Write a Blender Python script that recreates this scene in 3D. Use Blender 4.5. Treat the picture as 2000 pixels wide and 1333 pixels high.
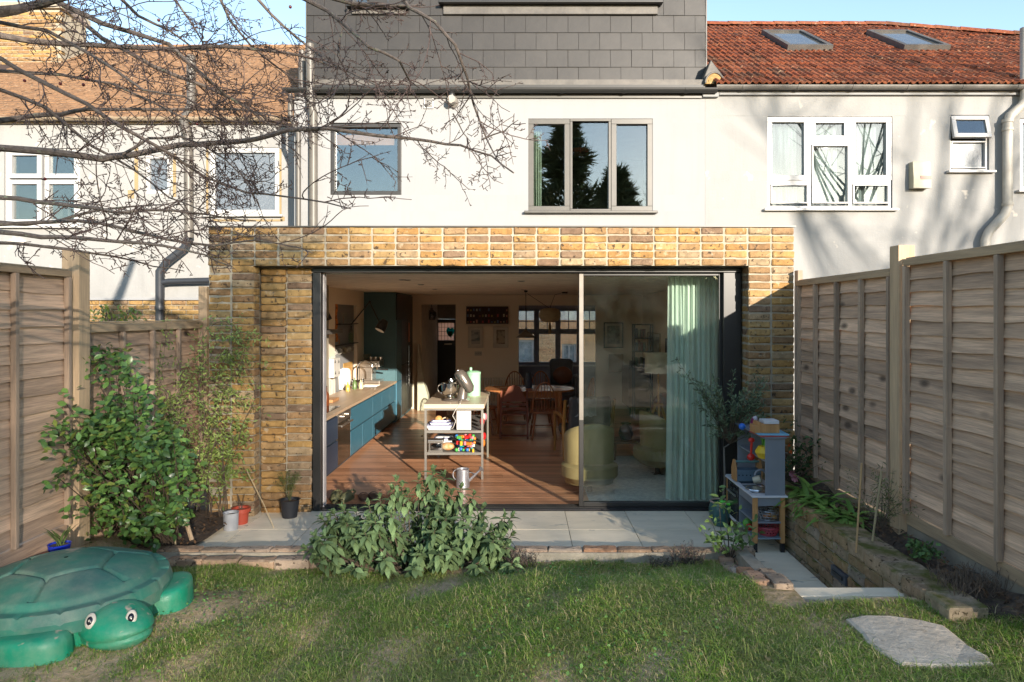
import bpy, math, random
import numpy as np
from mathutils import Vector, Matrix, Euler
for o in list(bpy.data.objects): bpy.data.objects.remove(o)
random.seed(7); rng = np.random.default_rng(7)
SC = bpy.context.scene; COL = SC.collection; R = math.radians
# ------------------------------------------------------------ camera, sky, sun, exposure
CX, CY, F, H = 1020.0, 616.0, 1333.3, 1.95
cam_d = bpy.data.cameras.new('camera'); cam = bpy.data.objects.new('camera', cam_d); COL.objects.link(cam)
cam.location = (0, 0, H); cam.rotation_euler = (R(90), 0, 0)
cam_d.sensor_width = 36; cam_d.lens = 24.0; cam_d.shift_x = -(CX-1000)/2000; cam_d.shift_y = (CY-666.5)/2000
cam_d.clip_start = .05; cam_d.clip_end = 2000
SC.camera = cam
SUN_AZ, SUN_EL = 24.0, 13.0       # azimuth from the garden axis towards +X, elevation
world = bpy.data.worlds.new('World'); SC.world = world; world.use_nodes = True
wn = world.node_tree.nodes; wl = world.node_tree.links
bg = wn['Background']; sk = wn.new('ShaderNodeTexSky'); sk.sky_type = 'NISHITA'; sk.sun_disc = False
sk.sun_elevation = R(SUN_EL); sk.sun_rotation = R(180-SUN_AZ); sk.air_density = 1.0; sk.dust_density = .2; sk.ozone_density = 1.0
wl.new(sk.outputs[0], bg.inputs[0]); bg.inputs[1].default_value = .108
sun_d = bpy.data.lights.new('sun', 'SUN'); sun_d.energy = 3.0; sun_d.angle = R(.55); sun_d.color = (1, .89, .75)
sun = bpy.data.objects.new('sun', sun_d); COL.objects.link(sun); sun.location = (8, -12, 9)
sdir = Vector((math.sin(R(SUN_AZ))*math.cos(R(SUN_EL)), -math.cos(R(SUN_AZ))*math.cos(R(SUN_EL)), math.sin(R(SUN_EL))))
sun.rotation_euler = sdir.to_track_quat('Z', 'Y').to_euler()
vs = SC.view_settings; vs.view_transform = 'Standard'; vs.look = 'None'; vs.gamma = 1; vs.use_curve_mapping = False; vs.exposure = 1.85
cy = SC.cycles; cy.max_bounces = 12; cy.diffuse_bounces = 8; cy.glossy_bounces = 4; cy.transparent_max_bounces = 12; cy.transmission_bounces = 6
cy.caustics_reflective = False; cy.caustics_refractive = False; cy.sample_clamp_indirect = 6
try: cy.use_denoising = True
except Exception: pass
# ------------------------------------------------------------ helpers
def PX(u, Y): return (u-CX)*Y/F
def PZ(v, Y): return H-(v-CY)*Y/F
def P(u, v, Y): return Vector((PX(u, Y), Y, PZ(v, Y)))
def sm(a, b, x):
    t = min(1, max(0, (x-a)/(b-a))); return t*t*(3-2*t)
def wloc(o):
    v = Vector((0, 0, 0))
    while o is not None: v = v+o.location; o = o.parent
    return v
def thing(name, label, cat, loc=(0, 0, 0), rz=0, group=None):
    o = bpy.data.objects.new(name, None); COL.objects.link(o); o.empty_display_size = .1
    o.location = loc; o.rotation_euler = (0, 0, rz); o['label'] = label; o['category'] = cat
    if group: o['group'] = group
    return o
ORD = ['first', 'second', 'third', 'fourth', 'fifth', 'sixth', 'seventh', 'eighth', 'ninth', 'tenth', 'eleventh', 'twelfth', 'thirteenth', 'fourteenth']
def tag(o, label, cat, group=None):
    o['label'] = label; o['category'] = cat
    if group: o['group'] = group
    return o
def struct(o): o['kind'] = 'structure'; return o
def stuff(o): o['kind'] = 'stuff'; return o
def link(name, me, parent=None, loc=(0, 0, 0), rot=None, world=True):
    o = bpy.data.objects.new(name, me); COL.objects.link(o)
    l = Vector(loc)
    if parent is not None:
        o.parent = parent
        if world: l = l-wloc(parent)
    o.location = l
    if rot is not None: o.rotation_euler = rot
    return o
def copy_tree(o, parent=None, label=None):
    c = o.copy(); COL.objects.link(c); c.parent = parent
    if label: c['label'] = label
    for ch in list(o.children): copy_tree(ch, c)
    return c
class MB:
    def __init__(s): s.v = []; s.f = []
    def add(s, vs, fs):
        b = len(s.v); s.v += [tuple(p) for p in vs]; s.f += [tuple(i+b for i in f) for f in fs]; return s
    def box(s, x0, x1, y0, y1, z0, z1):
        return s.add([(x0,y0,z0),(x1,y0,z0),(x1,y1,z0),(x0,y1,z0),(x0,y0,z1),(x1,y0,z1),(x1,y1,z1),(x0,y1,z1)],
            [(0,3,2,1),(4,5,6,7),(0,1,5,4),(1,2,6,5),(2,3,7,6),(3,0,4,7)])
    def bar(s, a, b, w, h, up=(0, 0, 1)):
        a = Vector(a); b = Vector(b); d = (b-a).normalized(); u = Vector(up)
        if abs(d.dot(u)) > .98: u = Vector((0, 1, 0))
        r = d.cross(u).normalized(); u = r.cross(d).normalized(); vs = []
        for p in (a, b):
            for i, j in ((-1,-1),(1,-1),(1,1),(-1,1)): vs.append(p+r*(i*w/2)+u*(j*h/2))
        return s.add(vs, [(0,1,2,3),(7,6,5,4),(0,4,5,1),(1,5,6,2),(2,6,7,3),(3,7,4,0)])
    def tube(s, pts, rad, n=8, caps=True):
        pts = [Vector(p) for p in pts]
        if not hasattr(rad, '__len__'): rad = [rad]*len(pts)
        vs = []; fs = []; m = len(pts); u = None
        for i, p in enumerate(pts):
            d = (pts[min(i+1, m-1)]-pts[max(i-1, 0)])
            d = d.normalized() if d.length > 1e-9 else Vector((0, 0, 1))
            if u is None:
                u = d.orthogonal().normalized()
            u = (u-d*u.dot(d)); u = u.normalized() if u.length > 1e-6 else d.orthogonal().normalized()
            w = d.cross(u)
            for k in range(n):
                a = 2*math.pi*k/n; vs.append(p+(u*math.cos(a)+w*math.sin(a))*rad[i])
        for i in range(m-1):
            for k in range(n): fs.append((i*n+k, i*n+(k+1) % n, (i+1)*n+(k+1) % n, (i+1)*n+k))
        if caps: fs.append(tuple(range(n-1, -1, -1))); fs.append(tuple((m-1)*n+k for k in range(n)))
        return s.add(vs, fs)
    def cyl(s, a, b, r0, r1=None, n=16): return s.tube([a, b], [r0, r0 if r1 is None else r1], n)
    def lathe(s, prof, c=(0, 0, 0), n=24, ax='z', caps=False, ang=2*math.pi):
        vs = []; fs = []; m = len(prof)
        for r, z in prof:
            for k in range(n):
                a = ang*k/n; x, y = r*math.cos(a), r*math.sin(a)
                q = (x, y, z) if ax == 'z' else ((z, x, y) if ax == 'x' else (x, z, y))
                vs.append((q[0]+c[0], q[1]+c[1], q[2]+c[2]))
        for i in range(m-1):
            for k in range(n):
                fs.append((i*n+k, i*n+(k+1) % n, (i+1)*n+(k+1) % n, (i+1)*n+k))
        if caps: fs.append(tuple(range(n-1, -1, -1))); fs.append(tuple((m-1)*n+k for k in range(n)))
        return s.add(vs, fs)
    def ball(s, c, rx, ry=None, rz=None, n=12, m=8):
        ry = rx if ry is None else ry; rz = rx if rz is None else rz
        vs = [(c[0], c[1], c[2]-rz)]; fs = []
        for i in range(1, m):
            t = math.pi*i/m-math.pi/2
            for k in range(n):
                a = 2*math.pi*k/n; vs.append((c[0]+rx*math.cos(t)*math.cos(a), c[1]+ry*math.cos(t)*math.sin(a), c[2]+rz*math.sin(t)))
        vs.append((c[0], c[1], c[2]+rz)); L = len(vs)-1
        for k in range(n):
            fs.append((0, 1+(k+1) % n, 1+k)); fs.append((L, 1+(m-2)*n+k, 1+(m-2)*n+(k+1) % n))
            for i in range(m-2): fs.append((1+i*n+k, 1+i*n+(k+1) % n, 1+(i+1)*n+(k+1) % n, 1+(i+1)*n+k))
        return s.add(vs, fs)
    def prism(s, poly, a, b, ax='y'):
        n = len(poly); vs = []
        for t in (a, b):
            for p, q in poly: vs.append((p, t, q) if ax == 'y' else ((t, p, q) if ax == 'x' else (p, q, t)))
        return s.add(vs, [tuple(range(n)), tuple(range(2*n-1, n-1, -1))]+[(i, i+n, (i+1) % n+n, (i+1) % n) for i in range(n)])
    def grid(s, fn, nu, nv):
        vs = [fn(i/nu, j/nv) for j in range(nv+1) for i in range(nu+1)]; w = nu+1
        return s.add(vs, [(j*w+i, j*w+i+1, (j+1)*w+i+1, (j+1)*w+i) for j in range(nv) for i in range(nu)])
    def mesh(s, name, m, smooth=False, off=(0, 0, 0)):
        me = bpy.data.meshes.new(name)
        o = Vector(off); me.from_pydata([(p[0]-o.x, p[1]-o.y, p[2]-o.z) for p in s.v], [], s.f)
        if m is not None: me.materials.append(m)
        if smooth:
            me.polygons.foreach_set('use_smooth', [True]*len(me.polygons))
            try: me.set_sharp_from_angle(angle=R(40))
            except Exception: pass
        me.update(); return me
    def build(s, name, m, parent=None, smooth=False, bevel=0, fix=False):
        off = wloc(parent) if parent is not None else Vector((0, 0, 0))
        me = s.mesh(name, m, smooth, off)
        o = bpy.data.objects.new(name, me); COL.objects.link(o)
        if parent is not None: o.parent = parent
        if fix:
            import bmesh
            bm = bmesh.new(); bm.from_mesh(me); bmesh.ops.recalc_face_normals(bm, faces=bm.faces); bm.to_mesh(me); bm.free()
        if bevel:
            md = o.modifiers.new('bevel', 'BEVEL'); md.width = bevel; md.segments = 2; md.limit_method = 'ANGLE'; md.angle_limit = R(50)
        return o
def np_mesh(name, V, Fc, m, smooth=True, parent=None):
    """V (n,3) array, Fc (k,q) array of equal-size faces"""
    me = bpy.data.meshes.new(name); V = np.asarray(V, dtype=np.float32); Fc = np.asarray(Fc, dtype=np.int32)
    me.vertices.add(len(V)); me.vertices.foreach_set('co', V.ravel())
    q = Fc.shape[1]; me.loops.add(Fc.size); me.loops.foreach_set('vertex_index', Fc.ravel())
    me.polygons.add(len(Fc)); me.polygons.foreach_set('loop_start', np.arange(0, Fc.size, q, dtype=np.int32))
    if smooth: me.polygons.foreach_set('use_smooth', np.ones(len(Fc), dtype=bool))
    me.update(calc_edges=True); me.validate()
    if m is not None: me.materials.append(m)
    return me
# ------------------------------------------------------------ materials
def _base(name):
    m = bpy.data.materials.new(name); m.use_nodes = True
    nt = m.node_tree; return m, nt.nodes, nt.links, nt.nodes['Principled BSDF']
def _math(n, l, op, a, b=None):
    q = n.new('ShaderNodeMath'); q.operation = op
    for i, x in enumerate((a, b)):
        if x is None: continue
        if hasattr(x, 'links') or hasattr(x, 'is_linked'): l.new(x, q.inputs[i])
        else: q.inputs[i].default_value = x
    return q.outputs[0]
def _mix(n, l, f, a, b, mode='MIX'):
    q = n.new('ShaderNodeMix'); q.data_type = 'RGBA'; q.blend_type = mode
    for i, x in ((0, f), (6, a), (7, b)):
        if isinstance(x, (int, float)): q.inputs[i].default_value = x
        elif isinstance(x, (tuple, list)): q.inputs[i].default_value = (*x[:3], 1)
        else: l.new(x, q.inputs[i])
    return q.outputs[2]
def _ramp(n, l, f, stops):
    q = n.new('ShaderNodeValToRGB'); e = q.color_ramp.elements
    while len(e) < len(stops): e.new(.5)
    for i, (p, c) in enumerate(stops):
        e[i].position = p; e[i].color = (*c, 1) if hasattr(c, '__len__') else (c, c, c, 1)
    l.new(f, q.inputs[0]); return q.outputs[0]
def _coords(n, l, stretch=(1, 1, 1), world=False):
    tc = n.new('ShaderNodeTexCoord'); oi = n.new('ShaderNodeObjectInfo'); ge = n.new('ShaderNodeNewGeometry')
    r = _math(n, l, 'FRACT', _math(n, l, 'ADD', oi.outputs['Random'], ge.outputs['Random Per Island']))
    mp = n.new('ShaderNodeMapping'); mp.inputs['Scale'].default_value = stretch
    if world: l.new(ge.outputs['Position'], mp.inputs[0])
    else:
        l.new(tc.outputs['Object'], mp.inputs[0])
        cb = n.new('ShaderNodeCombineXYZ')
        for i, k in enumerate((31., 17., 53.)): l.new(_math(n, l, 'MULTIPLY', r, k), cb.inputs[i])
        l.new(cb.outputs[0], mp.inputs['Location'])
    return mp.outputs[0], r
def _noise(n, l, vec, scale, detail=5, rough=.6):
    q = n.new('ShaderNodeTexNoise'); q.inputs['Scale'].default_value = scale; q.inputs['Detail'].default_value = detail; q.inputs['Roughness'].default_value = rough
    l.new(vec, q.inputs['Vector']); return q.outputs[0]
def mat(name, c1, c2=None, rough=.6, metal=0, scale=6, stretch=(1, 1, 1), bump=0, bscale=None, rnd=0, lo=.35, hi=.65, world=False,
        spec=.5, trans=0, spots=None, coat=0, rvar=0, streak=0, dust=None):
    m, n, l, b = _base(name)
    b.inputs['Roughness'].default_value = rough; b.inputs['Metallic'].default_value = metal; b.inputs['Specular IOR Level'].default_value = spec
    if coat: b.inputs['Coat Weight'].default_value = coat; b.inputs['Coat Roughness'].default_value = .1
    c2 = c2 or tuple(x*.82 for x in c1)
    vec, r = _coords(n, l, stretch, world)
    no = _noise(n, l, vec, scale)
    col = _ramp(n, l, no, [(lo, c2), (hi, c1)])
    if spots:
        sc, ss, th = spots; s2 = _noise(n, l, vec, ss, 3)
        col = _mix(n, l, _ramp(n, l, s2, [(th, 0.), (min(1, th+.06), 1.)]), col, sc)
    if dust:
        dc, ds, da = dust; col = _mix(n, l, _math(n, l, 'MULTIPLY', _ramp(n, l, _noise(n, l, vec, ds, 8, .7), [(.42, 0.), (.75, 1.)]), da), col, dc)
    if streak:
        sv, _ = _coords(n, l, (5, 5, .35)); col = _mix(n, l, _ramp(n, l, _noise(n, l, sv, 1.6, 6, .65), [(.5, 0.), (.8, streak)]), col, tuple(x*.55 for x in c2))
    if rnd:
        hs = n.new('ShaderNodeHueSaturation'); l.new(col, hs.inputs['Color'])
        q = n.new('ShaderNodeMapRange'); q.inputs[3].default_value = 1-rnd; q.inputs[4].default_value = 1+rnd; l.new(r, q.inputs[0]); l.new(q.outputs[0], hs.inputs['Value']); col = hs.outputs[0]
    l.new(col, b.inputs['Base Color'])
    if rvar:
        q = n.new('ShaderNodeMapRange'); q.inputs[3].default_value = max(0, rough-rvar); q.inputs[4].default_value = min(1, rough+rvar); l.new(no, q.inputs[0]); l.new(q.outputs[0], b.inputs['Roughness'])
    if bump:
        bn = n.new('ShaderNodeBump'); bn.inputs['Strength'].default_value = bump; bn.inputs['Distance'].default_value = .01
        l.new(_noise(n, l, vec, bscale or scale*6, 6) if bscale != 0 else no, bn.inputs['Height']); l.new(bn.outputs[0], b.inputs['Normal'])
    if trans:
        tr = n.new('ShaderNodeBsdfTranslucent'); l.new(col, tr.inputs[0]); mx = n.new('ShaderNodeMixShader'); mx.inputs[0].default_value = trans
        l.new(b.outputs[0], mx.inputs[1]); l.new(tr.outputs[0], mx.inputs[2]); l.new(mx.outputs[0], n['Material Output'].inputs[0])
    return m
def glass(name, tint=(.9, .95, .93), refl=.1, rough=.01, dirt=0):
    m, n, l, b = _base(name); n.remove(b)
    t = n.new('ShaderNodeBsdfTransparent'); t.inputs[0].default_value = (*tint, 1)
    g = n.new('ShaderNodeBsdfGlossy'); g.inputs[1].default_value = rough
    lw = n.new('ShaderNodeLayerWeight'); lw.inputs[0].default_value = .5
    f = _math(n, l, 'ADD', _math(n, l, 'MULTIPLY', _math(n, l, 'POWER', lw.outputs['Facing'], 4.), 1-refl), refl)
    mx = n.new('ShaderNodeMixShader'); l.new(f, mx.inputs[0]); l.new(t.outputs[0], mx.inputs[1]); l.new(g.outputs[0], mx.inputs[2])
    out = mx.outputs[0]
    if dirt:
        vec, r = _coords(n, l); d = n.new('ShaderNodeBsdfDiffuse'); d.inputs[0].default_value = (.55, .6, .55, 1)
        m2 = n.new('ShaderNodeMixShader'); l.new(_math(n, l, 'MULTIPLY', _ramp(n, l, _noise(n, l, vec, 2.2, 4), [(.4, 0.1), (.7, 1.)]), dirt), m2.inputs[0]); l.new(out, m2.inputs[1]); l.new(d.outputs[0], m2.inputs[2]); out = m2.outputs[0]
    l.new(out, n['Material Output'].inputs[0]); return m
def wood(name, c1, c2, axis='y', rough=.6, grain=18, rnd=.15, bump=.3, knots=0, dark=None, st_=.09):
    m, n, l, b = _base(name); b.inputs['Roughness'].default_value = rough; b.inputs['Specular IOR Level'].default_value = .35
    st = {'x': (st_, 1, 1), 'y': (1, st_, 1), 'z': (1, 1, st_)}[axis]
    vec, r = _coords(n, l, st)
    fine, _ = _coords(n, l, {'x': (.03, 1, 1), 'y': (1, .03, 1), 'z': (1, 1, .03)}[axis])
    g = _math(n, l, 'ADD', _math(n, l, 'MULTIPLY', _noise(n, l, vec, grain, 7, .65), .55), _math(n, l, 'MULTIPLY', _noise(n, l, fine, grain*5, 5, .6), .45)); col = _ramp(n, l, g, [(.36, c2), (.62, c1)])
    big = _noise(n, l, vec, grain*.22, 3); col = _mix(n, l, _ramp(n, l, big, [(.42, 0.), (.75, .6)]), col, dark or tuple(x*.55 for x in c2))
    if knots:
        v2, _ = _coords(n, l, {'x': (.45, 1, 1), 'y': (1, .45, 1), 'z': (1, 1, .45)}[axis])
        vo = n.new('ShaderNodeTexVoronoi'); vo.inputs['Scale'].default_value = knots; l.new(v2, vo.inputs['Vector'])
        col = _mix(n, l, _ramp(n, l, vo.outputs['Distance'], [(.07, .9), (.17, 0.)]), col, tuple(x*.3 for x in c2))
    if rnd:
        hs = n.new('ShaderNodeHueSaturation'); l.new(col, hs.inputs['Color']); q = n.new('ShaderNodeMapRange'); q.inputs[3].default_value = 1-rnd; q.inputs[4].default_value = 1+rnd
        l.new(r, q.inputs[0]); l.new(q.outputs[0], hs.inputs['Value']); col = hs.outputs[0]
    l.new(col, b.inputs['Base Color'])
    if bump:
        bn = n.new('ShaderNodeBump'); bn.inputs['Strength'].default_value = bump; bn.inputs['Distance'].default_value = .006; l.new(g, bn.inputs['Height']); l.new(bn.outputs[0], b.inputs['Normal'])
    return m
def brickmat(name, stops, moss=None):
    m, n, l, b = _base(name); b.inputs['Roughness'].default_value = .9; b.inputs['Specular IOR Level'].default_value = .25
    vec, r = _coords(n, l)
    base = _ramp(n, l, r, stops)
    a = _noise(n, l, vec, 11, 8, .75); hs = n.new('ShaderNodeHueSaturation'); l.new(base, hs.inputs['Color'])
    q = n.new('ShaderNodeMapRange'); q.inputs[1].default_value = .3; q.inputs[2].default_value = .7; q.inputs[3].default_value = .55; q.inputs[4].default_value = 1.28; l.new(a, q.inputs[0]); l.new(q.outputs[0], hs.inputs['Value'])
    col = hs.outputs[0]
    d = _noise(n, l, vec, 23, 4, .6); col = _mix(n, l, _ramp(n, l, d, [(.60, 0.), (.645, .9)]), col, (.05, .033, .022))
    e = _noise(n, l, vec, 14, 4, .6); col = _mix(n, l, _ramp(n, l, e, [(.6, 0.), (.72, .5)]), col, (.55, .46, .33))
    if moss:
        g = n.new('ShaderNodeNewGeometry'); sx = n.new('ShaderNodeSeparateXYZ'); l.new(g.outputs['Normal'], sx.inputs[0])
        mp = _noise(n, l, g.outputs['Position'], 5, 5); up = _ramp(n, l, sx.outputs[2], [(.2, .25), (.7, 1.)])
        col = _mix(n, l, _math(n, l, 'MULTIPLY', up, _ramp(n, l, mp, [(.42, 0.), (.6, .9)])), col, moss)
    l.new(col, b.inputs['Base Color'])
    bn = n.new('ShaderNodeBump'); bn.inputs['Strength'].default_value = .6; bn.inputs['Distance'].default_value = .012
    l.new(_noise(n, l, vec, 30, 8, .7), bn.inputs['Height']); l.new(bn.outputs[0], b.inputs['Normal'])
    return m
# ------------------------------------------------------------ materials used by the big structure
MAT = {}
MAT['render'] = mat('white_render', (.285, .288, .292), (.268, .271, .275), .9, streak=.13, scale=1.2, bump=.15, bscale=60, lo=.25, hi=.55, spec=.2)
MAT['render_warm'] = mat('old_white_render', (.29, .288, .282), (.258, .256, .25), .9, streak=.2, scale=1.6, bump=.35, bscale=45, lo=.25, hi=.5, spec=.2, spots=((.55, .5, .44), 3.1, .66))
MAT['brick'] = brickmat('stock_brick', [(0, (.31, .17, .062)), (.22, (.36, .22, .08)), (.42, (.39, .26, .115)), (.6, (.26, .15, .072)), (.72, (.35, .255, .15)), (.86, (.18, .115, .075)), (1., (.37, .22, .078))])
MAT['brick_moss'] = brickmat('mossy_brick', [(0, (.30, .20, .11)), (.3, (.36, .26, .16)), (.55, (.30, .18, .09)), (.75, (.34, .28, .22)), (1., (.40, .24, .10))], moss=(.09, .10, .015))
MAT['brick_edge'] = brickmat('worn_edging_brick', [(0, (.34, .22, .14)), (.3, (.40, .30, .21)), (.6, (.36, .24, .16)), (.8, (.44, .36, .28)), (1., (.42, .22, .12))])
MAT['mortar'] = mat('mortar', (.40, .355, .28), (.30, .265, .205), .95, scale=14, bump=.5, bscale=70, spec=.15)
MAT['slab'] = mat('porcelain_slab', (.88, .76, .57), (.76, .655, .48), .65, scale=2.5, stretch=(1, 3.5, 1), rnd=.05, bump=.1, bscale=30, spots=((.46, .41, .32), 5, .64))
MAT['joint'] = mat('dark_joint', (.09, .08, .07), None, .95)
MAT['slate'] = mat('fibre_slate', (.030, .027, .0245), (.021, .019, .0175), .5, scale=3, rnd=.17, bump=.12, bscale=12, spec=.45)
MAT['lead'] = mat('lead_flashing', (.12, .11, .098), (.075, .069, .063), .6, metal=.2, scale=5, bump=.2)
MAT['black'] = mat('black_aluminium', (.022, .021, .02), None, .38, scale=3)
MAT['gutter'] = mat('dark_gutter', (.02, .02, .019), (.015, .015, .015), .5, scale=4)
MAT['pipe_grey'] = mat('grey_plastic_pipe', (.12, .108, .093), (.095, .085, .073), .45, scale=4)
MAT['pipe_white'] = mat('cream_painted_pipe', (.40, .375, .33), (.31, .285, .245), .55, scale=5)
MAT['pipe_black'] = mat('black_soil_pipe', (.03, .033, .04), None, .4)
MAT['frame_grey'] = mat('taupe_window_frame', (.075, .069, .06), None, .4)
MAT['frame_dark'] = mat('charcoal_window_frame', (.03, .028, .027), None, .4)
MAT['upvc'] = mat('white_upvc', (.44, .435, .43), (.41, .405, .40), .3, scale=2)
MAT['win_glass'] = glass('window_glass', (.80, .86, .86), .16, .004)
MAT['clear_glass'] = glass('clear_glass', (.96, .97, .97), .08)
MAT['door_glass'] = glass('door_glass', (.93, .97, .94), .07, .006, .015)
MAT['frost'] = mat('frosted_glass', (.135, .16, .19), (.095, .115, .14), .25, scale=90, bump=.5, bscale=90, lo=.4, hi=.6, spec=.8)
MAT['net'] = mat('net_curtain', (.72, .72, .70), (.5, .5, .48), .9, scale=9, stretch=(4, 1, .2), trans=.35)
MAT['terracotta_roof'] = brickmat('clay_roof_tile', [(0, (.21, .062, .030)), (.35, (.26, .08, .038)), (.6, (.17, .06, .034)), (.8, (.29, .095, .045)), (1., (.14, .065, .04))])
MAT['buff_roof'] = brickmat('buff_roof_tile', [(0, (.25, .14, .075)), (.5, (.29, .165, .088)), (1., (.21, .12, .067))])
MAT['roof_base'] = mat('roof_underlay', (.05, .03, .025), None, .95)
MAT['fence'] = wood('weathered_fence_board', (.72, .485, .33), (.34, .235, .17), 'y', .85, 34, .26, .6, knots=4.6, st_=.045)
MAT['batten'] = wood('fence_batten', (.44, .315, .225), (.25, .19, .145), 'z', .85, 24, .15, .4)
MAT['post'] = wood('fence_post_wood', (.54, .385, .24), (.37, .265, .17), 'z', .85, 26, .1, .4, knots=1.6)
MAT['rail'] = wood('fence_rail', (.50, .36, .225), (.30, .215, .14), 'y', .85, 24, .12, .4, knots=3)
MAT['soil'] = mat('dark_soil', (.11, .075, .05), (.05, .035, .025), .95, scale=18, bump=1.0, bscale=60, spots=((.16, .11, .07), 22, .6))
# ------------------------------------------------------------ ground
struct(MB().box(-300, 300, -300, 300, -.9, -.35).build('ground', MAT['soil']))
def lawn_z(x, y):
    r = 1-sm(3.9, 5.25, y)
    cross = .13+.20*sm(-1.2, 1.7, x)
    z = .035+r*cross+max(0, 3.9-y)*.03*sm(6, 2, y)
    z += .20*sm(-2.85, -3.2, x)*sm(3.9, 4.6, y)
    z += .012*math.sin(x*3.1+y*1.7)+.008*math.sin(x*7.3-y*5.1)
    return z
def soil_mat():
    m, n, l, b = _base('sandy_lawn_soil'); b.inputs['Roughness'].default_value = .95; b.inputs['Specular IOR Level'].default_value = .15
    vec, _ = _coords(n, l, world=True)
    a = _noise(n, l, vec, 2.2, 5, .6); c = _noise(n, l, vec, 26, 6, .7); d = _noise(n, l, vec, 120, 3, .7)
    col = _ramp(n, l, a, [(.35, (.22, .19, .07)), (.5, (.40, .29, .15)), (.66, (.66, .45, .29))])
    col = _mix(n, l, _ramp(n, l, c, [(.4, 0.), (.65, .8)]), col, (.66, .45, .29)); col = _mix(n, l, _ramp(n, l, d, [(.55, 0.), (.7, .45)]), col, (.09, .065, .04))
    l.new(col, b.inputs['Base Color'])
    bn = n.new('ShaderNodeBump'); bn.inputs['Strength'].default_value = .8; bn.inputs['Distance'].default_value = .02; l.new(c, bn.inputs['Height']); l.new(bn.outputs[0], b.inputs['Normal'])
    return m
MAT['lawn_soil'] = soil_mat()
def lawn_mesh():
    xs = np.arange(-3.45, 2.86, .09); ys = list(np.arange(-14, 1.5, .8))+list(np.arange(1.5, 5.36, .07))
    V = []; Fc = []; idx = {}
    def vid(i, j):
        if (i, j) not in idx: idx[(i, j)] = len(V); V.append((xs[i], ys[j], lawn_z(xs[i], ys[j])))
        return idx[(i, j)]
    for j in range(len(ys)-1):
        for i in range(len(xs)-1):
            xm, ym = xs[i]+.045, (ys[j]+ys[j+1])/2
            if xm > 1.60+.125*(ym-4) and ym > 3.82: continue
            Fc.append((vid(i, j), vid(i+1, j), vid(i+1, j+1), vid(i, j+1)))
    return np_mesh('lawn', V, Fc, MAT['lawn_soil'])
struct(link('lawn', lawn_mesh()))
# patio: one slab object per paving slab over a dark bed
bed = struct(MB().box(-3.3, 2.2, 3.95, 6.9, -.1, -.012).build('patio', MAT['joint']))
xj = [PX(1103, 6.82)+.594*k for k in range(-7, 4)]
yj = [6.80, 6.215, 5.62, 5.02, 4.42, 3.96]
def slab(x0, x1, y0, y1):
    g = .003
    m = MB().box(x0+g, x1-g, y0+g, y1-g, -.03, random.uniform(-.001, .001)); m.build('slab', MAT['slab'], bed)
for j in range(2):
    for k in range(len(xj)-1):
        x0, x1 = xj[k], min(xj[k+1], 2.19)
        if j == 1: x0 = max(x0, -2.9)
        else: x0 = max(x0, -2.95)
        if x1-x0 > .05: slab(x0, x1, yj[j+1], yj[j])
for j in range(2, 5): slab(1.60, 2.19, yj[j+1], yj[j])
# ------------------------------------------------------------ brick helpers
def brick_me(w, h, d, seed, m, rough=.0035, face='-y'):
    """a brick with a rounded, uneven front face, centred in x and z, front face at y=0"""
    r = random.Random(seed); nx, nz = 5, 3; vs = []
    for j in range(nz+1):
        for i in range(nx+1):
            ed = (i in (0, nx)) or (j in (0, nz)); cor = (i in (0, nx)) and (j in (0, nz))
            u = i/nx; vv = j/nz
            if i == 1: u = .05
            if i == nx-1: u = .95
            if j == 1: vv = .16
            if j == nz-1: vv = .84
            x = (u-.5)*w; z = (vv-.5)*h; y = (.007 if ed else 0)+(.004 if cor else 0)+r.uniform(-1, 1)*rough
            if cor: x *= .985; z *= .93
            vs.append((x+r.uniform(-1, 1)*rough*.7, y, z+r.uniform(-1, 1)*rough*.9))
    W = nx+1; fs = [(j*W+i, j*W+i+1, (j+1)*W+i+1, (j+1)*W+i) for j in range(nz) for i in range(nx)]
    loop = [i for i in range(W)]+[j*W+nx for j in range(1, nz+1)]+[nz*W+i for i in range(nx-1, -1, -1)]+[j*W for j in range(nz-1, 0, -1)]
    b = len(vs)
    for k in loop: vs.append((vs[k][0], d, vs[k][2]))
    L = len(loop)
    for q in range(L): fs.append((loop[(q+1) % L], loop[q], b+q, b+(q+1) % L))
    me = bpy.data.meshes.new('brick'); me.from_pydata(vs, [], fs); me.materials.append(m); me.update(); return me
BR = [brick_me(.210, .0615, .10, s, MAT['brick']) for s in range(10)]
class Counter:
    def __init__(s, root, mtl, limit=295): s.root = root; s.n = 0; s.limit = limit; s.rest = MB(); s.mtl = mtl
    def put(s, me, loc, rot=(0, 0, 0), name='brick'):
        s.n += 1
        if s.n <= s.limit: return link(name, me, s.root, loc, rot)
        M = Matrix.Translation(Vector(loc)-wloc(s.root)) @ Euler(rot).to_matrix().to_4x4()
        s.rest.add([M @ v.co for v in me.vertices], [tuple(p.vertices) for p in me.polygons])
    def done(s, name):
        if s.rest.v:
            o = link(name, s.rest.mesh(name, s.mtl), s.root, wloc(s.root)); stuff(o)
jit = lambda a: random.uniform(-a, a)
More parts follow.
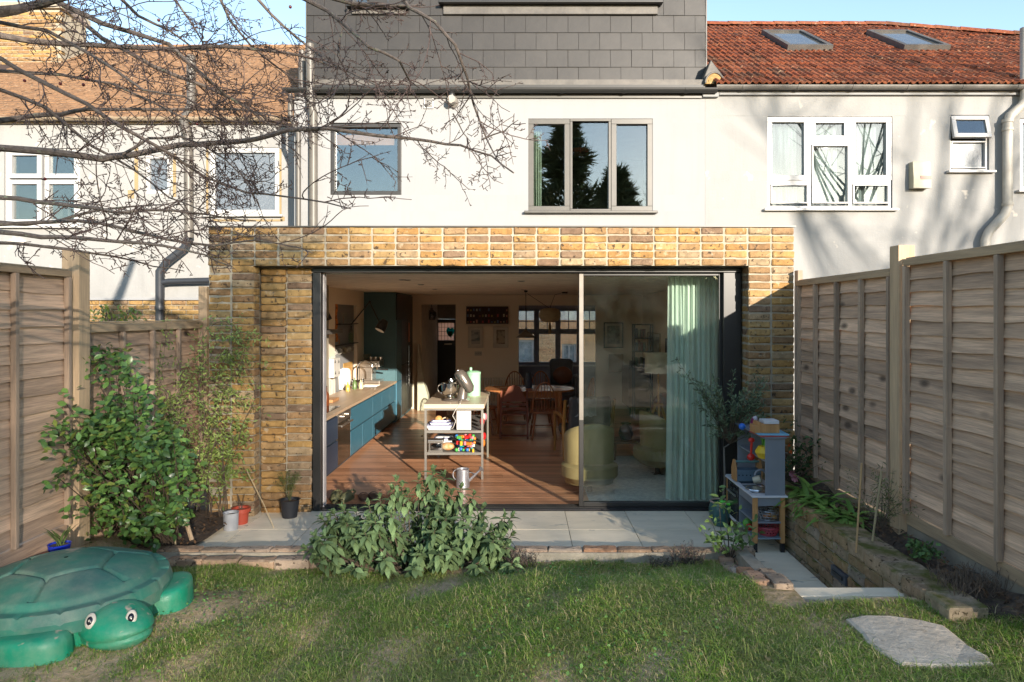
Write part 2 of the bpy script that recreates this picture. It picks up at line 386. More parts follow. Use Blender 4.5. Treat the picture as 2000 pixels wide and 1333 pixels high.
# ------------------------------------------------------------ brick extension
FY, RY, DY = 6.60, 6.75, 6.84
ext = thing('brick_extension', 'single storey yellow stock brick extension with deep parapet and wide sliding door opening', 'extension', (0, FY, 0))
zt, zb = PZ(444, FY), PZ(520, FY); course = (zt-zb)/5; ex0, ex1 = PX(405, FY), PX(1553, FY); colw = (ex1-ex0)/25
core = MB()
core.box(ex0+.012, ex1-.012, FY+.014, FY+.40, zb+.004, zt-.004)
core.box(ex0+.012, ex0+2*colw-.016, FY+.015, FY+.40, -.02, zb+.003)
core.box(ex0+2*colw-.002, PX(609, RY), RY+.030, RY+.26, -.02, zb+.002)
core.box(ex1-2*colw+.012, ex1-.012, FY+.015, FY+.40, -.02, zb+.003)
core.box(ex0+.02, ex1-.02, FY+.40, 9.68, zb+.2, zt-.06)          # flat roof deck
core.box(ex0+.012, ex0+.3, FY+.401, 9.68, -.02, zb+.199)
core.box(ex1-.3, ex1-.012, FY+.401, 9.68, -.02, zb+.199)
core.build('wall', MAT['mortar'], ext)
MB().box(ex0-.006, ex1+.006, FY-.008, FY+.30, zt+.001, zt+.012).build('coping', MAT['frame_grey'], ext)
cnt = Counter(ext, MAT['brick'])
for c in range(25):
    dy = jit(.004)
    for k in range(5):
        cnt.put(random.choice(BR), (ex0+(c+.5)*colw+jit(.003), FY+dy+jit(.003), zb+(k+.5)*course+jit(.0025)), (0, jit(.012), jit(.01)))
def stack(x, y, ztop, pitch, n, dz=0, meshes=BR):
    for k in range(n): cnt.put(random.choice(meshes), (x+jit(.003), y+jit(.004), ztop-(k+.5)*pitch+dz), (0, jit(.012), jit(.012)))
pc = .0715; npc = int(zb/pc)
for c in (23, 24): stack(ex0+(c+.5)*colw, FY+jit(.004), zb-.002, course, int(zb/course)+1)
cr = (PX(609, RY)-(ex0+2*colw))/2
BW = [brick_me(cr-.014, .0615, .10, 70+s, MAT['brick']) for s in range(6)]; RB = [brick_me(.125, .0615, .06, 80+s, MAT['brick']) for s in range(4)]
stack(ex0+2*colw+cr*1.5, RY+.012, zb-.004, pc, npc+1, 0, BW)
stack(ex0+2*colw+cr*.5, RY-.01, zb-.004, pc, npc+1, -.01, BW)
for k in range(npc+1): cnt.put(random.choice(RB), (ex0+2*colw-.002, FY+.078, zb-.002-(k+.5)*pc+.004), (0, 0, math.pi/2))
for c in (1, 0): stack(ex0+(c+.5)*colw, FY+.01*(1-c), zb-.002, pc, npc+1, .006*c)
RV = [brick_me(.19, .0615, .10, 50+s, MAT['brick']) for s in range(4)]
for k in range(int(zb/course)+1):           # right reveal, facing the opening
    cnt.put(random.choice(RV), (ex1-2*colw+.008, FY+.135, zb-(k+.5)*course), (0, 0, -math.pi/2))
cnt.done('brickwork')
soff = MB().box(ex0+2*colw, ex1-2*colw, FY+.06, DY+.1, zb-.004, zb+.002).build('soffit', MAT['frame_grey'], ext)
# ------------------------------------------------------------ wall with holes
def holed(m, x0, x1, z0, z1, y, th, holes):
    xs = sorted({x0, x1, *[h[0] for h in holes], *[h[1] for h in holes]}); zs = sorted({z0, z1, *[h[2] for h in holes], *[h[3] for h in holes]})
    for i in range(len(xs)-1):
        for j in range(len(zs)-1):
            a, b, c, d = xs[i], xs[i+1], zs[j], zs[j+1]; xm, zm = (a+b)/2, (c+d)/2
            if any(h[0] < xm < h[1] and h[2] < zm < h[3] for h in holes): continue
            m.add([(a,y,c),(b,y,c),(b,y,d),(a,y,d)], [(0,1,2,3)]); m.add([(a,y+th,c),(b,y+th,c),(b,y+th,d),(a,y+th,d)], [(3,2,1,0)])
    for h in holes+[None]:
        a, b, c, d = h or (x0, x1, z0, z1); q = [(a,y,c),(b,y,c),(b,y,d),(a,y,d),(a,y+th,c),(b,y+th,c),(b,y+th,d),(a,y+th,d)]
        fs = [(0,4,5,1),(1,5,6,2),(2,6,7,3),(3,7,4,0)]
        m.add(q, [tuple(reversed(f)) for f in fs] if h else fs)
    return m
def frame_bars(m, x0, x1, z0, z1, y, w, d):
    m.box(x0, x1, y, y+d, z0, z0+w); m.box(x0, x1, y, y+d, z1-w, z1); m.box(x0, x0+w, y, y+d, z0+w, z1-w); m.box(x1-w, x1, y, y+d, z0+w, z1-w)
def window(parent, rect, y, mf, mg, lights, w=.05, d=.07, sill=None, name='window', pmat=None, label=None, sash=0):
    """rect (x0,x1,z0,z1); lights = list of fractions (u0,u1,v0,v1[,glass]) each with a sash frame"""
    x0, x1, z0, z1 = rect; m = MB(); frame_bars(m, x0, x1, z0, z1, y, w, d)
    wn_ = m.build(name, mf, parent, bevel=.004)
    if label: wn_['label'] = label
    for L in lights:
        a, b = x0+(x1-x0)*L[0], x0+(x1-x0)*L[1]; c, e = z0+(z1-z0)*L[2], z0+(z1-z0)*L[3]; s = L[5] if len(L) > 5 else sash
        if s:
            q = MB(); frame_bars(q, a, b, c, e, y-.012, s, d-.006); q.build('sash', mf, wn_, bevel=.004)
        g = MB().box(a+s*.9, b-s*.9, y+d*.5, y+d*.5+.006, c+s*.9, e-s*.9); g.build('pane', L[4] if len(L) > 4 and L[4] else mg, wn_)
    if sill: MB().box(x0-.06, x1+.06, y-.10, y+.02, z0-.035, z0-.002).build('sill', sill, wn_, bevel=.006)
    return wn_
def rect(u0, u1, v0, v1, Y): return (PX(u0, Y), PX(u1, Y), PZ(v1, Y), PZ(v0, Y))
# ------------------------------------------------------------ the main house
HY = 9.70
house = thing('terraced_house', 'white rendered middle terraced house with grey slate hung dormer above the extension', 'house', (0, HY, 0))
hx0, hx1 = PX(575, HY), PX(1377, HY); ez = PZ(187, HY)
r1 = rect(645, 784, 240, 381, HY); r2 = rect(1032, 1275, 232, 413, HY)
holed(MB(), hx0, hx1, zb+.25, ez, HY, .3, [r1, r2]).build('wall', MAT['render'], house)
MB().box(hx0+.01, hx0+.3, HY+.301, 13.5, 0, ez).build('party_wall', MAT['render'], house); MB().box(hx1-.3, hx1-.01, HY+.301, 13.5, 2.42, ez).build('party_wall', MAT['render'], house)
window(house, r1, HY+.03, MAT['frame_dark'], MAT['win_glass'], [(0.01, .99, .01, .99)], .055, .08, None, sash=.05, label='square window in a dark grey frame')
w2 = window(house, r2, HY+.02, MAT['frame_grey'], MAT['win_glass'], [(.0, .333, .0, 1), (.335, .665, .0, 1, None, .035), (.667, 1, .0, 1)], .035, .08, MAT['frame_grey'], sash=.075, label='wide window of three lights in a taupe frame')
# rooms behind the upper windows
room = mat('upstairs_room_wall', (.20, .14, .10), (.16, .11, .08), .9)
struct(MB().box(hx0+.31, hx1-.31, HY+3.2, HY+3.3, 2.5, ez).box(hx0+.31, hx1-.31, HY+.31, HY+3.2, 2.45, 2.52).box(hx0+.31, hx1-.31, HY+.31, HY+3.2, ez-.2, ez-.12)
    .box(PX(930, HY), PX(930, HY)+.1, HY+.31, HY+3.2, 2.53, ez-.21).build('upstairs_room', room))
t = thing('pendant_lampshade', 'dark drum lampshade with a red lining seen through the upper three light window', 'lampshade', (PX(1131, 10.9), 10.9, 0))
zz = PZ(293, 10.9)
MB().lathe([(.16, zz-.0), (.17, zz+.16)], (PX(1131, 10.9), 10.9, 0), 24).build('shade', mat('shade_blue', (.03, .05, .08), None, .8), t, True)
MB().lathe([(.165, zz-.07), (.16, zz-.001)], (PX(1131, 10.9), 10.9, 0), 24).build('lining', mat('shade_red', (.35, .05, .02), None, .8), t, True)
MB().cyl((PX(1131, 10.9), 10.9, zz+.16), (PX(1131, 10.9), 10.9, ez-.2), .006, n=6).build('flex', MAT['black'], t)
def drape(name, x0, x1, y, z0, z1, waves, amp, m, flare=0, parent=None, taper=0):
    nu = waves*8
    def fn(u, v):
        x = x0+(x1-x0)*u+(flare*(1-v)**2*(u-.5)); ph = u*waves*2*math.pi
        return (x+taper*(v)*(1-u), y+amp*math.sin(ph+.6*math.sin(v*3))*(.6+.4*(1-v))+amp*.4*math.sin(ph*2.3+v*2), z0+(z1-z0)*v)
    return MB().grid(fn, nu, 14).build(name, m, parent, True)
o = MB().box(r1[0]+.04, r1[1]-.04, HY+.20, HY+.22, r1[3]-.27, r1[3]-.12).build('window_blind', mat('orange_blind', (.60, .26, .12), None, .8)); tag(o, 'narrow orange blind across the top of the square upper window', 'blind')
tag(drape('curtain', PX(1043, 9.9), PX(1058, 9.9), 9.92, r2[2]+.02, r2[3]-.1, 3, .02, mat('pale_green_curtain', (.42, .45, .33), None, .9), taper=.0), 'narrow pale curtain at the left end of the upper three light window', 'curtain')
# eaves: fascia, gutter with brackets, downpipes, flashing
MB().box(PX(604, HY), PX(1370, HY), HY-.03, HY-.002, PZ(193, HY), PZ(184, HY)).build('fascia', MAT['frame_grey'], house)
MB().box(PX(1370, HY)+.004, PX(1402, HY), HY-.06, HY-.002, PZ(192, HY), PZ(179, HY)).build('fascia', MAT['render'], house, bevel=.01)
def gutter(name, u0, u1, v, Y, r, m, parent=None, nb=8):
    x0, x1, z = PX(u0, Y), PX(u1, Y), PZ(v, Y); pr = [(Y+r*math.sin(a), z+r*.3-r*math.cos(a)) for a in np.linspace(-1.5, 1.5, 9)]
    pr2 = [(p-Y, q) for p, q in pr]; inn = [(Y+(p-Y)*.9, q+.004) for p, q in reversed(pr)]
    g = MB().prism(pr+inn, x0, x1, 'x').build(name, m, parent)
    for k in range(nb):
        xx = x0+(x1-x0)*(k+.5)/nb; gp = [(Y+(p-Y)*1.08, z+(q-z)*1.08-.003) for p, q in pr]
        MB().prism(gp+[(Y+(p-Y)*1.0, q) for p, q in reversed(pr)], xx-.018, xx+.018, 'x').build('bracket', m, g)
    return g
gutter('gutter', 554, 1400, 176, HY-.10, .062, MAT['gutter'], house, 7)
MB().box(PX(604, HY), PX(1372, HY), HY-.045, HY-.031, PZ(184, HY), PZ(168, HY)).build('barge', MAT['gutter'], house)
def pipe(name, pts, r, m, parent=None, collars=(), label=None):
    o = MB().tube(pts, r, 14).build(name, m, parent, True)
    if label: o['label'] = label
    for (a, b) in collars: MB().cyl(a, b, r*1.16, n=14).build('collar', m, o, True)
    return o
yp = HY-.09
pipe('downpipe', [(PX(606, yp), yp-.02, PZ(88, yp)), (PX(608, yp), yp-.02, PZ(205, yp)), (PX(612, yp), yp, PZ(222, yp)), (PX(612, yp), yp, PZ(448, yp))], .06, MAT['pipe_grey'], house,
     [((PX(607.6, yp), yp-.02, PZ(200, yp)), (PX(607.8, yp), yp-.02, PZ(207, yp))), ((PX(612, yp), yp, PZ(262, yp)), (PX(612, yp), yp, PZ(270, yp)))])
pipe('downpipe', [(PX(567, yp), yp, PZ(185, yp)), (PX(567, yp), yp, PZ(225, yp)), (PX(583, yp), yp, PZ(262, yp)), (PX(583, yp), yp, PZ(448, yp))], .034, MAT['pipe_grey'], house)
t = MB().box(PX(828, HY), PX(847, HY), HY-.02, HY-.002, PZ(213, HY), PZ(192, HY)); v_ = t.build('air_vent', MAT['upvc'], house, bevel=.003)
for k in range(6): MB().box(PX(831, HY), PX(844, HY), HY-.026, HY-.0205, PZ(210.5-3*k, HY), PZ(209-3*k, HY)).build('louvre', MAT['pipe_grey'], v_)
sl = thing('security_light', 'small round cream wall light with a grey backplate under the long gutter', 'wall light', (PX(883, HY), HY, PZ(205, HY)))
c = Vector((PX(885, HY), HY, PZ(201, HY)))
MB().cyl(c+Vector((0, -.002, 0)), c+Vector((0, -.03, 0)), .08).build('backplate', MAT['pipe_grey'], sl, True)
MB().tube([c+Vector((0, -.03, 0)), c+Vector((0, -.10, .01)), c+Vector((-.01, -.17, -.0))], [.05, .06, .055], 16).build('lamp_body', MAT['pipe_white'], sl, True)
MB().lathe([(.045, .0), (.05, .02), (.04, .05), (.05, .055), (.035, .08), (.0, .085)], (c.x-.01, c.y-.10, c.z+.05), 16).build('cap', MAT['black'], sl, True)
# ------------------------------------------------------------ dormer, slate hung
DOY = 9.98
dz0 = PZ(165, DOY); dx0, dx1 = PX(598, DOY), PX(1380, DOY)
MB().box(dx0+.02, dx1-.02, DOY+.022, 13.4, dz0-.1, 7.35).build('dormer', MAT['roof_base'], house)
MB().box(dx0-.006, dx0+.012, DOY-.006, DOY+.022, dz0, 7.35).box(dx1-.012, dx1+.006, DOY-.006, DOY+.022, dz0, 7.35).build('corner_trim', MAT['frame_grey'], house)
rowh = (165-30.5)/4*DOY/F; tw = 41.4*DOY/F
me_s = [MB().add([(-w/2,0,0),(w/2,0,0),(w/2,.014,rowh*1.1),(-w/2,.014,rowh*1.1),(-w/2,.011,0),(w/2,.011,0),(w/2,.021,rowh*1.1),(-w/2,.021,rowh*1.1)],
      [(0,1,2,3),(5,4,7,6),(4,5,1,0),(1,5,6,2),(4,0,3,7)]).mesh('slate', MAT['slate']) for w in (tw-.004, tw-.007)]
lw0, lw1, lz = PX(866, DOY), PX(1284, DOY), PZ(30, DOY); sw0, sw1 = PX(688, DOY), PX(793, DOY)
for j in range(7):
    z = dz0+j*rowh; off = (j % 2)*.5
    for k in range(-1, 21):
        x0 = PX(1380, DOY)-.012-(k+1-off)*tw+tw*.0; x1 = x0+tw
        x0c, x1c = max(x0, dx0+.012), min(x1, dx1-.012)
        if x1c-x0c < .04: continue
        if j >= 4:
            if x1c > lw0+.02 and x0c < lw1-.02:
                if x0c < lw0-.03: x1c = lw0
                elif x1c > lw1+.03: x0c = lw1
                else: continue
            if x1c > sw0 and x0c < sw1 and j >= 5: continue
        full = x1c-x0c > tw-.01
        me = random.choice(me_s)
        o = link('slate', me, house, ((x0c+x1c)/2, DOY-.002+jit(.0022), z+.001))
        if not full: o.scale.x = (x1c-x0c-.004)/(tw-.0055)
        o.rotation_euler = (0, jit(.0022), 0)
MB().box(lw0, lw1, DOY-.035, DOY+.02, PZ(30, DOY), PZ(9, DOY)).build('lead_sill', MAT['lead'], house, bevel=.008)
window(house, (lw0, lw1, PZ(8, DOY), 7.2), DOY-.03, MAT['frame_dark'], MAT['win_glass'], [(0, .20, 0, 1), (.2, .50, 0, 1), (.5, .745, 0, 1), (.745, 1, 0, 1)], .06, .08, MAT['black'], sash=.04, label='long dormer window seen from below at the frame edge')
MB().box(sw0, sw1, DOY-.035, DOY+.02, PZ(29, DOY), PZ(16, DOY)).build('lead_sill', MAT['lead'], house, bevel=.006)
window(house, (sw0, sw1, PZ(15, DOY), 7.2), DOY-.03, MAT['frame_dark'], MAT['win_glass'], [(0, 1, 0, 1)], .05, .08, MAT['black'], sash=.03)
MB().box(PX(600, HY), PX(1378, HY), HY+.02, DOY+.03, PZ(186, HY), dz0-.02).build('eaves_slope', MAT['lead'], house)
# lead roll and brick stub where the dormer meets the red roof
q = MB().prism([(PX(1366, 9.9), PZ(166, 9.9)), (PX(1412, 9.9), PZ(166, 9.9)), (PX(1382, 9.9), PZ(126, 9.9))], 9.72, 9.97); q.build('lead_flashing', MAT['lead'], house, bevel=.01)
a0 = [(PX(1394, 9.7)+.13*math.cos(a), PZ(166, 9.7)+.15*math.sin(a)) for a in np.linspace(0, math.pi, 11)]
MB().prism(a0, 9.66, 9.72).build('corbel', MAT['brick'], house)
MB().tube([(p, 9.655, z+.01) for p, z in a0], .014, 6).build('lead_flashing', MAT['lead'], house)
# ------------------------------------------------------------ right neighbour
nb = thing('neighbour_house', 'white rendered neighbouring house on the right with a red tiled roof and two skylights', 'house', (4.5, HY, 0))
nx0, nx1 = PX(1377, HY)+.002, 11.0
R1 = rect(1499, 1743, 228, 408, HY); R2 = rect(1856, 1932, 225, 334, HY); nz = PZ(178, HY)
R3 = (PX(1992, HY), PX(2100, HY), PZ(372, HY), PZ(232, HY))
holed(MB(), nx0, nx1, -.3, nz, HY, .3, [R1, R2, R3]).build('wall', MAT['render_warm'], nb)
MB().box(PX(1403, HY), 11, HY-.05, HY-.002, PZ(187.5, HY), PZ(176, HY)).build('fascia', MAT['render'], nb)
gutter('gutter', 1398, 2040, 170, HY-.12, .058, mat('grey_gutter', (.16, .15, .14), (.12, .115, .105), .4), nb, 6)
a, b, c, e = R1; wv = window(nb, R1, HY+.03, MAT['upvc'], MAT['win_glass'], [(0, .34, .31, 1), (.34, .67, .73, 1, None, .085), (.36, .66, .06, .70, None, .02), (.67, 1, .31, 1), (.03, .33, .06, .27, None, .02), (.69, .98, .06, .27, None, .02)], .045, .07, MAT['upvc'], sash=.075, label='white window of six panes with net curtains')
q = MB(); q.box(a+(b-a)*.328, a+(b-a)*.352, HY+.028, HY+.10, c+.046, e-.046); q.box(a+(b-a)*.658, a+(b-a)*.682, HY+.028, HY+.10, c+.046, e-.046)
q.box(a+.046, a+(b-a)*.327, HY+.028, HY+.10, c+(e-c)*.272, c+(e-c)*.31); q.box(a+(b-a)*.683, b-.046, HY+.028, HY+.10, c+(e-c)*.272, c+(e-c)*.31); q.box(a+(b-a)*.353, a+(b-a)*.657, HY+.028, HY+.10, c+(e-c)*.70, c+(e-c)*.735)
q.build('mullion', MAT['upvc'], wv)
tag(drape('net_curtain', a+.03, b-.03, HY+.17, c+.02, e-.02, 15, .022, MAT['net']), 'gathered net curtain behind the white six pane window', 'curtain')
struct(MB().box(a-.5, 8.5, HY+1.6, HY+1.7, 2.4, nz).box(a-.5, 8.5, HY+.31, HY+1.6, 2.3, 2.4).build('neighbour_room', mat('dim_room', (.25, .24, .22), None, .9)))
a, b, c, e = R2; wv = window(nb, R2, HY+.03, MAT['upvc'], MAT['win_glass'], [(.05, .95, .05, .54, MAT['frost'], .02)], .03, .07, MAT['upvc'], label='small white window with an open top light')
tl = MB(); frame_bars(tl, a+.01, b-.01, c+(e-c)*.57, e-.01, 0, .06, .05); tl = [Vector(v) for v in tl.v], tl.f
hz = e-.02; M_ = Matrix.Translation((0, HY-.005, hz)) @ Matrix.Rotation(R(-14), 4, 'X') @ Matrix.Translation((0, 0, -hz))
s_ = MB().add([M_ @ v for v in tl[0]], tl[1]).build('sash', MAT['upvc'], wv, bevel=.004)
g_ = MB().box(a+.06, b-.06, .02, .026, c+(e-c)*.57+.055, e-.065); MB().add([M_ @ Vector(v) for v in g_.v], g_.f).build('pane', MAT['win_glass'], wv)
a, b, c, e = R3; window(nb, R3, HY+.03, MAT['upvc'], MAT['win_glass'], [(0, 1, 0, 1)], .04, .07, MAT['upvc'], sash=.06)
al = thing('alarm_box', 'cream burglar alarm box with a red strip on the white wall between the windows', 'alarm box', (PX(1800, HY), HY, PZ(342, HY)))
x0, x1, z0, z1 = rect(1784, 1819, 315, 368, HY-.12)
MB().prism([(HY-.002, z0+.01), (HY-.12, z0+.0), (HY-.125, z0+.13), (HY-.10, z1), (HY-.002, z1)], x0, x1, 'x').build('box', mat('cream_plastic', (.36, .335, .25), (.33, .30, .225), .5), al, bevel=.006)
MB().box(x0+.10, x1-.004, HY-.131, HY-.1245, z0+.125, z0+.175).build('red_strip', mat('faded_red', (.42, .13, .10), None, .5), al)
yp = HY-.10
pipe('waste_pipe', [(PX(2002, yp), yp, PZ(55, yp)), (PX(2002, yp), yp, PZ(195, yp)), (PX(1994, yp), yp, PZ(208, yp)), (PX(1973, yp), yp, PZ(226, yp)), (PX(1968, yp), yp, PZ(240, yp)), (PX(1968, yp), yp, PZ(405, yp)), (PX(1962, yp), yp, PZ(420, yp)), (PX(1932, yp), yp, PZ(452, yp)), (PX(1925, yp), yp, PZ(468, yp)), (PX(1925, yp), yp, 2.0)], .062, MAT['pipe_white'], nb,
     [((PX(1968, yp), yp, PZ(251, yp)), (PX(1968, yp), yp, PZ(256, yp))), ((PX(1968, yp), yp, PZ(397, yp)), (PX(1968, yp), yp, PZ(402, yp))), ((PX(1968, yp), yp, PZ(234, yp)), (PX(1968, yp), yp, PZ(240, yp)))])
# red roof: tiles on the slope, ridge and hip tiles, skylights
EY, EZ, SL = 9.50, PZ(163, 9.50), .622
def rz_(y): return EZ+SL*(y-EY)
RYD = 13.5; th = math.atan(SL); hipx = lambda y: 7.19+(RYD-y)*1.95
rx0 = PX(1380, 9.98)+.01
m = MB().add([(rx0, EY+.1, rz_(EY+.1)-.03), (15.2, EY+.1, rz_(EY+.1)-.03), (7.19, RYD, rz_(RYD)-.03), (rx0, RYD, rz_(RYD)-.03), (15.2, 17.4, rz_(EY+.1)-.03), (7.19, RYD+.01, rz_(RYD)-.04), (rx0, 17.4, rz_(EY+.1)-.03)], [(0, 1, 2, 3), (1, 4, 5, 2), (3, 5, 4, 6)])
m.build('roof', MAT['roof_base'], nb)
rot = Matrix.Rotation(th, 4, 'X')
def tile_me(w, L, seed):
    r = random.Random(seed); n = 10; vs = []
    def hgt(u): u2 = (u*2) % 1; return .026*max(0, math.sin(math.pi*min(1, u2/.62)))+.004*r.uniform(-1, 1)
    hs = [hgt(i/n*.9999) for i in range(n+1)]
    for s, dz in ((0, .022), (1, 0)):
        for i in range(n+1): vs.append(rot @ Vector(((i/n-.5)*w, s*L, hs[i]+dz)))
    for i in range(n+1): vs.append(rot @ Vector(((i/n-.5)*w, .004, hs[i]-.006)))
    fs = [(i, i+1, n+1+i+1, n+1+i) for i in range(n)]+[(2*(n+1)+i, 2*(n+1)+i+1, i+1, i) for i in range(n)]
    me = bpy.data.meshes.new('roof_tile'); me.from_pydata(vs, [], fs); me.materials.append(MAT['terracotta_roof']); me.update(); return me
TW, TL = .19, .30
TM = [tile_me(TW*1.0, .35, s) for s in range(6)]
cnt = Counter(nb, MAT['terracotta_roof']); dy = TL*math.cos(th); tl = []
sky = [(4.40, 5.15, 11.35, 12.6), (6.33, 7.10, 11.35, 12.6)]
for j in range(int((RYD-EY)/dy)+1):
    y = EY+j*dy
    for k in range(50):
        x = rx0+(k+.5)*TW
        if x > hipx(y)-.05 or x > 10.2: continue
        if any(a-.05 < x < b+.05 and c-.05 < y < d-.02 for a, b, c, d in sky): continue
        vis = PX(2010, y) > x
        tl.append((0 if vis else 1, y, x))
tl.sort()
for f, y, x in tl: cnt.put(random.choice(TM), (x, y+jit(.014), rz_(y)+jit(.005)), (0, 0, jit(.02)), 'roof_tile')
cnt.done('roof_tiling')
rm = [brick_me(.44, .10, .1, 90+s, MAT['terracotta_roof']) for s in range(3)]
def ridge(a, b, n):
    for k in range(n):
        p = a.lerp(b, k/n); q = a.lerp(b, (k+1.04)/n); d = (q-p); mm = MB(); vs = []
        side = d.cross(Vector((0, 0, 1))).normalized()
        for pt in (p, q):
            for i in range(7):
                an = math.pi*i/6; vs.append(pt+side*(.13*math.cos(an))+Vector((0, 0, .10*math.sin(an)+(.0 if pt is q else .012))))
        mm.add(vs, [(i, i+1, 8+i, 7+i) for i in range(6)]+[tuple(range(7))]); mm.build('ridge_tile', MAT['terracotta_roof'], nb)
rzt = rz_(RYD)-.02
ridge(Vector((rx0, RYD, rzt)), Vector((7.19, RYD, rzt)), 10); ridge(Vector((7.19, RYD, rzt)), Vector((hipx(11.8), 11.8, rz_(11.8))), 9)
for i, (a, b, c, d) in enumerate(sky):
    s = thing('skylight', ['skylight nearer the dormer in the red tiled roof', 'skylight farther right in the red tiled roof near its hip'][i], 'skylight', ((a+b)/2, c, rz_(c)), group='skylights in the red roof')
    n_ = Vector((0, -math.sin(th), math.cos(th)))
    def q3(x, y, h): return Vector((x, y, rz_(y)))+n_*h
    def slab3(m, x0, x1, y0, y1, h0, h1): m.add([q3(x0,y0,h0),q3(x1,y0,h0),q3(x1,y1,h0),q3(x0,y1,h0),q3(x0,y0,h1),q3(x1,y0,h1),q3(x1,y1,h1),q3(x0,y1,h1)], [(0,3,2,1),(4,5,6,7),(0,1,5,4),(1,2,6,5),(2,3,7,6),(3,0,4,7)])
    m = MB(); w = .075
    slab3(m, a, b, c, c+w, 0, .11); slab3(m, a, b, d-w, d, 0, .11); slab3(m, a, a+w, c+w, d-w, 0, .11); slab3(m, b-w, b, c+w, d-w, 0, .11)
    m.build('frame', MAT['lead'], s); m = MB(); slab3(m, a+w, b-w, c+w, d-w, .07, .08); m.build('pane', mat('sky_glass', (.10, .10, .09), (.07, .07, .07), .06, spec=.9), s)
# ------------------------------------------------------------ left neighbour
LY = 10.6
lb = thing('neighbour_house', 'white rendered neighbouring house on the left with a buff tiled roof behind bare branches', 'house', (-6, LY, 0))
W1 = rect(8, 156, 290, 442, LY); W2 = rect(283, 333, 303, 378, LY); W3 = rect(408, 546, 288, 420, LY); lx0, lx1 = -12.5, PX(575, HY)-.004
pl = PZ(584, LY)
holed(MB(), lx0, lx1, pl, PZ(232, LY), LY, .3, [W1, W2, W3]).build('wall', MAT['render_warm'], lb)
MB().box(lx0, lx1-.01, LY+.03, LY+.3, -.3, pl-.003).build('plinth', MAT['mortar'], lb)
MB().box(lx0, lx1-.01, LY-.025, LY+.028, pl-.02, pl+.02).build('drip_edge', MAT['render'], lb)
cnt = Counter(lb, MAT['brick'])
for j in range(9):
    for k in range(13):
        x = PX(150, LY)+k*.225+(j % 2)*.112
        if x < lx1-.35: cnt.put(random.choice(BR), (x, LY+.005, pl-.06-.075*j))
MB().box(lx0, lx1-.05, LY-.06, LY-.002, PZ(243, LY), PZ(231, LY)).build('fascia', mat('tan_fascia', (.36, .27, .17), None, .7), lb)
gutter('gutter', -80, 553, 232, LY-.12, .055, mat('tan_gutter', (.30, .235, .165), (.24, .19, .13), .5), lb, 6)
window(lb, W1, LY+.03, MAT['upvc'], MAT['win_glass'], [(.03, .48, .62, .97), (.52, .97, .62, .97), (.03, .48, .03, .60), (.52, .97, .03, .60)], .06, .07, MAT['upvc'], sash=.07, label='white casement window of four lights')
window(lb, W2, LY+.03, MAT['upvc'], MAT['frost'], [(0, 1, 0, 1)], .05, .07, None, sash=.06, label='small white obscured window')
window(lb, W3, LY+.03, MAT['upvc'], MAT['frost'], [(0, 1, 0, 1)], .07, .07, MAT['upvc'], sash=.08, label='large white obscured window')
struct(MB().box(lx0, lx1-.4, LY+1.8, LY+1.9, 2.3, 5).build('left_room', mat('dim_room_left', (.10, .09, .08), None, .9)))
oc = mat('ochre_sealant', (.30, .22, .11), (.26, .19, .10), .8)
for u0, u1, v0, v1 in ((263, 270, 288, 372), (250, 262, 372, 388), (338, 344, 300, 385), (403, 407, 290, 424), (546, 550, 292, 422), (408, 552, 429, 433), (548, 556, 424, 432)):
    x0, x1, z0, z1 = rect(u0, u1, v0, v1, LY); MB().box(x0, x1, LY-.006, LY-.001, z0, z1).build('sealant_strip', oc, lb)
yp = LY-.13
pipe('soil_pipe', [(PX(355, yp), yp+.3, PZ(95, yp)), (PX(355, yp), yp+.3, PZ(195, yp)), (PX(358, yp), yp, PZ(238, yp)), (PX(368, yp), yp, PZ(268, yp)), (PX(369, yp), yp, PZ(465, yp))], .068, MAT['pipe_grey'], lb, [((PX(363, yp), yp, PZ(250, yp)), (PX(366, yp), yp, PZ(262, yp)))], 'grey soil pipe rising past the eaves')
pipe('soil_pipe', [(PX(369, yp), yp, PZ(465, yp)), (PX(360, yp), yp, PZ(485, yp)), (PX(326, yp), yp, PZ(512, yp)), (PX(312, yp), yp, PZ(530, yp)), (PX(312, yp), yp, PZ(640, yp))], .062, MAT['pipe_black'], lb, [((PX(312, yp), yp, PZ(598, yp)), (PX(312, yp), yp, PZ(606, yp)))], 'black soil pipe with a branch')
pipe('branch_pipe', [(PX(312, yp), yp, PZ(553, yp)), (PX(330, yp), yp, PZ(550, yp)), (PX(412, yp), yp, PZ(548, yp))], .045, MAT['pipe_black'], lb)
pipe('soil_pipe', [(PX(590, 10), 10.0, PZ(235, 10)), (PX(590, 10), 10.0, PZ(100, 10))], .05, MAT['pipe_grey'], house)
LEY, LEZ, LRY = LY-.15, PZ(229, LY-.15), 14.6; LSL = (PZ(93, LRY)-LEZ)/(LRY-LEY)
lr0, lr1 = -14.0, dx0+.03
MB().add([(lr0, LEY, LEZ-.03), (lr1, LEY, LEZ-.03), (lr1, LRY, LEZ+LSL*(LRY-LEY)-.03), (lr0, LRY, LEZ+LSL*(LRY-LEY)-.03), (lr0, 19, LEZ), (lr1, 19, LEZ)], [(0, 1, 2, 3), (3, 2, 5, 4)]).build('roof', MAT['roof_base'], lb)
mm = MB(); n_ = int((LRY-LEY)/.105); lth = math.atan(LSL)
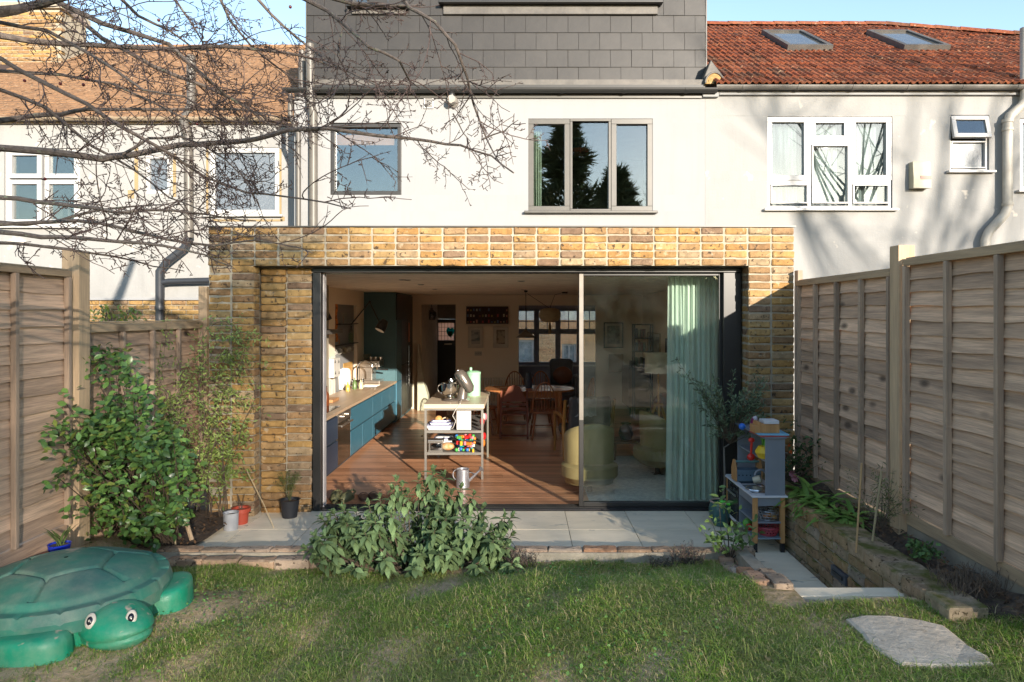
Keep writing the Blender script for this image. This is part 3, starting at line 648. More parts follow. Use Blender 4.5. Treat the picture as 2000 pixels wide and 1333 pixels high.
for j in range(n_+1):
    y = LEY+j*.105
    if y > LRY-.02: break
    x = lr0+4.2+(j % 2)*.085
    while x < lr1-.02:
        z = LEZ+LSL*(y-LEY); w = .168; h = .012+random.uniform(0, .006); x2 = min(x+w, lr1)
        mm.add([(x, y, z+h), (x2, y, z+h), (x2, y+.13, z+h+.13*LSL-.012), (x, y+.13, z+h+.13*LSL-.012), (x, y+.002, z-.01), (x2, y+.002, z-.01)], [(0, 1, 2, 3), (4, 5, 1, 0)]); x += w+.004
stuff(mm.build('roof_tiling', MAT['buff_roof'], lb))
for k in range(18): 
    xx = lr1-.45*(k+1); zz = LEZ+LSL*(LRY-LEY)-.03
    MB().tube([(xx, LRY, zz), (xx+.46, LRY, zz+.006)], .09, 8).build('ridge_tile', MAT['buff_roof'], lb, True)
ch = thing('chimney_stack', 'tall buff brick chimney stack behind the bare branches at top left', 'chimney', (PX(55, 13.4), 13.4, 5.5))
cx0, cx1 = PX(-30, 13.4), PX(119, 13.4)
MB().box(cx0+.01, cx1-.01, 13.414, 14.2, 5.4, PZ(18, 13.4)).build('core', MAT['mortar'], ch)
cnt = Counter(ch, MAT['brick'])
nrow = int((PZ(18, 13.4)-5.6)/.075)
for j in range(nrow):
    for k in range(7):
        x = cx0+.11+k*.2155+(j % 2)*.1
        if x < cx1-.09: cnt.put(random.choice(BR), (x, 13.40, 5.62+.075*j))
cnt.done('brickwork')
MB().box(cx0-.05, cx1+.05, 13.35, 14.25, PZ(18, 13.4)+.001, PZ(18, 13.4)+.12).build('cap', MAT['mortar'], ch)
# ------------------------------------------------------------ fences
def fence_panel(root, X, y0, y1, z0, z1, s, nslat, nbat, seed, slope=0, capz=.045):
    """s=+1 faces +X, -1 faces -X; overlapping waney boards on battens, each board an object"""
    r = random.Random(seed); ph = (z1-z0-capz)/nslat; n = 14
    for k in range(nslat):
        zb_ = z0+k*ph; zt_ = zb_+ph*1.22; a1, a2, a3 = r.uniform(0, 6), r.uniform(0, 6), r.uniform(.002, .006); vs = []; wob = r.uniform(-.006, .006)
        for i in range(n+1):
            u = i/n; y = y0+.012+(y1-y0-.024)*u; w = a3*math.sin(a1+u*7)+.004*math.sin(a2+u*19)+wob*(u-.5)*2
            bow = .004*math.sin(a2+u*5)
            vs += [(X+s*(.021+bow), y, zb_+w), (X+s*(.003+bow*.4), y, zt_), (X+s*(.010+bow), y, zb_+w), (X-s*.007, y, zt_)]
        fs = []
        for i in range(n):
            b = i*4; c = b+4; fs += [(b, c, c+1, b+1), (b+2, b+3, c+3, c+2), (b, b+2, c+2, c)]
        fs += [(0, 1, 3, 2), (n*4, n*4+2, n*4+3, n*4+1)]
        if s > 0: fs = [tuple(reversed(f)) for f in fs]
        MB().add(vs, fs).build('fence_board', MAT['fence'], root)
    for i in range(nbat):
        y = y0+.02+(y1-y0-.04)*i/(nbat-1)
        MB().box(X+min(s*.02, s*.058), X+max(s*.02, s*.058), y-.016, y+.016, z0-.01, z1-capz-.004).build('batten', MAT['batten'], root, bevel=.003)
    MB().box(X-.03, X+.03, y0, y1, z1-capz*.0, z1+.012).build('cap_rail', MAT['rail'], root, bevel=.003)
    MB().box(X+min(s*.026, s*.05), X+max(s*.026, s*.05), y0+.002, y1-.002, z1-capz-.002, z1-.002).build('top_rail', MAT['rail'], root, bevel=.003)
def post(X, y, z0, z1, w, label, cat='fence post'):
    p = thing('fence_post', label, cat, (X, y, z0), group='timber fence posts')
    MB().box(X-w/2, X+w/2, y-w/2, y+w/2, z0, z1).build('post', MAT['post'], p, bevel=.004); return p
FXR, FXL = 2.67, -3.38
zf = PZ(1015, 0)  # unused guard
fr = thing('garden_fence', 'weathered overlap fence panel on the right nearest the camera', 'fence', (FXR, 3.0, .5), group='right hand fence panels')
fence_panel(fr, FXR, 2.84, 4.70, .60, PZ(509, FXR*F/(1766-CX)), -1, 18, 5, 1)
MB().box(FXR-.03, FXR+.03, 2.84, 4.70, .515, .595).build('base_rail', MAT['rail'], fr, bevel=.004)
MB().box(FXR-.02, FXR+.025, 2.84, 4.70, .2, .513).build('gravel_board', mat('concrete_board', (.27, .235, .185), (.19, .165, .125), .9, scale=6, bump=.3), fr)
post(FXR-.01, 4.78, .2, PZ(481, 4.80), .115, 'tall pale square fence post between the two right hand fence panels')
fb = thing('garden_fence', 'grey weathered overlap fence panel on the right beside the brick extension', 'fence', (FXR, 5.7, .5), group='right hand fence panels')
fence_panel(fb, FXR, 4.87, 6.56, .50, PZ(531, 5.1), -1, 17, 5, 2)
MB().box(FXR-.03, FXR+.03, 4.87, 6.56, .40, .495).build('base_rail', MAT['rail'], fb, bevel=.004)
MB().box(FXR-.02, FXR+.025, 4.87, 6.56, .1, .398).build('gravel_board', MAT['fence'], fb)
p_ = MB().box(FXR-.045, FXR+.0, 6.50, 6.58, .1, PZ(529, 6.55)).build('fence_post', MAT['batten']); tag(p_, 'slim grey end post where the right fence meets the brick pier', 'fence post')
fl = thing('garden_fence', 'tall brown overlap fence panel at the left edge', 'fence', (FXL, 4, .4), group='left hand fence panels')
yl = -FXL*F/(CX-133)
fence_panel(fl, FXL, 2.9, yl-.04, .42, PZ(530, yl), 1, 15, 5, 5)
MB().box(FXL-.02, FXL+.02, 2.9, yl-.04, .2, .41).build('gravel_board', MAT['fence'], fl)
post(FXL+.02, yl+.06, .1, PZ(490, yl+.06), .13, 'square timber post between the two left fence panels')
fl2 = thing('garden_fence', 'low overlap fence panel on the left behind the climbers', 'fence', (FXL, 6, .1), group='left hand fence panels')
fence_panel(fl2, FXL, yl+.14, 7.12, .12, PZ(630, 6), 1, 13, 5, 6, capz=.07)
post(FXL+.03, 7.2, .1, PZ(560, 7.2), .09, 'thin grey timber post at the end of the low left fence by the brick pier')
# ------------------------------------------------------------ brick edgings, step, raised bed wall
EB = [brick_me(.262, .105, .09, 200+s, MAT['brick_edge'], .005) for s in range(5)]
edg = thing('brick_edging', 'row of worn bricks edging the lawn along the pale patio', 'edging', (0, 5.37, 0))
def flat_brick(root, x, y, z, rz, me, name='brick'):
    # a brick lying with its show face up: front face (-Y of the mesh) turned to +Z
    o = link(name, me, root, (x, y, z)); o.rotation_euler = (Matrix.Rotation(rz, 3, 'Z') @ Matrix.Rotation(R(-90), 3, 'X')).to_euler(); return o
MB().box(-3.3, 1.76, 5.315, 5.45, -.1, .098).build('mortar_bed', MAT['mortar'], edg)
x = -3.2
while x < 1.72:
    flat_brick(edg, x+jit(.004), 5.385+jit(.006), .118+jit(.005), jit(.02), random.choice(EB)); x += .272
for k in range(8):
    flat_brick(edg, -3.1+k*.272, 5.20+jit(.006), .10+jit(.006), jit(.03), random.choice(EB)); 
EB2 = [brick_me(.105, .215, .09, 230+s, MAT['brick_edge'], .005) for s in range(4)]
for k in range(19): flat_brick(edg, -3.05+k*.112+jit(.004), 5.20+jit(.008)-.115, .088+jit(.006), jit(.05), random.choice(EB2)) if k > 30 else None
cop = thing('brick_coping', 'mossy brick coping running from the patio corner to the step beside the path', 'edging', (1.7, 4.7, 0))
def copx(y): return 1.585+(y-3.98)*.125
for k in range(6):
    y = 4.02+k*.232+.1
    o = link('brick', random.choice(EB), cop, (copx(y)-.055, y, lawn_z(1.5, y)+.03)); o.rotation_euler = (Matrix.Rotation(R(-8), 3, 'X') @ Matrix.Rotation(R(90)-.12, 3, 'Z') @ Matrix.Rotation(R(-90), 3, 'X')).to_euler()
    o = link('brick', random.choice(EB), cop, (copx(y)-.165, y+.08, lawn_z(1.4, y)+.02)); o.rotation_euler = (Matrix.Rotation(R(-8), 3, 'X') @ Matrix.Rotation(R(90)-.12, 3, 'Z') @ Matrix.Rotation(R(-90), 3, 'X')).to_euler()
q = MB(); q.add([(copx(y)-.004, y, z) for y, z in ((3.95, -.1), (5.45, -.1), (5.45, .11), (3.95, .33))]+[(copx(y)-.10, y, z) for y, z in ((3.95, -.1), (5.45, -.1), (5.45, .11), (3.95, .33))], [(3, 2, 1, 0), (4, 5, 6, 7), (0, 4, 7, 3), (2, 6, 5, 1), (3, 7, 6, 2)]); q.build('retaining_face', MAT['mortar'], cop)
st = thing('garden_step', 'pale slab step with a worn brick edge at the near end of the sunken path', 'step', (1.9, 3.95, .3))
MB().box(1.585, 2.215, 3.93, 4.05, .29, .335).build('step_slab', MAT['slab'], st, bevel=.004)
MB().box(1.585, 2.215, 3.86, 3.95, -.1, .288).build('riser', MAT['mortar'], st)
for k in range(4): flat_brick(st, 1.62+k*.262-.0, 3.872+jit(.006), .322+jit(.006), jit(.04), EB[k])
wx, wt = 2.20, .45
wl_ = thing('raised_bed_wall', 'low mossy brick wall holding the raised bed along the right fence', 'wall', (wx+.1, 5, 0))
MB().box(wx+.014, wx+.2, 3.55, 6.6, -.1, wt-.09).build('core', MAT['mortar'], wl_)
LB = [brick_me(.214, .072, .10, 300+s, MAT['brick_moss'], .004) for s in range(8)]
TB = [brick_me(.214, .098, .205, 320+s, MAT['brick_moss'], .005) for s in range(5)]
for j in range(5):
    for k in range(14):
        y = 3.62+k*.2235+.02*0
        if j == 2 and k == 5: continue
        if j == 3 and k == 10: continue
        link('brick', random.choice(LB), wl_, (wx+jit(.004), y, wt-.10-.0405-.0815*j), (0, jit(.012), -math.pi/2))
for k in range(14): link('coping_brick', random.choice(TB), wl_, (wx-.006+jit(.004), 3.62+k*.2235, wt-.049+jit(.003)), (0, jit(.012), -math.pi/2))
y = 3.62+5*.2235; zz = wt-.10-.0405-.0815*2
vp = MB().box(wx-.012, wx+.02, y-.107, y+.107, zz-.037, zz+.037).build('vent_plate', mat('grey_plate', (.085, .09, .10), (.07, .075, .085), .5), wl_, bevel=.004)
MB().box(wx-.02, wx-.0125, y-.075, y+.075, zz-.012, zz+.012).build('slot', MAT['black'], vp)
y = 3.62+10*.2235; zz = wt-.10-.0405-.0815*3+.0815
ab = MB().box(wx-.010, wx+.02, y-.107, y+.107, zz-.036-.0815, zz+.036-.0815).build('air_brick', mat('pale_clay', (.46, .33, .26), (.38, .26, .20), .9), wl_, bevel=.004)
for j in range(3):
    for k in range(9): MB().box(wx-.0125, wx-.0103, y-.09+k*.021, y-.077+k*.021, zz-.10+j*.018, zz-.089+j*.018).build('hole', MAT['joint'], ab)
def bed_fn(u, v):
    x = 2.40+.30*u; y = 3.3+3.25*v; return (x, y, .40+.03*math.sin(y*5+u*3)+.02*math.sin(y*13)+.05*u)
struct(MB().grid(bed_fn, 5, 40).build('soil', MAT['soil'], None, True))
stn = MB(); pts = []
for k in range(26):
    a = 2*math.pi*k/26; pts.append((a, 1+.06*math.sin(a*3+1)+.04*math.sin(a*7)))
poly = [(1650, 1207), (1685, 1201), (1740, 1200), (1790, 1207), (1840, 1222), (1870, 1240), (1895, 1260), (1925, 1280), (1934, 1297), (1880, 1300), (1820, 1300), (1760, 1295), (1720, 1275), (1700, 1252), (1680, 1232)]
pp = []
for (u, v) in poly:
    y = 3.3
    for _ in range(30): y = (H-lawn_z(PX(u, y), y)-.02)*F/(v-CY)
    pp.append((PX(u, y), y))
top = [(x+jit(.016), y+jit(.014), lawn_z(x, y)+.014+jit(.003)) for x, y in pp]; cxm, cym = sum(p[0] for p in pp)/len(pp), sum(p[1] for p in pp)/len(pp)
n_ = len(top); inner = [(cxm+(x-cxm)*.93, cym+(y-cym)*.95, z+.007) for x, y, z in top]; low = [(x, y, z-.08) for x, y, z in top]
stn.add(low+top+inner, [(i, (i+1) % n_, n_+(i+1) % n_, n_+i) for i in range(n_)]+[(n_+i, n_+(i+1) % n_, 2*n_+(i+1) % n_, 2*n_+i) for i in range(n_)]+[tuple(range(2*n_, 3*n_))])
o = stn.build('stepping_stone', mat('pale_stone', (.62, .52, .40), (.50, .415, .315), .9, scale=9, bump=.9, bscale=26, spots=((.42, .345, .26), 11, .6)), None, fix=True)
tag(o, 'irregular pale stepping stone sunk in the lawn at bottom right', 'stepping stone')
# ------------------------------------------------------------ plant helpers
def leaf_pts(L, W, curl=.3, fold=.25, rows=4, taper=1.0):
    vs = []; 
    for j in range(rows+1):
        t = j/rows; w = W*.5*math.sin(math.pi*min(1, (t*.93+.07))**taper) if j < rows else 0
        z = -curl*L*t*t; y = L*t*(1-.15*abs(curl)*t)
        for s in (-1, 0, 1): vs.append((s*w, y, z+abs(s)*w*fold))
    fs = []
    for j in range(rows):
        for i in range(2): a = j*3+i; fs.append((a, a+1, a+4, a+3))
    return np.array(vs), np.array(fs)
def leaf_mesh(name, m, L, W, curl=.3, fold=.25, rows=4):
    V, Fc = leaf_pts(L, W, curl, fold, rows); return np_mesh(name, V, Fc, m)
def mats_from(pos, dirs, ups, scale):
    """arrays -> (n,3,3) rotation*scale with local y=dir, z~up"""
    d = dirs/np.linalg.norm(dirs, axis=1, keepdims=True); x = np.cross(d, ups); nx = np.linalg.norm(x, axis=1, keepdims=True); nx[nx < 1e-5] = 1; x = x/nx
    z = np.cross(x, d); return np.stack([x, d, z], axis=2)*scale[:, None, None]
def leaves_merged(name, m, tmpl, pos, M, parent=None):
    V, Fc = tmpl; n = len(pos)
    VV = (np.einsum('nij,kj->nki', M, V)+pos[:, None, :]).reshape(-1, 3); FF = (Fc[None]+np.arange(n)[:, None, None]*len(V)).reshape(-1, Fc.shape[1])
    off = wloc(parent) if parent is not None else Vector((0, 0, 0))
    me = np_mesh(name, VV-np.array(off), FF, m); o = bpy.data.objects.new(name, me); COL.objects.link(o)
    if parent is not None: o.parent = parent
    return stuff(o)
def leaves_split(name, m, L, W, pos, M, parent, limit=295, variants=3, key=None, curl=.3, fold=.25, rows=4):
    """nearest leaves become objects (parts), the rest one stuff part"""
    pos = np.asarray(pos); order = np.argsort(pos[:, 1] if key is None else key); near, rest = order[:limit], order[limit:]
    tm = [leaf_mesh(name, m, L*random.uniform(.9, 1.1), W*random.uniform(.9, 1.15), curl*random.uniform(.5, 1.5), fold, rows) for _ in range(variants)]
    off = wloc(parent)
    for i in near:
        o = bpy.data.objects.new(name, tm[i % variants]); COL.objects.link(o); o.parent = parent
        mt = Matrix([list(M[i][r])+[pos[i][r]-off[r]] for r in range(3)]+[[0, 0, 0, 1]]); o.matrix_local = mt
    if len(rest): leaves_merged('foliage', m, leaf_pts(L, W, curl, fold, rows), pos[rest], M[rest], parent)
def leafmat(name, c1, c2, rough=.45, trans=.25, spec=.4, hue=.0, rnd=.35):
    m, n, l, b = _base(name); b.inputs['Roughness'].default_value = rough; b.inputs['Specular IOR Level'].default_value = spec
    vec, r = _coords(n, l); r2 = _math(n, l, 'FRACT', _math(n, l, 'MULTIPLY', r, 7.31))
    col = _ramp(n, l, r, [(0, c2), (.7, c1), (1, tuple(min(1, x*1.25) for x in c1))])
    no = _noise(n, l, vec, 40, 3); col = _mix(n, l, _math(n, l, 'MULTIPLY', no, .3), col, c2)
    hs = n.new('ShaderNodeHueSaturation'); l.new(col, hs.inputs['Color']); q = n.new('ShaderNodeMapRange'); q.inputs[3].default_value = 1-rnd; q.inputs[4].default_value = 1+rnd; l.new(r2, q.inputs[0]); l.new(q.outputs[0], hs.inputs['Value'])
    l.new(hs.outputs[0], b.inputs['Base Color'])
    tr = n.new('ShaderNodeBsdfTranslucent'); l.new(hs.outputs[0], tr.inputs[0]); mx = n.new('ShaderNodeMixShader'); mx.inputs[0].default_value = trans
    l.new(b.outputs[0], mx.inputs[1]); l.new(tr.outputs[0], mx.inputs[2]); l.new(mx.outputs[0], n['Material Output'].inputs[0]); return m
def rdir(n): 
    v = rng.normal(size=(n, 3)); return v/np.linalg.norm(v, axis=1, keepdims=True)
MAT['stem'] = mat('brown_stem', (.12, .085, .055), (.07, .05, .035), .8, scale=20)
MAT['stem_green'] = mat('green_stem', (.10, .12, .04), (.07, .07, .03), .7, scale=20)
# ------------------------------------------------------------ grass
def make_grass():
    N = 420000
    x = rng.uniform(-3.25, 2.62, N); y = 2.35+(5.33-2.35)*rng.uniform(0, 1, N)**1.0
    def fbm(x, y, s, seed):
        r = np.random.default_rng(seed); v = np.zeros_like(x); a = 1.
        for o in range(4):
            p = r.uniform(0, 6.28, 6); an = r.uniform(0, 6.28, 3)
            for k in range(3): v += a*np.sin((x*np.cos(an[k])+y*np.sin(an[k]))*s*2**o+p[k])
            a *= .6
        return v/3.2
    d = fbm(x, y, 2.3, 3); d2 = fbm(x, y, 7., 4)
    dens = .98+.42*d+.46*d2
    dens += .25*np.clip((x-.0)/2., -.6, .6)
    dens -= .55*np.exp(-(((x+1.75)/.40)**2+((y-4.3)/.55)**2))     # sandy ground beside the sandbox
    dens -= 2.5*np.exp(-(((x+2.75)/.62)**2+((y-4.15)/.60)**2))
    dens -= 1.2*np.exp(-(((x+.7)/.5)**2+((y-5.1)/.12)**2))
    dens -= 1.0*np.exp(-(((y-5.32)/.05)**2))
    dens -= 2.0*(x < -2.95)*np.clip((y-3.9), 0, 1)
    keep = rng.uniform(0, 1, N) < np.clip(dens, .05, 1)
    keep &= ~((x > 1.38+.125*(y-4)) & (y > 3.76))
    import itertools
    P2 = np.array(pp); P2 = P2.mean(0)+(P2-P2.mean(0))*.95
    ins = np.zeros(N, bool); j = len(P2)-1
    for i in range(len(P2)):
        c = ((P2[i, 1] > y) != (P2[j, 1] > y)) & (x < (P2[j, 0]-P2[i, 0])*(y-P2[i, 1])/(P2[j, 1]-P2[i, 1]+1e-9)+P2[i, 0]); ins ^= c; j = i
    keep &= ~ins
    x, y, dens, d2 = x[keep], y[keep], dens[keep], d2[keep]; n = len(x)
    z = np.array([lawn_z(a, b) for a, b in zip(x, y)])
    h = (.015+.024*rng.uniform(0, 1, n)**1.5)*(.65+.5*np.clip(dens, 0, 1.2))*(1+.35*d2)
    h *= np.where(rng.uniform(0, 1, n) < .03, 1.9, 1)
    az = rng.uniform(0, 6.283, n)+.0; lean = rng.uniform(.7, 2.3, n); w = rng.uniform(.0022, .0040, n)
    dx, dy = np.cos(az), np.sin(az); sx, sy = -dy*w/2, dx*w/2
    b = np.stack([x, y, z-.004], 1); S = np.stack([sx, sy, 0*sx], 1); D = np.stack([dx, dy, 0*dx], 1)
    up = np.array([0, 0, 1.])
    m1 = b+up*(h*.62)[:, None]+D*(h*lean*.30)[:, None]; t = b+up*(h*np.clip(1.05-.28*lean, .4, 1))[:, None]+D*(h*lean*.85)[:, None]
    V = np.stack([b-S, b+S, m1+S*.75, m1-S*.75, t], 1).reshape(-1, 3)
    i0 = np.arange(n)*5
    tri = np.concatenate([np.stack([i0, i0+1, i0+2], 1), np.stack([i0, i0+2, i0+3], 1), np.stack([i0+3, i0+2, i0+4], 1)], 0)
    m, nn, l, bb = _base('grass_blade'); bb.inputs['Roughness'].default_value = .6; bb.inputs['Specular IOR Level'].default_value = .25
    ge = nn.new('ShaderNodeNewGeometry'); r = ge.outputs['Random Per Island']; big = _noise(nn, l, ge.outputs['Position'], 2.0, 4)
    col = _ramp(nn, l, r, [(0, (.12, .235, .03)), (.36, (.20, .335, .05)), (.70, (.32, .42, .075)), (.78, (.52, .43, .19)), (1, (.66, .52, .30))])
    col = _mix(nn, l, _ramp(nn, l, big, [(.45, 0.), (.65, .55)]), col, (.32, .33, .11))
    l.new(col, bb.inputs['Base Color']); tr = nn.new('ShaderNodeBsdfTranslucent'); l.new(col, tr.inputs[0]); mx = nn.new('ShaderNodeMixShader'); mx.inputs[0].default_value = .3
    l.new(bb.outputs[0], mx.inputs[1]); l.new(tr.outputs[0], mx.inputs[2]); l.new(mx.outputs[0], nn['Material Output'].inputs[0])
    me = np_mesh('grass', V, tri, m, False); o = link('grass', me); stuff(o)
make_grass()
n = 5200; xx = rng.uniform(-2.4, 1.5, n)+rng.normal(size=n)*.1; yy = rng.uniform(2.5, 5.25, n); ok = np.sin(xx*2.7+1)+np.sin(yy*3.9+xx)+rng.normal(size=n)*.6 > .9; xx, yy = xx[ok], yy[ok]; LP = np.array([(a, b, lawn_z(a, b)+.012+.02*random.random()) for a, b in zip(xx, yy) if not (a > 1.3 and b > 3.7)])
M = mats_from(LP, rdir(len(LP))*np.array([1, 1, .35]), np.array([[0, -.2, 1.]]*len(LP))+rng.normal(size=LP.shape)*.3, rng.uniform(.5, 1.25, len(LP))); leaves_merged('lawn_weeds', leafmat('clover_leaf', (.16, .30, .07), (.08, .17, .04), .6, .2), leaf_pts(.022, .017, .1, .2, 2), LP, M)
# fallen leaves lying on the lawn
lm = leafmat('fallen_leaf', (.25, .22, .10), (.16, .09, .05), .7, .1)
flm = leaf_mesh('fallen_leaf', lm, .05, .032, .2, .3)
for (u, v, w_) in ((1385, 1085, 'near the heather by the edging'), (1445, 1147, 'near the path coping at the right'), (958, 1100, 'close under the sage'), (1115, 1258, 'in the near middle of the grass'), (1210, 1095, 'just below the brick edging'), (700, 1190, 'below the left side of the sage'), (1040, 1170, 'in the middle of the grass'), (1325, 1245, 'left of the stepping stone'), (560, 1180, 'between the sandbox and the sage'), (880, 1290, 'at the near edge left of centre'), (420, 1150, 'beside the green turtle flipper'), (1500, 1290, 'at the near edge by the stepping stone')):
    y = 4.0
    for _ in range(25): y = (H-lawn_z(PX(u, y), y)-.03)*F/(v-CY)
    o = link('fallen_leaf', flm, None, (PX(u, y), y, lawn_z(PX(u, y), y)+.028), (jit(.4), jit(.4), random.uniform(0, 6.3))); o.scale = (random.uniform(.6, 1.1),)*3; tag(o, 'small dead leaf lying on the lawn '+w_, 'leaf', 'dead leaves scattered on the lawn')
# ------------------------------------------------------------ sage shrub in front of the patio
sg = thing('sage_shrub', 'large grey green sage shrub growing between the lawn and the patio', 'shrub', (-.72, 5.18, .03))
MAT['sage'] = leafmat('sage_leaf', (.20, .285, .125), (.10, .155, .065), .75, .2, .2, rnd=.3)
stems = MB(); LP = []; LD = []; LU = []; LS = []
tips = []
for k in range(118):
    u = random.uniform(-1, 1); 
    tx = -.82+.76*u+jit(.05); ty = 5.16+random.uniform(-.34, .30)*(1-.3*abs(u)); hmax = .61*(1-.40*abs(u)**3)*(1-.5*abs(ty-5.2)/.5); tz = .03+random.uniform(.22, 1)*max(.2, hmax)
    tips.append((tx, ty, tz))
for (u_, v_) in ((770, 938), (790, 948), (815, 935), (845, 918), (850, 925), (868, 930), (905, 952), (925, 965), (885, 965), (830, 950), (800, 962), (860, 950), (765, 955)):
    tips.append(tuple(P(u_+random.uniform(-5, 5), v_, 5.27)))
for (tx, ty, tz) in tips:
    b0 = Vector((-.80+(tx+.80)*.3, 5.2+(ty-5.2)*.3, .02)); t = Vector((tx, ty, tz)); mid = b0.lerp(t, .55)+Vector(((tx+.8)*.12, 0, -.04))
    stems.tube([b0, mid, t], [.007, .005, .003], 5)
    d = (t-mid).normalized()
    for w in range(11):                      # opposite pairs down the shoot
        pos = t-d*(.014*w) if w < 7 else t-d*(.10+.032*(w-7)); n_l = 2 if w else 4
        for s in range(n_l):
            a = w*1.57+s*2*math.pi/n_l+jit(.4); h_ = Vector((math.cos(a), math.sin(a), 0))
            open_ = min(1, .25+w*.17); dr = (d*(1-open_)*.9+h_*open_+Vector((0, 0, -.8*max(0, open_-.4)))).normalized()
            LP.append(pos); LD.append(dr); LU.append(d+Vector((0, 0, .3))); LS.append(random.uniform(.75, 1.25)*(.55+.45*min(1, w/2)))
stuff(stems.build('stems', MAT['stem'], sg))
M = mats_from(np.array(LP), np.array(LD), np.array(LU), np.array(LS))
leaves_split('sage_leaf', MAT['sage'], .090, .040, np.array(LP), M, sg, 295, 4, key=np.array(LP)[:, 1]-.35*np.array(LP)[:, 2]+rng.uniform(-.12, .12, len(LP)), curl=.35, fold=.28)
# ------------------------------------------------------------ evergreen climber on the left fence
cl = thing('evergreen_climber', 'dense glossy dark green climber leaning on the left fence', 'climber', (-3.1, 5.3, .2))
MAT['ever'] = leafmat('evergreen_leaf', (.14, .255, .06), (.055, .125, .035), .32, .2, .55, rnd=.4)
MAT['ever_y'] = leafmat('young_leaf', (.22, .26, .05), (.13, .19, .04), .4, .3)
def blob(cx, cz, rx, rz, y0, y1, n):
    out = []
    for _ in range(n):
        a = random.uniform(0, 6.283); r = math.sqrt(random.random()); x = cx+rx*r*math.cos(a); z = cz+rz*r*math.sin(a)
        out.append((x, random.uniform(y0, y1), z))
    return out
LP = []; LD = []; st_ = MB()
anch = []
for (u, v, ru, rv, Y, n) in ((215, 780, 70, 70, 5.35, 17), (345, 965, 55, 70, 5.5, 16), (250, 860, 110, 80, 5.3, 44), (260, 950, 110, 80, 5.25, 40), (185, 715, 40, 32, 5.4, 6), (140, 830, 55, 45, 5.0, 12), (300, 1010, 70, 50, 5.35, 16), (110, 890, 40, 40, 4.9, 6), (330, 900, 45, 60, 5.5, 12), (200, 1000, 60, 40, 5.1, 10)):
    for _ in range(n):
        a = random.uniform(0, 6.283); r = math.sqrt(random.random()); uu = u+ru*r*math.cos(a); vv = v+rv*r*math.sin(a); yy = Y+random.uniform(-.28, .28); p = P(uu, vv, yy)
        p.x = max(p.x, FXL+.07); anch.append(p)
for p in anch:
    b0 = Vector((-3.0+jit(.25), 5.45+jit(.1), .15)); mid = b0.lerp(p, .5)+Vector((jit(.08), jit(.08), .08)); st_.tube([b0, mid, p], [.006, .004, .0025], 4)
    ax = Vector((random.uniform(-.4, .9), random.uniform(-1, .1), random.uniform(-.2, .8))).normalized()
    for w in range(17):
        q = p+Vector((jit(.10), jit(.10), jit(.10))); a = random.uniform(0, 6.28)
        dr = (ax*.5+Vector((math.cos(a), math.sin(a)*.8-.3, random.uniform(-.9, .5)))).normalized(); LP.append(q); LD.append(dr)
stuff(st_.build('stems', MAT['stem'], cl))
LP = np.array(LP); LD = np.array(LD); sc_ = rng.uniform(.7, 1.25, len(LP)); up = np.array([.4, -.7, .8])[None]+rng.normal(size=(len(LP), 3))*.35
M = mats_from(LP, LD, up, sc_); yl_ = rng.uniform(0, 1, len(LP)) < .13
leaves_split('leaf', MAT['ever'], .060, .034, LP[~yl_], M[~yl_], cl, 290, 4, curl=.2, fold=.2)
o = leaves_merged('young_foliage', MAT['ever_y'], leaf_pts(.05, .024, .2), LP[yl_], M[yl_], cl)
for k in range(9):
    p = Vector((FXL+.08+jit(.02), random.uniform(4.0, 4.75), random.uniform(.55, 1.6)))
# ------------------------------------------------------------ jasmine-like climber over fence and pier
jm = thing('twining_climber', 'airy light green twining climber trained over the low fence and brick pier', 'climber', (-2.9, 6.3, 0))
MAT['jas'] = leafmat('jasmine_leaf', (.30, .38, .10), (.16, .24, .06), .5, .3)
st_ = MB(); LP = []; LD = []
for k in range(34):
    u0 = random.uniform(300, 445); Y0 = 6.45 if u0 > 400 else 6.6; p = P(u0, 1010, Y0); p.z = .03; pts = [p.copy()]; tgt_u = u0+random.uniform(-60, 60); top = random.choice([620, 640, 660, 700, 760, 820])+random.uniform(-10, 30)
    n = 16; ph = random.uniform(0, 6)
    for i in range(1, n+1):
        t = i/n; u = u0+(tgt_u-u0)*t+(34*math.sin(ph+t*6)+10*math.sin(ph*2+t*17))*t**.7; v = 1010+(top-1010)*t; Y = (6.5 if u > 405 else 6.35)-.10*math.sin(t*5+ph)-.08; q = P(u, v, Y); q.x = max(q.x, FXL+.06); pts.append(q)
    st_.tube(pts, [.006-.0045*i/n for i in range(n+1)], 4)
    for i in range(3, n+1):
        for _ in range(random.choice([4, 6, 8])):
            LP.append(pts[i]+Vector((jit(.06), jit(.06), jit(.07)))); LD.append(Vector((random.uniform(-1, 1), random.uniform(-1, .4), random.uniform(-.8, .6))))
for k in range(34):           # side shoots across the pier
    v = random.uniform(640, 960); u0 = random.uniform(405, 440); L = random.uniform(30, 115)*(1 if v < 820 else .7); pts = []; ph = random.uniform(0, 6)
    for i in range(9):
        t = i/8; q = P(u0+L*t, v-24*math.sin(t*1.6+ph*.3)+10*t*t*random.uniform(.5, 1.5), 6.5-.05*t); pts.append(q)
    st_.tube(pts, [.0035-.0022*i/8 for i in range(9)], 4)
    for q in pts[1:]:
        for _ in range(random.choice([2, 4, 6])): LP.append(q+Vector((jit(.04), jit(.03), jit(.04)))); LD.append(Vector((random.uniform(-.4, 1), random.uniform(-1, .3), random.uniform(-.7, .7))))
stuff(st_.build('stems', MAT['stem'], jm))
LP = np.array(LP); LD = np.array(LD); M = mats_from(LP, LD, np.array([0, -.8, .6])[None]+rng.normal(size=LP.shape)*.4, rng.uniform(.6, 1.2, len(LP)))
leaves_merged('foliage', MAT['jas'], leaf_pts(.042, .014, .2, .2, 3), LP, M, jm)
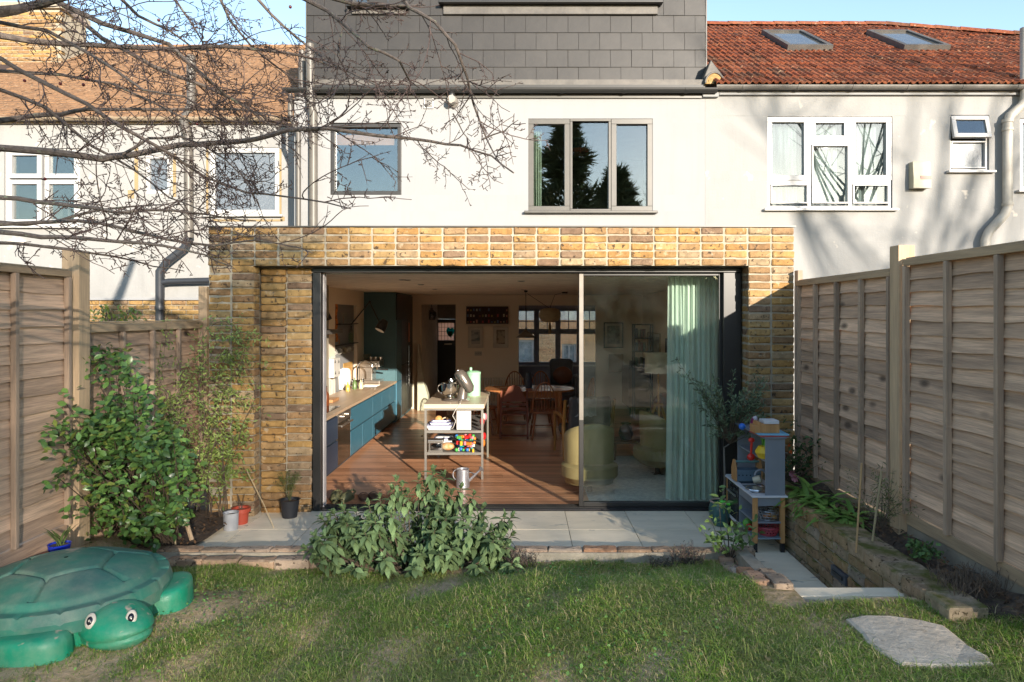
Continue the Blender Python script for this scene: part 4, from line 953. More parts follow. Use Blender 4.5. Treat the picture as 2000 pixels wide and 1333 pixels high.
# green shoots over the low fence from next door
vs_ = thing('garden_shrub', 'bright green leafy shoots showing above the low left fence', 'shrub', (PX(210, 7.8), 7.8, 1.2))
LP = np.array([P(random.uniform(160, 275), random.uniform(598, 632), 7.8)+Vector((0, jit(.2), 0)) for _ in range(140)]); LD = rdir(len(LP)); M = mats_from(LP, LD, np.array([[0, -.5, .8]]*len(LP)), rng.uniform(.7, 1.2, len(LP)))
leaves_merged('foliage', MAT['ever_y'], leaf_pts(.06, .03), LP, M, vs_)
q = MB(); [q.tube([(PX(210, 7.8)+jit(.15), 7.8, .8), P(random.uniform(165, 270), 605, 7.8)], [.012, .004], 5) for _ in range(7)]; stuff(q.build('stems', MAT['stem'], vs_))
# ------------------------------------------------------------ pots
def pot(name, label, loc, r0, r1, h, m, rim=.008, cat='plant pot'):
    t = thing(name, label, cat, loc); x, y, z = loc
    MB().lathe([(0, z), (r0, z), (r1, z+h), (r1+rim, z+h), (r1+rim, z+h-.0), (r1-.006, z+h-.002), (r1-.012, z+h-.03), (0, z+h-.03)], (x, y, 0), 28).build('pot', m, t, True)
    if rim > .01: MB().lathe([(r1+.002, z+h-.035), (r1+rim, z+h-.035), (r1+rim, z+h+.001), (r1-.004, z+h+.001)], (x, y, 0), 28).build('rim', m, t, True)
    MB().lathe([(0, z+h-.022), (r1-.012, z+h-.024)], (x, y, 0), 20).build('soil', MAT['soil'], t)
    return t
yb = 6.22; pot('grey_pot', 'empty weathered grey metal pot on the patio beside the red one', (PX(451, yb), yb, 0), .062, .068, .155, mat('zinc', (.36, .37, .39), (.28, .29, .31), .6, scale=8), .003)
yb = 6.40; t = pot('red_pot', 'red plastic pot with bare twigs behind the grey pot', (PX(471, yb), yb, 0), .058, .074, .145, mat('red_plastic', (.42, .065, .035), None, .5), .012)
q = MB()
for k in range(5): q.tube([(PX(471, yb)+jit(.03), yb+jit(.03), .12), (PX(471, yb)+jit(.05), yb+jit(.03), .25+jit(.06))], .003, 4)
stuff(q.build('twigs', MAT['stem'], t))
o = MB().tube([P(482, 920, 6.42), P(515, 985, 6.3), (PX(535, 6.25), 6.25, .0)], .004, 5).build('bamboo_cane', mat('cane', (.55, .42, .24), None, .6)); tag(o, 'thin dry cane leaning against the brick pier', 'cane')
yb = 6.60; t = pot('black_pot', 'black plastic pot holding a feathery fern by the door jamb', (PX(566, yb), yb, 0), .068, .092, .17, mat('black_plastic', (.022, .024, .03), None, .5), .01)
q = MB(); base = Vector((PX(566, yb), yb, .15)); LP = []; LD = []
for k in range(13):
    a = random.uniform(0, 6.28); r_ = random.uniform(.05, .16); top = base+Vector((r_*math.cos(a), r_*.4*math.sin(a)-.03, random.uniform(.16, .32))); mid = base.lerp(top, .55)+Vector((0, 0, .05)); pts = [base.lerp(mid, t_/3) if t_ < 3 else mid.lerp(top, (t_-3)/4) for t_ in range(8)]
    q.tube(pts, .0018, 4)
    for p in pts[2:]:
        for _ in range(16): LP.append(p+Vector((jit(.03), jit(.03), jit(.02)))); LD.append(Vector((random.uniform(-1, 1), random.uniform(-1, 1), random.uniform(-.3, .4))))
stuff(q.build('stems', MAT['stem_green'], t)); LP = np.array(LP); M = mats_from(LP, np.array(LD), np.array([[0, 0, 1.]]*len(LP)), rng.uniform(.5, 1.2, len(LP)))
leaves_merged('fronds', leafmat('fern_green', (.13, .22, .04), (.07, .13, .025), .6, .3), leaf_pts(.034, .0035, .1, .1, 2), LP, M, t)
yb = 4.66; bx = PX(116, yb); bz = lawn_z(bx, yb)+.03
o = MB().box(bx-.20, bx+.12, yb-.10, yb+.13, bz-.045, bz-.004).build('paving_tile', mat('clay_tile', (.40, .17, .10), (.32, .13, .08), .85, scale=7, bump=.2), None, bevel=.005); tag(o, 'red clay tile on the soil under the blue pot', 'tile')
t = thing('blue_pot', 'small glazed bright blue pot with strappy leaves beside the left fence', 'plant pot', (bx, yb, bz))
MB().lathe([(0, bz), (.045, bz), (.063, bz+.05), (.070, bz+.09), (.072, bz+.095), (.066, bz+.095), (.06, bz+.075), (0, bz+.075)], (bx, yb, 0), 28).build('pot', mat('blue_glaze', (.012, .035, .42), None, .25, coat=.5), t, True)
MB().lathe([(0, bz+.083), (.06, bz+.083)], (bx, yb, 0), 16).build('soil', MAT['soil'], t)
sm_ = leafmat('strap_leaf', (.13, .19, .06), (.08, .12, .035), .5, .2)
for k in range(12):
    a = random.uniform(0, 6.28); d = Vector((math.cos(a)*.5, math.sin(a)*.5, 1)).normalized(); o = link('leaf', leaf_mesh('leaf', sm_, random.uniform(.12, .2), .018, .25, .3, 5), t, (bx+jit(.025), yb+jit(.025), bz+.08)); o.rotation_euler = d.to_track_quat('Y', 'Z').to_euler()
o = MB().tube([P(335, 925, 5.5), P(375, 1055, 5.43)], .017, 6).build('wooden_stake', MAT['post']); tag(o, 'old flat timber stake leaning among the climber stems', 'stake')
for k, (u, v) in enumerate(((318, 1000), (345, 985), (300, 990))):
    o = MB().tube([P(u, v, 5.5), (PX(u+random.uniform(-8, 8), 5.5), 5.5, .1)], .006, 5).build('cane', mat('pale_cane%d' % k, (.50, .40, .25), None, .7)); tag(o, 'thin pale cane at the foot of the climbers, '+['nearest the timber stake', 'tallest of the three', 'farthest left of the three'][k], 'cane', 'canes at the foot of the climbers')
struct(MB().grid(lambda u, v: (-3.4+.62*u+.18*v*u, 5.45+1.2*v, .045+.02*math.sin(u*9+v*7)+.03*(1-u)), 8, 14).build('soil', MAT['soil'], None, True))
lit = leafmat('leaf_litter', (.14, .075, .035), (.06, .04, .025), .8, .05)
LP = np.array([(-3.2+random.random()*.55, 5.5+random.random()*.9, .09) for _ in range(220)]+[(2.42+random.random()*.2, 3.4+random.random()*2.0, .47) for _ in range(260)]); M = mats_from(LP, rdir(len(LP))*np.array([1, 1, .3]), np.array([[0, 0, 1.]]*len(LP)), rng.uniform(.5, 1.1, len(LP)))
leaves_merged('leaf_litter', lit, leaf_pts(.045, .025, .3), LP, M)
# ------------------------------------------------------------ turtle sandbox
def sandy(name, c1, c2, rough, sp_th, sp_scale):
    return mat(name, c1, c2, rough, scale=3, bump=.12, bscale=90, dust=((.40, .36, .27), 5.5, .36), rvar=.15, spots=((.55, .40, .29), sp_scale, sp_th), spec=.35)
MAT['lid'] = sandy('green_lid_plastic', (.035, .20, .135), (.06, .15, .12), .5, .68, 4.5); MAT['tbody'] = sandy('green_body_plastic', (.012, .29, .16), (.010, .235, .13), .42, .63, 8)
tc = Vector((-2.72, 4.07, .12)); tt = thing('turtle_sandbox', 'green plastic turtle shaped sandbox with a domed shell lid dusted with sand', 'sandbox', tc)
RX, RY_ = .57, .55; rimz = .27
def lid_h(r, a):
    dome = .118*(1-min(1, r/.9)**2.2); g = 0
    hexr = .40/max(.86, math.cos(((a+.3) % (math.pi/3))-math.pi/6)); 
    def groove(dist, w, dep): return dep*math.exp(-(dist/w)**2)
    if r < .84: g += groove(r-hexr, .018, .022)
    if hexr-.0 < r < .80: 
        da = ((a+.3+math.pi/6*0) % (math.pi/3)); da = min(da, math.pi/3-da); g += groove(da*r, .02, .024)
    z = dome-g
    if r > .82: z = dome*(1-sm(.82, .87, r))+(-.012)*sm(.82, .87, r)
    if r > .88:
        da = (a % (math.pi/9)); da = min(da, math.pi/9-da); z -= groove(da*r, .012, .012)*sm(.88, .91, r)
        z -= .055*sm(.955, 1.0, r)**2+.0*r
    return z
def lidf(u, v):
    r = .02+.98*u if u < 1 else 1; a = v*2*math.pi; rr = min(r, 1)
    return (tc.x+RX*rr*math.cos(a), tc.y+RY_*rr*math.sin(a), tc.z+rimz+lid_h(rr, a))
m = MB().grid(lidf, 60, 180)
for k in range(181):
    a = 2*math.pi*k/180; m.v.append((tc.x+RX*1.0*math.cos(a), tc.y+RY_*math.sin(a), tc.z+rimz-.13))
b0 = len(m.v)-181
for k in range(180): m.f.append((k*61+60, (k+1)*61+60, b0+k+1, b0+k))
m.build('shell_lid', MAT['lid'], tt, True, fix=True)
MB().lathe([(.94, -.02), (.96, .05), (.97, .16), (.965, .20)], (0, 0, 0), 64)
pr = MB().lathe([(.90, -.04), (.93, .05), (.945, .16), (.95, .20)], (0, 0, 0), 64); pr.v = [(tc.x+x*RX, tc.y+y*RY_, tc.z+z) for x, y, z in pr.v]; pr.build('tub', MAT['tbody'], tt, True)
def flipper(cx, cy, L, W, hgt, ang, name='flipper'):
    def fn(u, v):
        a = u*2*math.pi; ca, sa = math.cos(a), math.sin(a); pr_ = [(0.0, 1.0), (.55, 1.0), (.80, .985), (.93, .92), (.985, .80), (1.0, .55), (1.03, .0)]
        t = v*(len(pr_)-1); i = min(int(t), len(pr_)-2); f = t-i; rr = pr_[i][0]*(1-f)+pr_[i+1][0]*f; hh = pr_[i][1]*(1-f)+pr_[i+1][1]*f
        ex = abs(ca)**.8*math.copysign(1, ca); ey = abs(sa)**.8*math.copysign(1, sa); x, y = L*rr*ex, W*rr*ey
        return (cx+x*math.cos(ang)-y*math.sin(ang), cy+x*math.sin(ang)+y*math.cos(ang), tc.z-.05+(hgt+.02)*hh+.012*ex*rr)
    return MB().grid(fn, 40, 14).build(name, MAT['tbody'], tt, True, fix=True)
f1 = flipper(tc.x-.03, tc.y-.47, .38, .15, .20, -.10); flipper(tc.x+.52, tc.y+.17, .135, .20, .21, .25)
q = MB()
for k in range(10):
    u = random.uniform(.02, .32); z = random.uniform(.05, .16); c = Vector((tc.x-.16+u, tc.y-.655, tc.z+z)); hx = [(c.x+.026*math.cos(a), c.z+.022*math.sin(a)) for a in np.linspace(0, 2*math.pi, 7)]
hd = MB(); hc = Vector((tc.x+.475, tc.y-.30, tc.z+.115))
def headf(u, v):
    a = u*2*math.pi; t = (v-.5)*math.pi; x = .225*math.cos(t)*math.cos(a); y = .165*math.cos(t)*math.sin(a); z = .115*math.sin(t)
    z += .018*math.exp(-((x-.02)/.09)**2)*(z > 0); groove_ = .016*math.exp(-((z+.035-.03*abs(x)/.2)/.012)**2)
    s = 1-groove_*4; x *= s; y *= s
    an = -.42; return (hc.x+x*math.cos(an)-y*math.sin(an), hc.y+x*math.sin(an)+y*math.cos(an), hc.z+z)
hd.grid(headf, 40, 36); h_ = hd.build('head', MAT['tbody'], tt, True, fix=True)
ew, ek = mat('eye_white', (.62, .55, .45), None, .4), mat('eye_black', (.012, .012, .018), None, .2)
for (ex, ey, ez_) in ((-.055, -.132, .085), (.135, -.085, .082)):
    c = hc+Vector((ex, ey, ez_)); n_ = Vector((.15+ex*1.2, -.9, .45)).normalized(); qu = n_.to_track_quat('Z', 'Y')
    def disc(r1, r2, th_, off):
        mm = MB().ball((0, 0, 0), r1, r2, th_, 20, 10); mm.v = [tuple(c+n_*off+qu @ Vector(p)) for p in mm.v]; return mm
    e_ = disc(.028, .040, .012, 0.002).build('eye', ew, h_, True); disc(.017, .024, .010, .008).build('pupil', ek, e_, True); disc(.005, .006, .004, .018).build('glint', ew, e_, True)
# ------------------------------------------------------------ toy kitchen on the path
kx0, kx1, ky0, ky1, kt = 1.895, 2.165, 5.60, 6.36, .468
kit = thing('toy_kitchen', 'small grey wooden play kitchen with white worktop standing on the path beside the raised bed', 'toy kitchen', (2.03, 5.98, 0))
kg = mat('toy_grey_paint', (.215, .235, .27), (.19, .21, .245), .5); kw = mat('toy_white_top', (.66, .66, .68), None, .4); kwd = wood('toy_beech', (.56, .30, .12), (.46, .235, .09), 'z', .5, 30, .06, .1); kb = mat('toy_black', (.02, .02, .022), None, .25)
for x in (kx0+.022, kx1-.024):
    for y in (ky0+.022, ky1-.022):
        lg = MB().box(x-.018, x+.018, y-.018, y+.018, .075, kt-.016).build('leg', kwd, kit, bevel=.003); MB().box(x-.016, x+.016, y-.016, y+.016, .0, .0745).build('foot', kb, lg)
MB().box(kx0-.012, kx1+.012, ky0-.012, ky1+.012, kt-.015, kt).build('worktop', kw, kit, bevel=.003)
MB().box(kx0+.042, kx1-.044, ky0+.008, ky0+.018, kt-.085, kt-.016).build('side_panel', kg, kit)
MB().box(kx0+.006, kx0+.016, ky0+.042, ky0+.38, kt-.085, kt-.016).build('drawer_front', kg, kit)
for z in (.245, .115): MB().box(kx0+.012, kx1-.012, ky0+.005, ky0+.40, z-.006, z+.006).build('shelf', mat('toy_shelf_blue', (.22, .29, .34), None, .5) if z < .2 else kg, kit)
MB().box(kx0+.01, kx1-.02, ky0+.392, ky0+.402, .1, kt-.016).build('divider', kg, kit)
od = MB().box(kx0+.004, kx0+.018, ky0+.41, ky1-.045, .13, kt-.02).build('oven_door', kb, kit, bevel=.002)
MB().box(kx0-.014, kx0-.004, ky0+.44, ky1-.07, kt-.125, kt-.11).build('handle', mat('toy_steel', (.55, .55, .56), None, .3, .9), od)
for k in range(3): MB().cyl((kx0+.004, ky0+.46+k*.07, kt-.06), (kx0-.012, ky0+.46+k*.07, kt-.06), .012, n=10).build('knob', kb, od)
MB().box(kx0+.006, kx0+.016, ky0+.402, ky1-.04, .10, .128).build('plinth_rail', kw, kit)
hz = .935; hx = kx0+.105
MB().box(hx, kx1-.004, ky0+.012, ky0+.026, kt, hz).build('hutch_side', kg, kit, bevel=.002); MB().box(hx, kx1-.004, ky1-.026, ky1-.012, kt, hz).build('hutch_side', kg, kit, bevel=.002)
MB().box(hx-.02, kx1+.004, ky0-.002, ky1, hz+.001, hz+.014).build('hutch_top', kg, kit, bevel=.002); MB().box(hx+.01, kx1-.008, ky0+.028, ky1-.028, .735, .747).build('hutch_shelf', kg, kit); MB().box(hx+.01, kx1-.01, 5.985, 5.997, .748, hz).build('hutch_divider', kg, kit)
MB().box(kx0+.03, kx1-.10, ky0+.40, ky1-.06, kt+.001, kt+.006).build('hob', kb, kit)
cs = Vector((kx0+.10, ky0+.22, kt)); stl = mat('toy_sink_steel', (.62, .62, .62), None, .22, .95)
MB().box(kx0+.02, hx+.10, ky0+.08, ky0+.36, kt+.0005, kt+.004).build('sink_plate', stl, kit); MB().lathe([(.085, kt+.0075), (.078, kt+.0065), (.06, kt+.0055), (0, kt+.0045)], (cs.x, cs.y, 0), 28).build('sink_bowl', stl, kit, True); MB().lathe([(.092, kt+.004), (.088, kt+.012), (.08, kt+.005)], (cs.x, cs.y, 0), 28).build('sink_rim', stl, kit, True)
MB().tube([(cs.x+.11, cs.y+.06, kt)]+[(cs.x+.11-.05*(1-math.cos(a)), cs.y+.06, kt+.10+.05*math.sin(a)) for a in np.linspace(0, math.pi, 9)], .011, 10).build('tap', kg, kit, True)
t = thing('toy_toolbox', 'blue grey toy toolbox with wooden ends on the play kitchen worktop', 'toy toolbox', (2.0, 6.2, kt+.006))
tb0, tb1 = 6.10, 6.14; 
bx0, bx1 = PX(1434, 6.1), PX(1486, 6.1)
MB().box(bx0+.012, bx1-.012, 6.06, 6.18, kt+.006, kt+.105).build('tray', mat('toy_blue_grey', (.10, .16, .22), None, .5), t, bevel=.003)
for x in (bx0, bx1-.012): MB().prism([(6.055, kt+.006), (6.185, kt+.006), (6.185, kt+.11), (6.14, kt+.19), (6.10, kt+.19), (6.055, kt+.11)], x, x+.012, 'x').build('end', kwd, t)
MB().cyl((bx0+.012, 6.12, kt+.17), (bx1-.012, 6.12, kt+.17), .010, n=10).build('handle', mat('toy_teal', (.13, .28, .28), None, .5), t)
for k in range(6): MB().cyl((bx0+.03+k*.034, 6.0597, kt+.06), (bx0+.03+k*.034, 6.0575, kt+.06), .006, n=8).build('hole', kb, t)
def cup(name, label, c, r, h, m, tilt=(0, 0, 0), cat='cup', handle=True):
    t = thing(name, label, cat, c); t.rotation_euler = tilt
    b = MB().lathe([(0, 0), (r*.85, 0), (r, h), (r*.93, h), (r*.8, .01), (0, .008)], (0, 0, 0), 20).mesh(name, m, True); o = link('body', b, t, (0, 0, 0), world=False)
    if handle: 
        hm = MB().tube([(r*.9+.6*h*.5*math.sin(a)*.9, 0, h*.5+h*.32*math.cos(a)) for a in np.linspace(0, math.pi, 8)], .005, 6).mesh('handle', m, True); link('handle', hm, t, (0, 0, 0), world=False)
    return t
cup('toy_cup', 'cream toy cup tipped over beside the toy kitchen sink', (PX(1472, 5.98), 5.98, kt+.035), .034, .065, mat('toy_cream', (.60, .56, .44), None, .4), (R(70), 0, R(60)))
t = thing('toy_ladle', 'red toy ladle hanging from the play kitchen hutch', 'toy ladle', P(1467, 870, 5.9))
rd = mat('toy_red', (.62, .03, .02), None, .3); c = P(1467, 893, 5.9); MB().ball(c, .036, .025, .032).build('bowl', rd, t, True); MB().tube([c+Vector((0, 0, .02)), P(1468, 862, 5.9)], [.010, .012], 8).build('handle', rd, t, True); MB().ball(P(1468, 860, 5.9), .028, .02, .022).build('grip', rd, t, True)
t = thing('toy_pot', 'yellow toy pot with green top on the hutch shelf', 'toy pot', (hx+.06, 5.72, .748)); c = Vector((hx+.05, 5.75, .748))
MB().lathe([(0, 0), (.06, 0), (.09, .05), (.085, .06), (.06, .10), (0, .105)], c, 10).build('body', mat('toy_yellow', (.75, .50, .02), None, .35), t)
for k in range(5): MB().bar(c+Vector((jit(.02), jit(.02), .10)), c+Vector((jit(.04), jit(.04), .16)), .016, .010).build('leaf', mat('toy_green', (.12, .38, .05), None, .4), t)
def flat_box(name, label, cat, x0, x1, y0, y1, z0, z1, m, rz=0, group=None, bevel=.003):
    c = Vector(((x0+x1)/2, (y0+y1)/2, z0)); me = MB().box(x0-c.x, x1-c.x, y0-c.y, y1-c.y, 0, z1-z0).mesh(name, m); o = link(name, me, None, c, (0, 0, rz)); tag(o, label, cat, group)
    md = o.modifiers.new('bevel', 'BEVEL'); md.width = bevel; md.segments = 2; return o
flat_box('picture_book', 'red covered book at the bottom of the pile on the play kitchen', 'book', hx-.05, kx1+.02, 5.60, 5.86, hz+.015, hz+.024, mat('book_red', (.45, .07, .06), None, .5), .06)
flat_box('picture_book', 'pale blue covered book on the red book on the play kitchen', 'book', hx-.05, kx1+.035, 5.61, 5.85, hz+.0245, hz+.036, mat('book_blue', (.18, .45, .62), None, .5), -.05)
t = thing('wooden_box', 'little wooden box with white papers on top of the play kitchen', 'box', (2.05, 5.75, hz+.037)); z0 = hz+.0365
MB().box(hx-.02, kx1-.03, 5.66, 5.80, z0, z0+.075).build('box', kwd, t, bevel=.003); MB().box(hx+.005, kx1-.035, 5.655, 5.78, z0+.0755, z0+.105).build('papers', kw, t, bevel=.004); MB().prism([(hx-.07, z0), (hx-.02, z0), (hx-.02, z0+.09), (hx-.04, z0+.09), (hx-.045, z0+.06), (hx-.07, z0+.06)], 5.67, 5.79).build('end', kwd, t)
o = MB().ball((hx-.09, 5.93, hz+.047), .03, n=16, m=10).build('toy_ball', mat('toy_ball_blue', (.02, .14, .55), None, .3), None, True); tag(o, 'small blue ball on top of the play kitchen', 'ball')
o = MB().grid(lambda u, v: (hx-.03+.10*u, 5.92+.02*math.sin(u*9), hz+.016+.13*v*math.sin(math.pi*(u*.8+.1))), 10, 8).build('crumpled_cloth', mat('purple_white_cloth', (.55, .52, .58), (.16, .01, .06), .9, scale=14, lo=.48, hi=.52), None, True); tag(o, 'crumpled purple and white cloth behind the little wooden box', 'cloth')
def basket(name, label, c, r0, r1, h, m, n=20, rows=4, wire=.0035):
    t = thing(name, label, 'basket', c); q = MB(); c = Vector(c)
    for j in range(rows+1):
        f = j/rows; r = r0+(r1-r0)*f; q.tube([c+Vector((r*math.cos(a), r*.8*math.sin(a), h*f+.004)) for a in np.linspace(0, 2*math.pi, n+1)], wire*(1.6 if j == rows else 1), 5, False)
    for k in range(n):
        a = 2*math.pi*k/n; b = a+.35; q.tube([c+Vector((r0*math.cos(a), r0*.8*math.sin(a), .004)), c+Vector((r1*math.cos(b), r1*.8*math.sin(b), h))], wire, 4); q.tube([c+Vector((r0*math.cos(a), r0*.8*math.sin(a), .004)), c+Vector((r1*math.cos(a-.35), r1*.8*math.sin(a-.35), h))], wire, 4)
    q.lathe([(0, .002), (r0, .002)], c, 16); stuff(q.build('basket_weave', m, t)); return t
basket('plastic_basket', 'round red woven plastic basket on the lowest toy kitchen shelf', (2.05, 5.70, .121), .07, .10, .062, mat('basket_red', (.50, .07, .09), None, .4))
basket('wire_basket', 'wire basket with orange toy food on the middle toy kitchen shelf', (2.06, 5.70, .251), .085, .095, .07, mat('wire_steel', (.5, .5, .5), None, .3, .9), 14, 3, .002)
for k, (a, b) in enumerate(((2.03, 5.69), (2.07, 5.72), (2.09, 5.67))):
    o = MB().ball((a, b, .275), .028, .024, .018).build('toy_food', mat('toy_orange%d' % k, (.62, .22+.05*k, .06), None, .5), None, True); tag(o, ['dark orange toy food piece in the wire basket, leftmost', 'mid orange toy food piece in the wire basket, in the middle', 'pale orange toy food piece in the wire basket, rightmost'][k], 'toy food')
o = MB().ball((1.93, 5.80, .15), .03, n=10).build('toy_apple', rd, None, True); tag(o, 'red toy apple on the lower toy kitchen shelf by the oven', 'toy food')
o = MB().ball((1.935, 5.86, .165), .045, .04, .04, n=10).build('toy_lettuce', mat('toy_leaf_green', (.12, .36, .05), None, .5), None, True); tag(o, 'green toy vegetable beside the red toy apple', 'toy food')
# ------------------------------------------------------------ potted olive, bay shrub, bed plants
yo = 6.34; ot = thing('olive_tree', 'slender potted olive tree in front of the black door jamb', 'tree', (PX(1412, yo), yo, 0)); ox = PX(1412, yo)
tk = MB(); tk.tube([(ox, yo, .22), (PX(1416, yo), yo, .42), (PX(1414, yo), yo, .72), P(1424, 868, yo)], [.011, .010, .009, .007], 8); LP = []; LD = []
tk.build('trunk', MAT['pipe_grey'], ot, True); br = MB(); o0 = P(1424, 868, yo)
tgts = [(random.uniform(-62, 85), random.uniform(-95, 60)) for _ in range(64)]+[(-100, -138), (60, -120), (10, -110)]
for (du, dv) in tgts:
    r_ = 1.0
    tpt = P(1422+du*r_, 815+dv*.8, yo+jit(.2)); mid = o0.lerp(tpt, .5)+Vector((0, 0, .05)); pts = [o0.lerp(mid, i/4) if i < 4 else mid.lerp(tpt, (i-4)/5) for i in range(10)]; br.tube(pts, [.004-.0003*i for i in range(10)], 4)
    for p in pts[4:]:
        for _ in range(6): LP.append(p+Vector((jit(.02), jit(.02), jit(.02)))); LD.append((tpt-o0).normalized()*.6+Vector((jit(1), jit(1), jit(.8))))
pts = [P(1360+i*8, 735+i*1.6+(8 if i > 4 else 0), yo) for i in range(8)]; pts = [P(1322, 728, yo), P(1345, 740, yo), P(1375, 750, yo), P(1405, 765, yo), P(1418, 800, yo)]; br.tube(pts, [.0015, .002, .0025, .003, .0035], 4)
for i in range(26):
    f = i/26*4; a = pts[int(f)].lerp(pts[min(4, int(f)+1)], f % 1); LP.append(a); LD.append(Vector((jit(1), -.3, jit(1))))
stuff(br.build('branches', MAT['stem'], ot)); LP = np.array(LP); LD = np.array([list(d) for d in LD]); M = mats_from(LP, LD, np.array([0, -.6, .8])[None]+rng.normal(size=LP.shape)*.4, rng.uniform(.7, 1.2, len(LP)))
leaves_merged('foliage', leafmat('olive_leaf', (.15, .20, .105), (.07, .10, .055), .5, .15), leaf_pts(.044, .0125, .15, .15, 3), LP, M, ot)
pt_ = thing('olive_pot', 'round teal glazed pot with a pale rim half hidden behind the toy kitchen', 'plant pot', (PX(1405, yo), yo, 0)); px_ = PX(1407, yo)
MB().lathe([(0, 0), (.06, 0), (.10, .08), (.105, .16), (.09, .215), (.08, .215), (.08, .19), (0, .19)], (px_, yo, 0), 28).build('pot', mat('teal_glaze', (.04, .12, .12), (.03, .08, .08), .3), pt_, True); MB().lathe([(.088, .212), (.098, .222), (.088, .23), (.076, .222), (.086, .212)], (px_, yo, 0), 28).build('rim', mat('pale_rim', (.50, .36, .27), None, .6), pt_, True)
o = MB().cyl((px_-.02, yo-.05, .235), (px_+.07, yo-.09, .22), .018, n=12).build('toy_scoop', mat('lime_green', (.10, .60, .04), None, .4), None, True); tag(o, 'bright green toy handle lying in the olive pot', 'toy')
def leafy_shrub(name, label, base, tips_, L, W, m, n_leaf, spread, stem_r=.005, split=0, cat='shrub', droop=0):
    t = thing(name, label, cat, base); q = MB(); LP = []; LD = []; b0 = Vector(base)
    for tp in tips_:
        tp = Vector(tp); mid = b0.lerp(tp, .5)+Vector((jit(.03), jit(.03), .02)); pts = [b0.lerp(mid, i/4) if i < 4 else mid.lerp(tp, (i-4)/4) for i in range(9)]; q.tube(pts, [stem_r*(1-.08*i) for i in range(9)], 5)
        for i in range(n_leaf):
            p = pts[random.choice([3, 4, 5, 6, 7, 8, 8])]+Vector((jit(spread), jit(spread), jit(spread))); LP.append(p); LD.append((tp-b0).normalized()*.3+Vector((jit(1), jit(1)-.2, jit(.7)+.1-droop)))
    stuff(q.build('stems', MAT['stem'], t)); LP = np.array([list(p) for p in LP]); LD = np.array([list(d) for d in LD]); M = mats_from(LP, LD, np.array([0, -.5, .8])[None]+rng.normal(size=LP.shape)*.35, rng.uniform(.65, 1.2, len(LP)))
    if split: leaves_split('leaf', m, L, W, LP, M, t, split)
    else: leaves_merged('foliage', m, leaf_pts(L, W, .2, .25), LP, M, t)
    return t
baym = leafmat('bay_leaf', (.19, .29, .08), (.10, .17, .05), .4, .2)
leafy_shrub('bay_shrub', 'young bay shrub at the lawn corner in front of the toy kitchen', (PX(1425, 5.27), 5.27, .05), [P(1405, 985, 5.25), P(1385, 1010, 5.3), P(1440, 1000, 5.2), P(1465, 1015, 5.25), P(1475, 1045, 5.2), P(1420, 1030, 5.15), P(1395, 1050, 5.2), P(1450, 1040, 5.1), P(1375, 1040, 5.25), P(1410, 960, 5.3)], .062, .026, baym, 15, .035, .004, 290)
fm = leafmat('strap_fern_frond', (.22, .36, .07), (.12, .23, .045), .4, .25)
fe = thing('strap_fern', 'clump of glossy strap leaved ferns arching over the raised bed wall', 'fern', (2.42, 5.3, .44))
for k in range(85):
    b0 = Vector((2.40+jit(.09), 4.95+random.uniform(0, .9), .44)); a = random.uniform(0, 6.28); up_ = random.uniform(.35, 1.1); d = Vector((math.cos(a)-.25, math.sin(a)-.35, up_)).normalized(); L = random.uniform(.20, .36)
    V, Fc = leaf_pts(L, .042, .75, .25, 9, .6); V[:, 2] += .006*np.sin(np.linspace(0, 25, len(V)))*np.abs(np.sign(V[:, 0])); o = link('frond', np_mesh('frond', V, Fc, fm), fe, b0); o.rotation_euler = d.to_track_quat('Y', 'Z').to_euler()
for k in range(1):
    leafy_shrub('bed_shrub', 'leafy dark green plant among flowers in the far corner of the raised bed', (2.42, 6.2, .44), [P(1560+jit(35), 890+jit(45), 6.2) for _ in range(16)]+[P(1620, 800, 6.1), P(1650, 890, 5.9), P(1600, 860, 6.1), P(1545, 830, 6.3)], .05, .02, leafmat('bed_leaf', (.07, .12, .035), (.035, .065, .02), .5, .2), 16, .05, .003)
def flower(name, label, c, r, m, n=7, cat='flower'):
    t = thing(name, label, cat, c); c = Vector(c)
    for k in range(n):
        a = 2*math.pi*k/n; pm = leaf_mesh('petal', m, r, r*.8, .2, .2, 3); o = link('petal', pm, t, c); o.rotation_euler = Vector((math.cos(a), -.7, math.sin(a))).to_track_quat('Y', 'Z').to_euler()
pk, orr = mat('pink_petal', (.50, .24, .28), (.42, .16, .20), .6), mat('orange_petal', (.70, .14, .02), None, .6)
flower('pink_flower', 'faded pink flower beside the toy kitchen hutch, lower of the pair', P(1552, 933, 5.75), .045, pk); flower('pink_flower', 'pale pink flower beside the toy kitchen hutch, upper of the pair', P(1546, 924, 5.85), .04, pk)
flower('orange_flower', 'orange flower behind the play kitchen hutch, higher one', P(1541, 869, 6.0), .022, orr, 5); flower('orange_flower', 'orange flower behind the play kitchen hutch, lower one', P(1544, 882, 6.0), .026, orr, 5)
wis = leafmat('wispy_leaf', (.13, .17, .05), (.09, .10, .035), .6, .25)
leafy_shrub('wispy_plant', 'wispy light green plant in the raised bed at the foot of the tall post', (2.50, 4.75, .45), [Vector((2.50+jit(.12), 4.75+jit(.22), .45+random.uniform(.15, .5))) for _ in range(16)], .03, .005, wis, 40, .05, .002)
leafy_shrub('ground_herb', 'low fresh green herb in the raised bed beyond the mossy wall', (2.48, 4.22, .44), [Vector((2.48+jit(.08), 4.22+jit(.12), .46+random.uniform(.02, .08))) for _ in range(14)], .028, .018, leafmat('herb_leaf', (.10, .18, .05), (.06, .11, .03), .5, .25), 16, .03, .002)
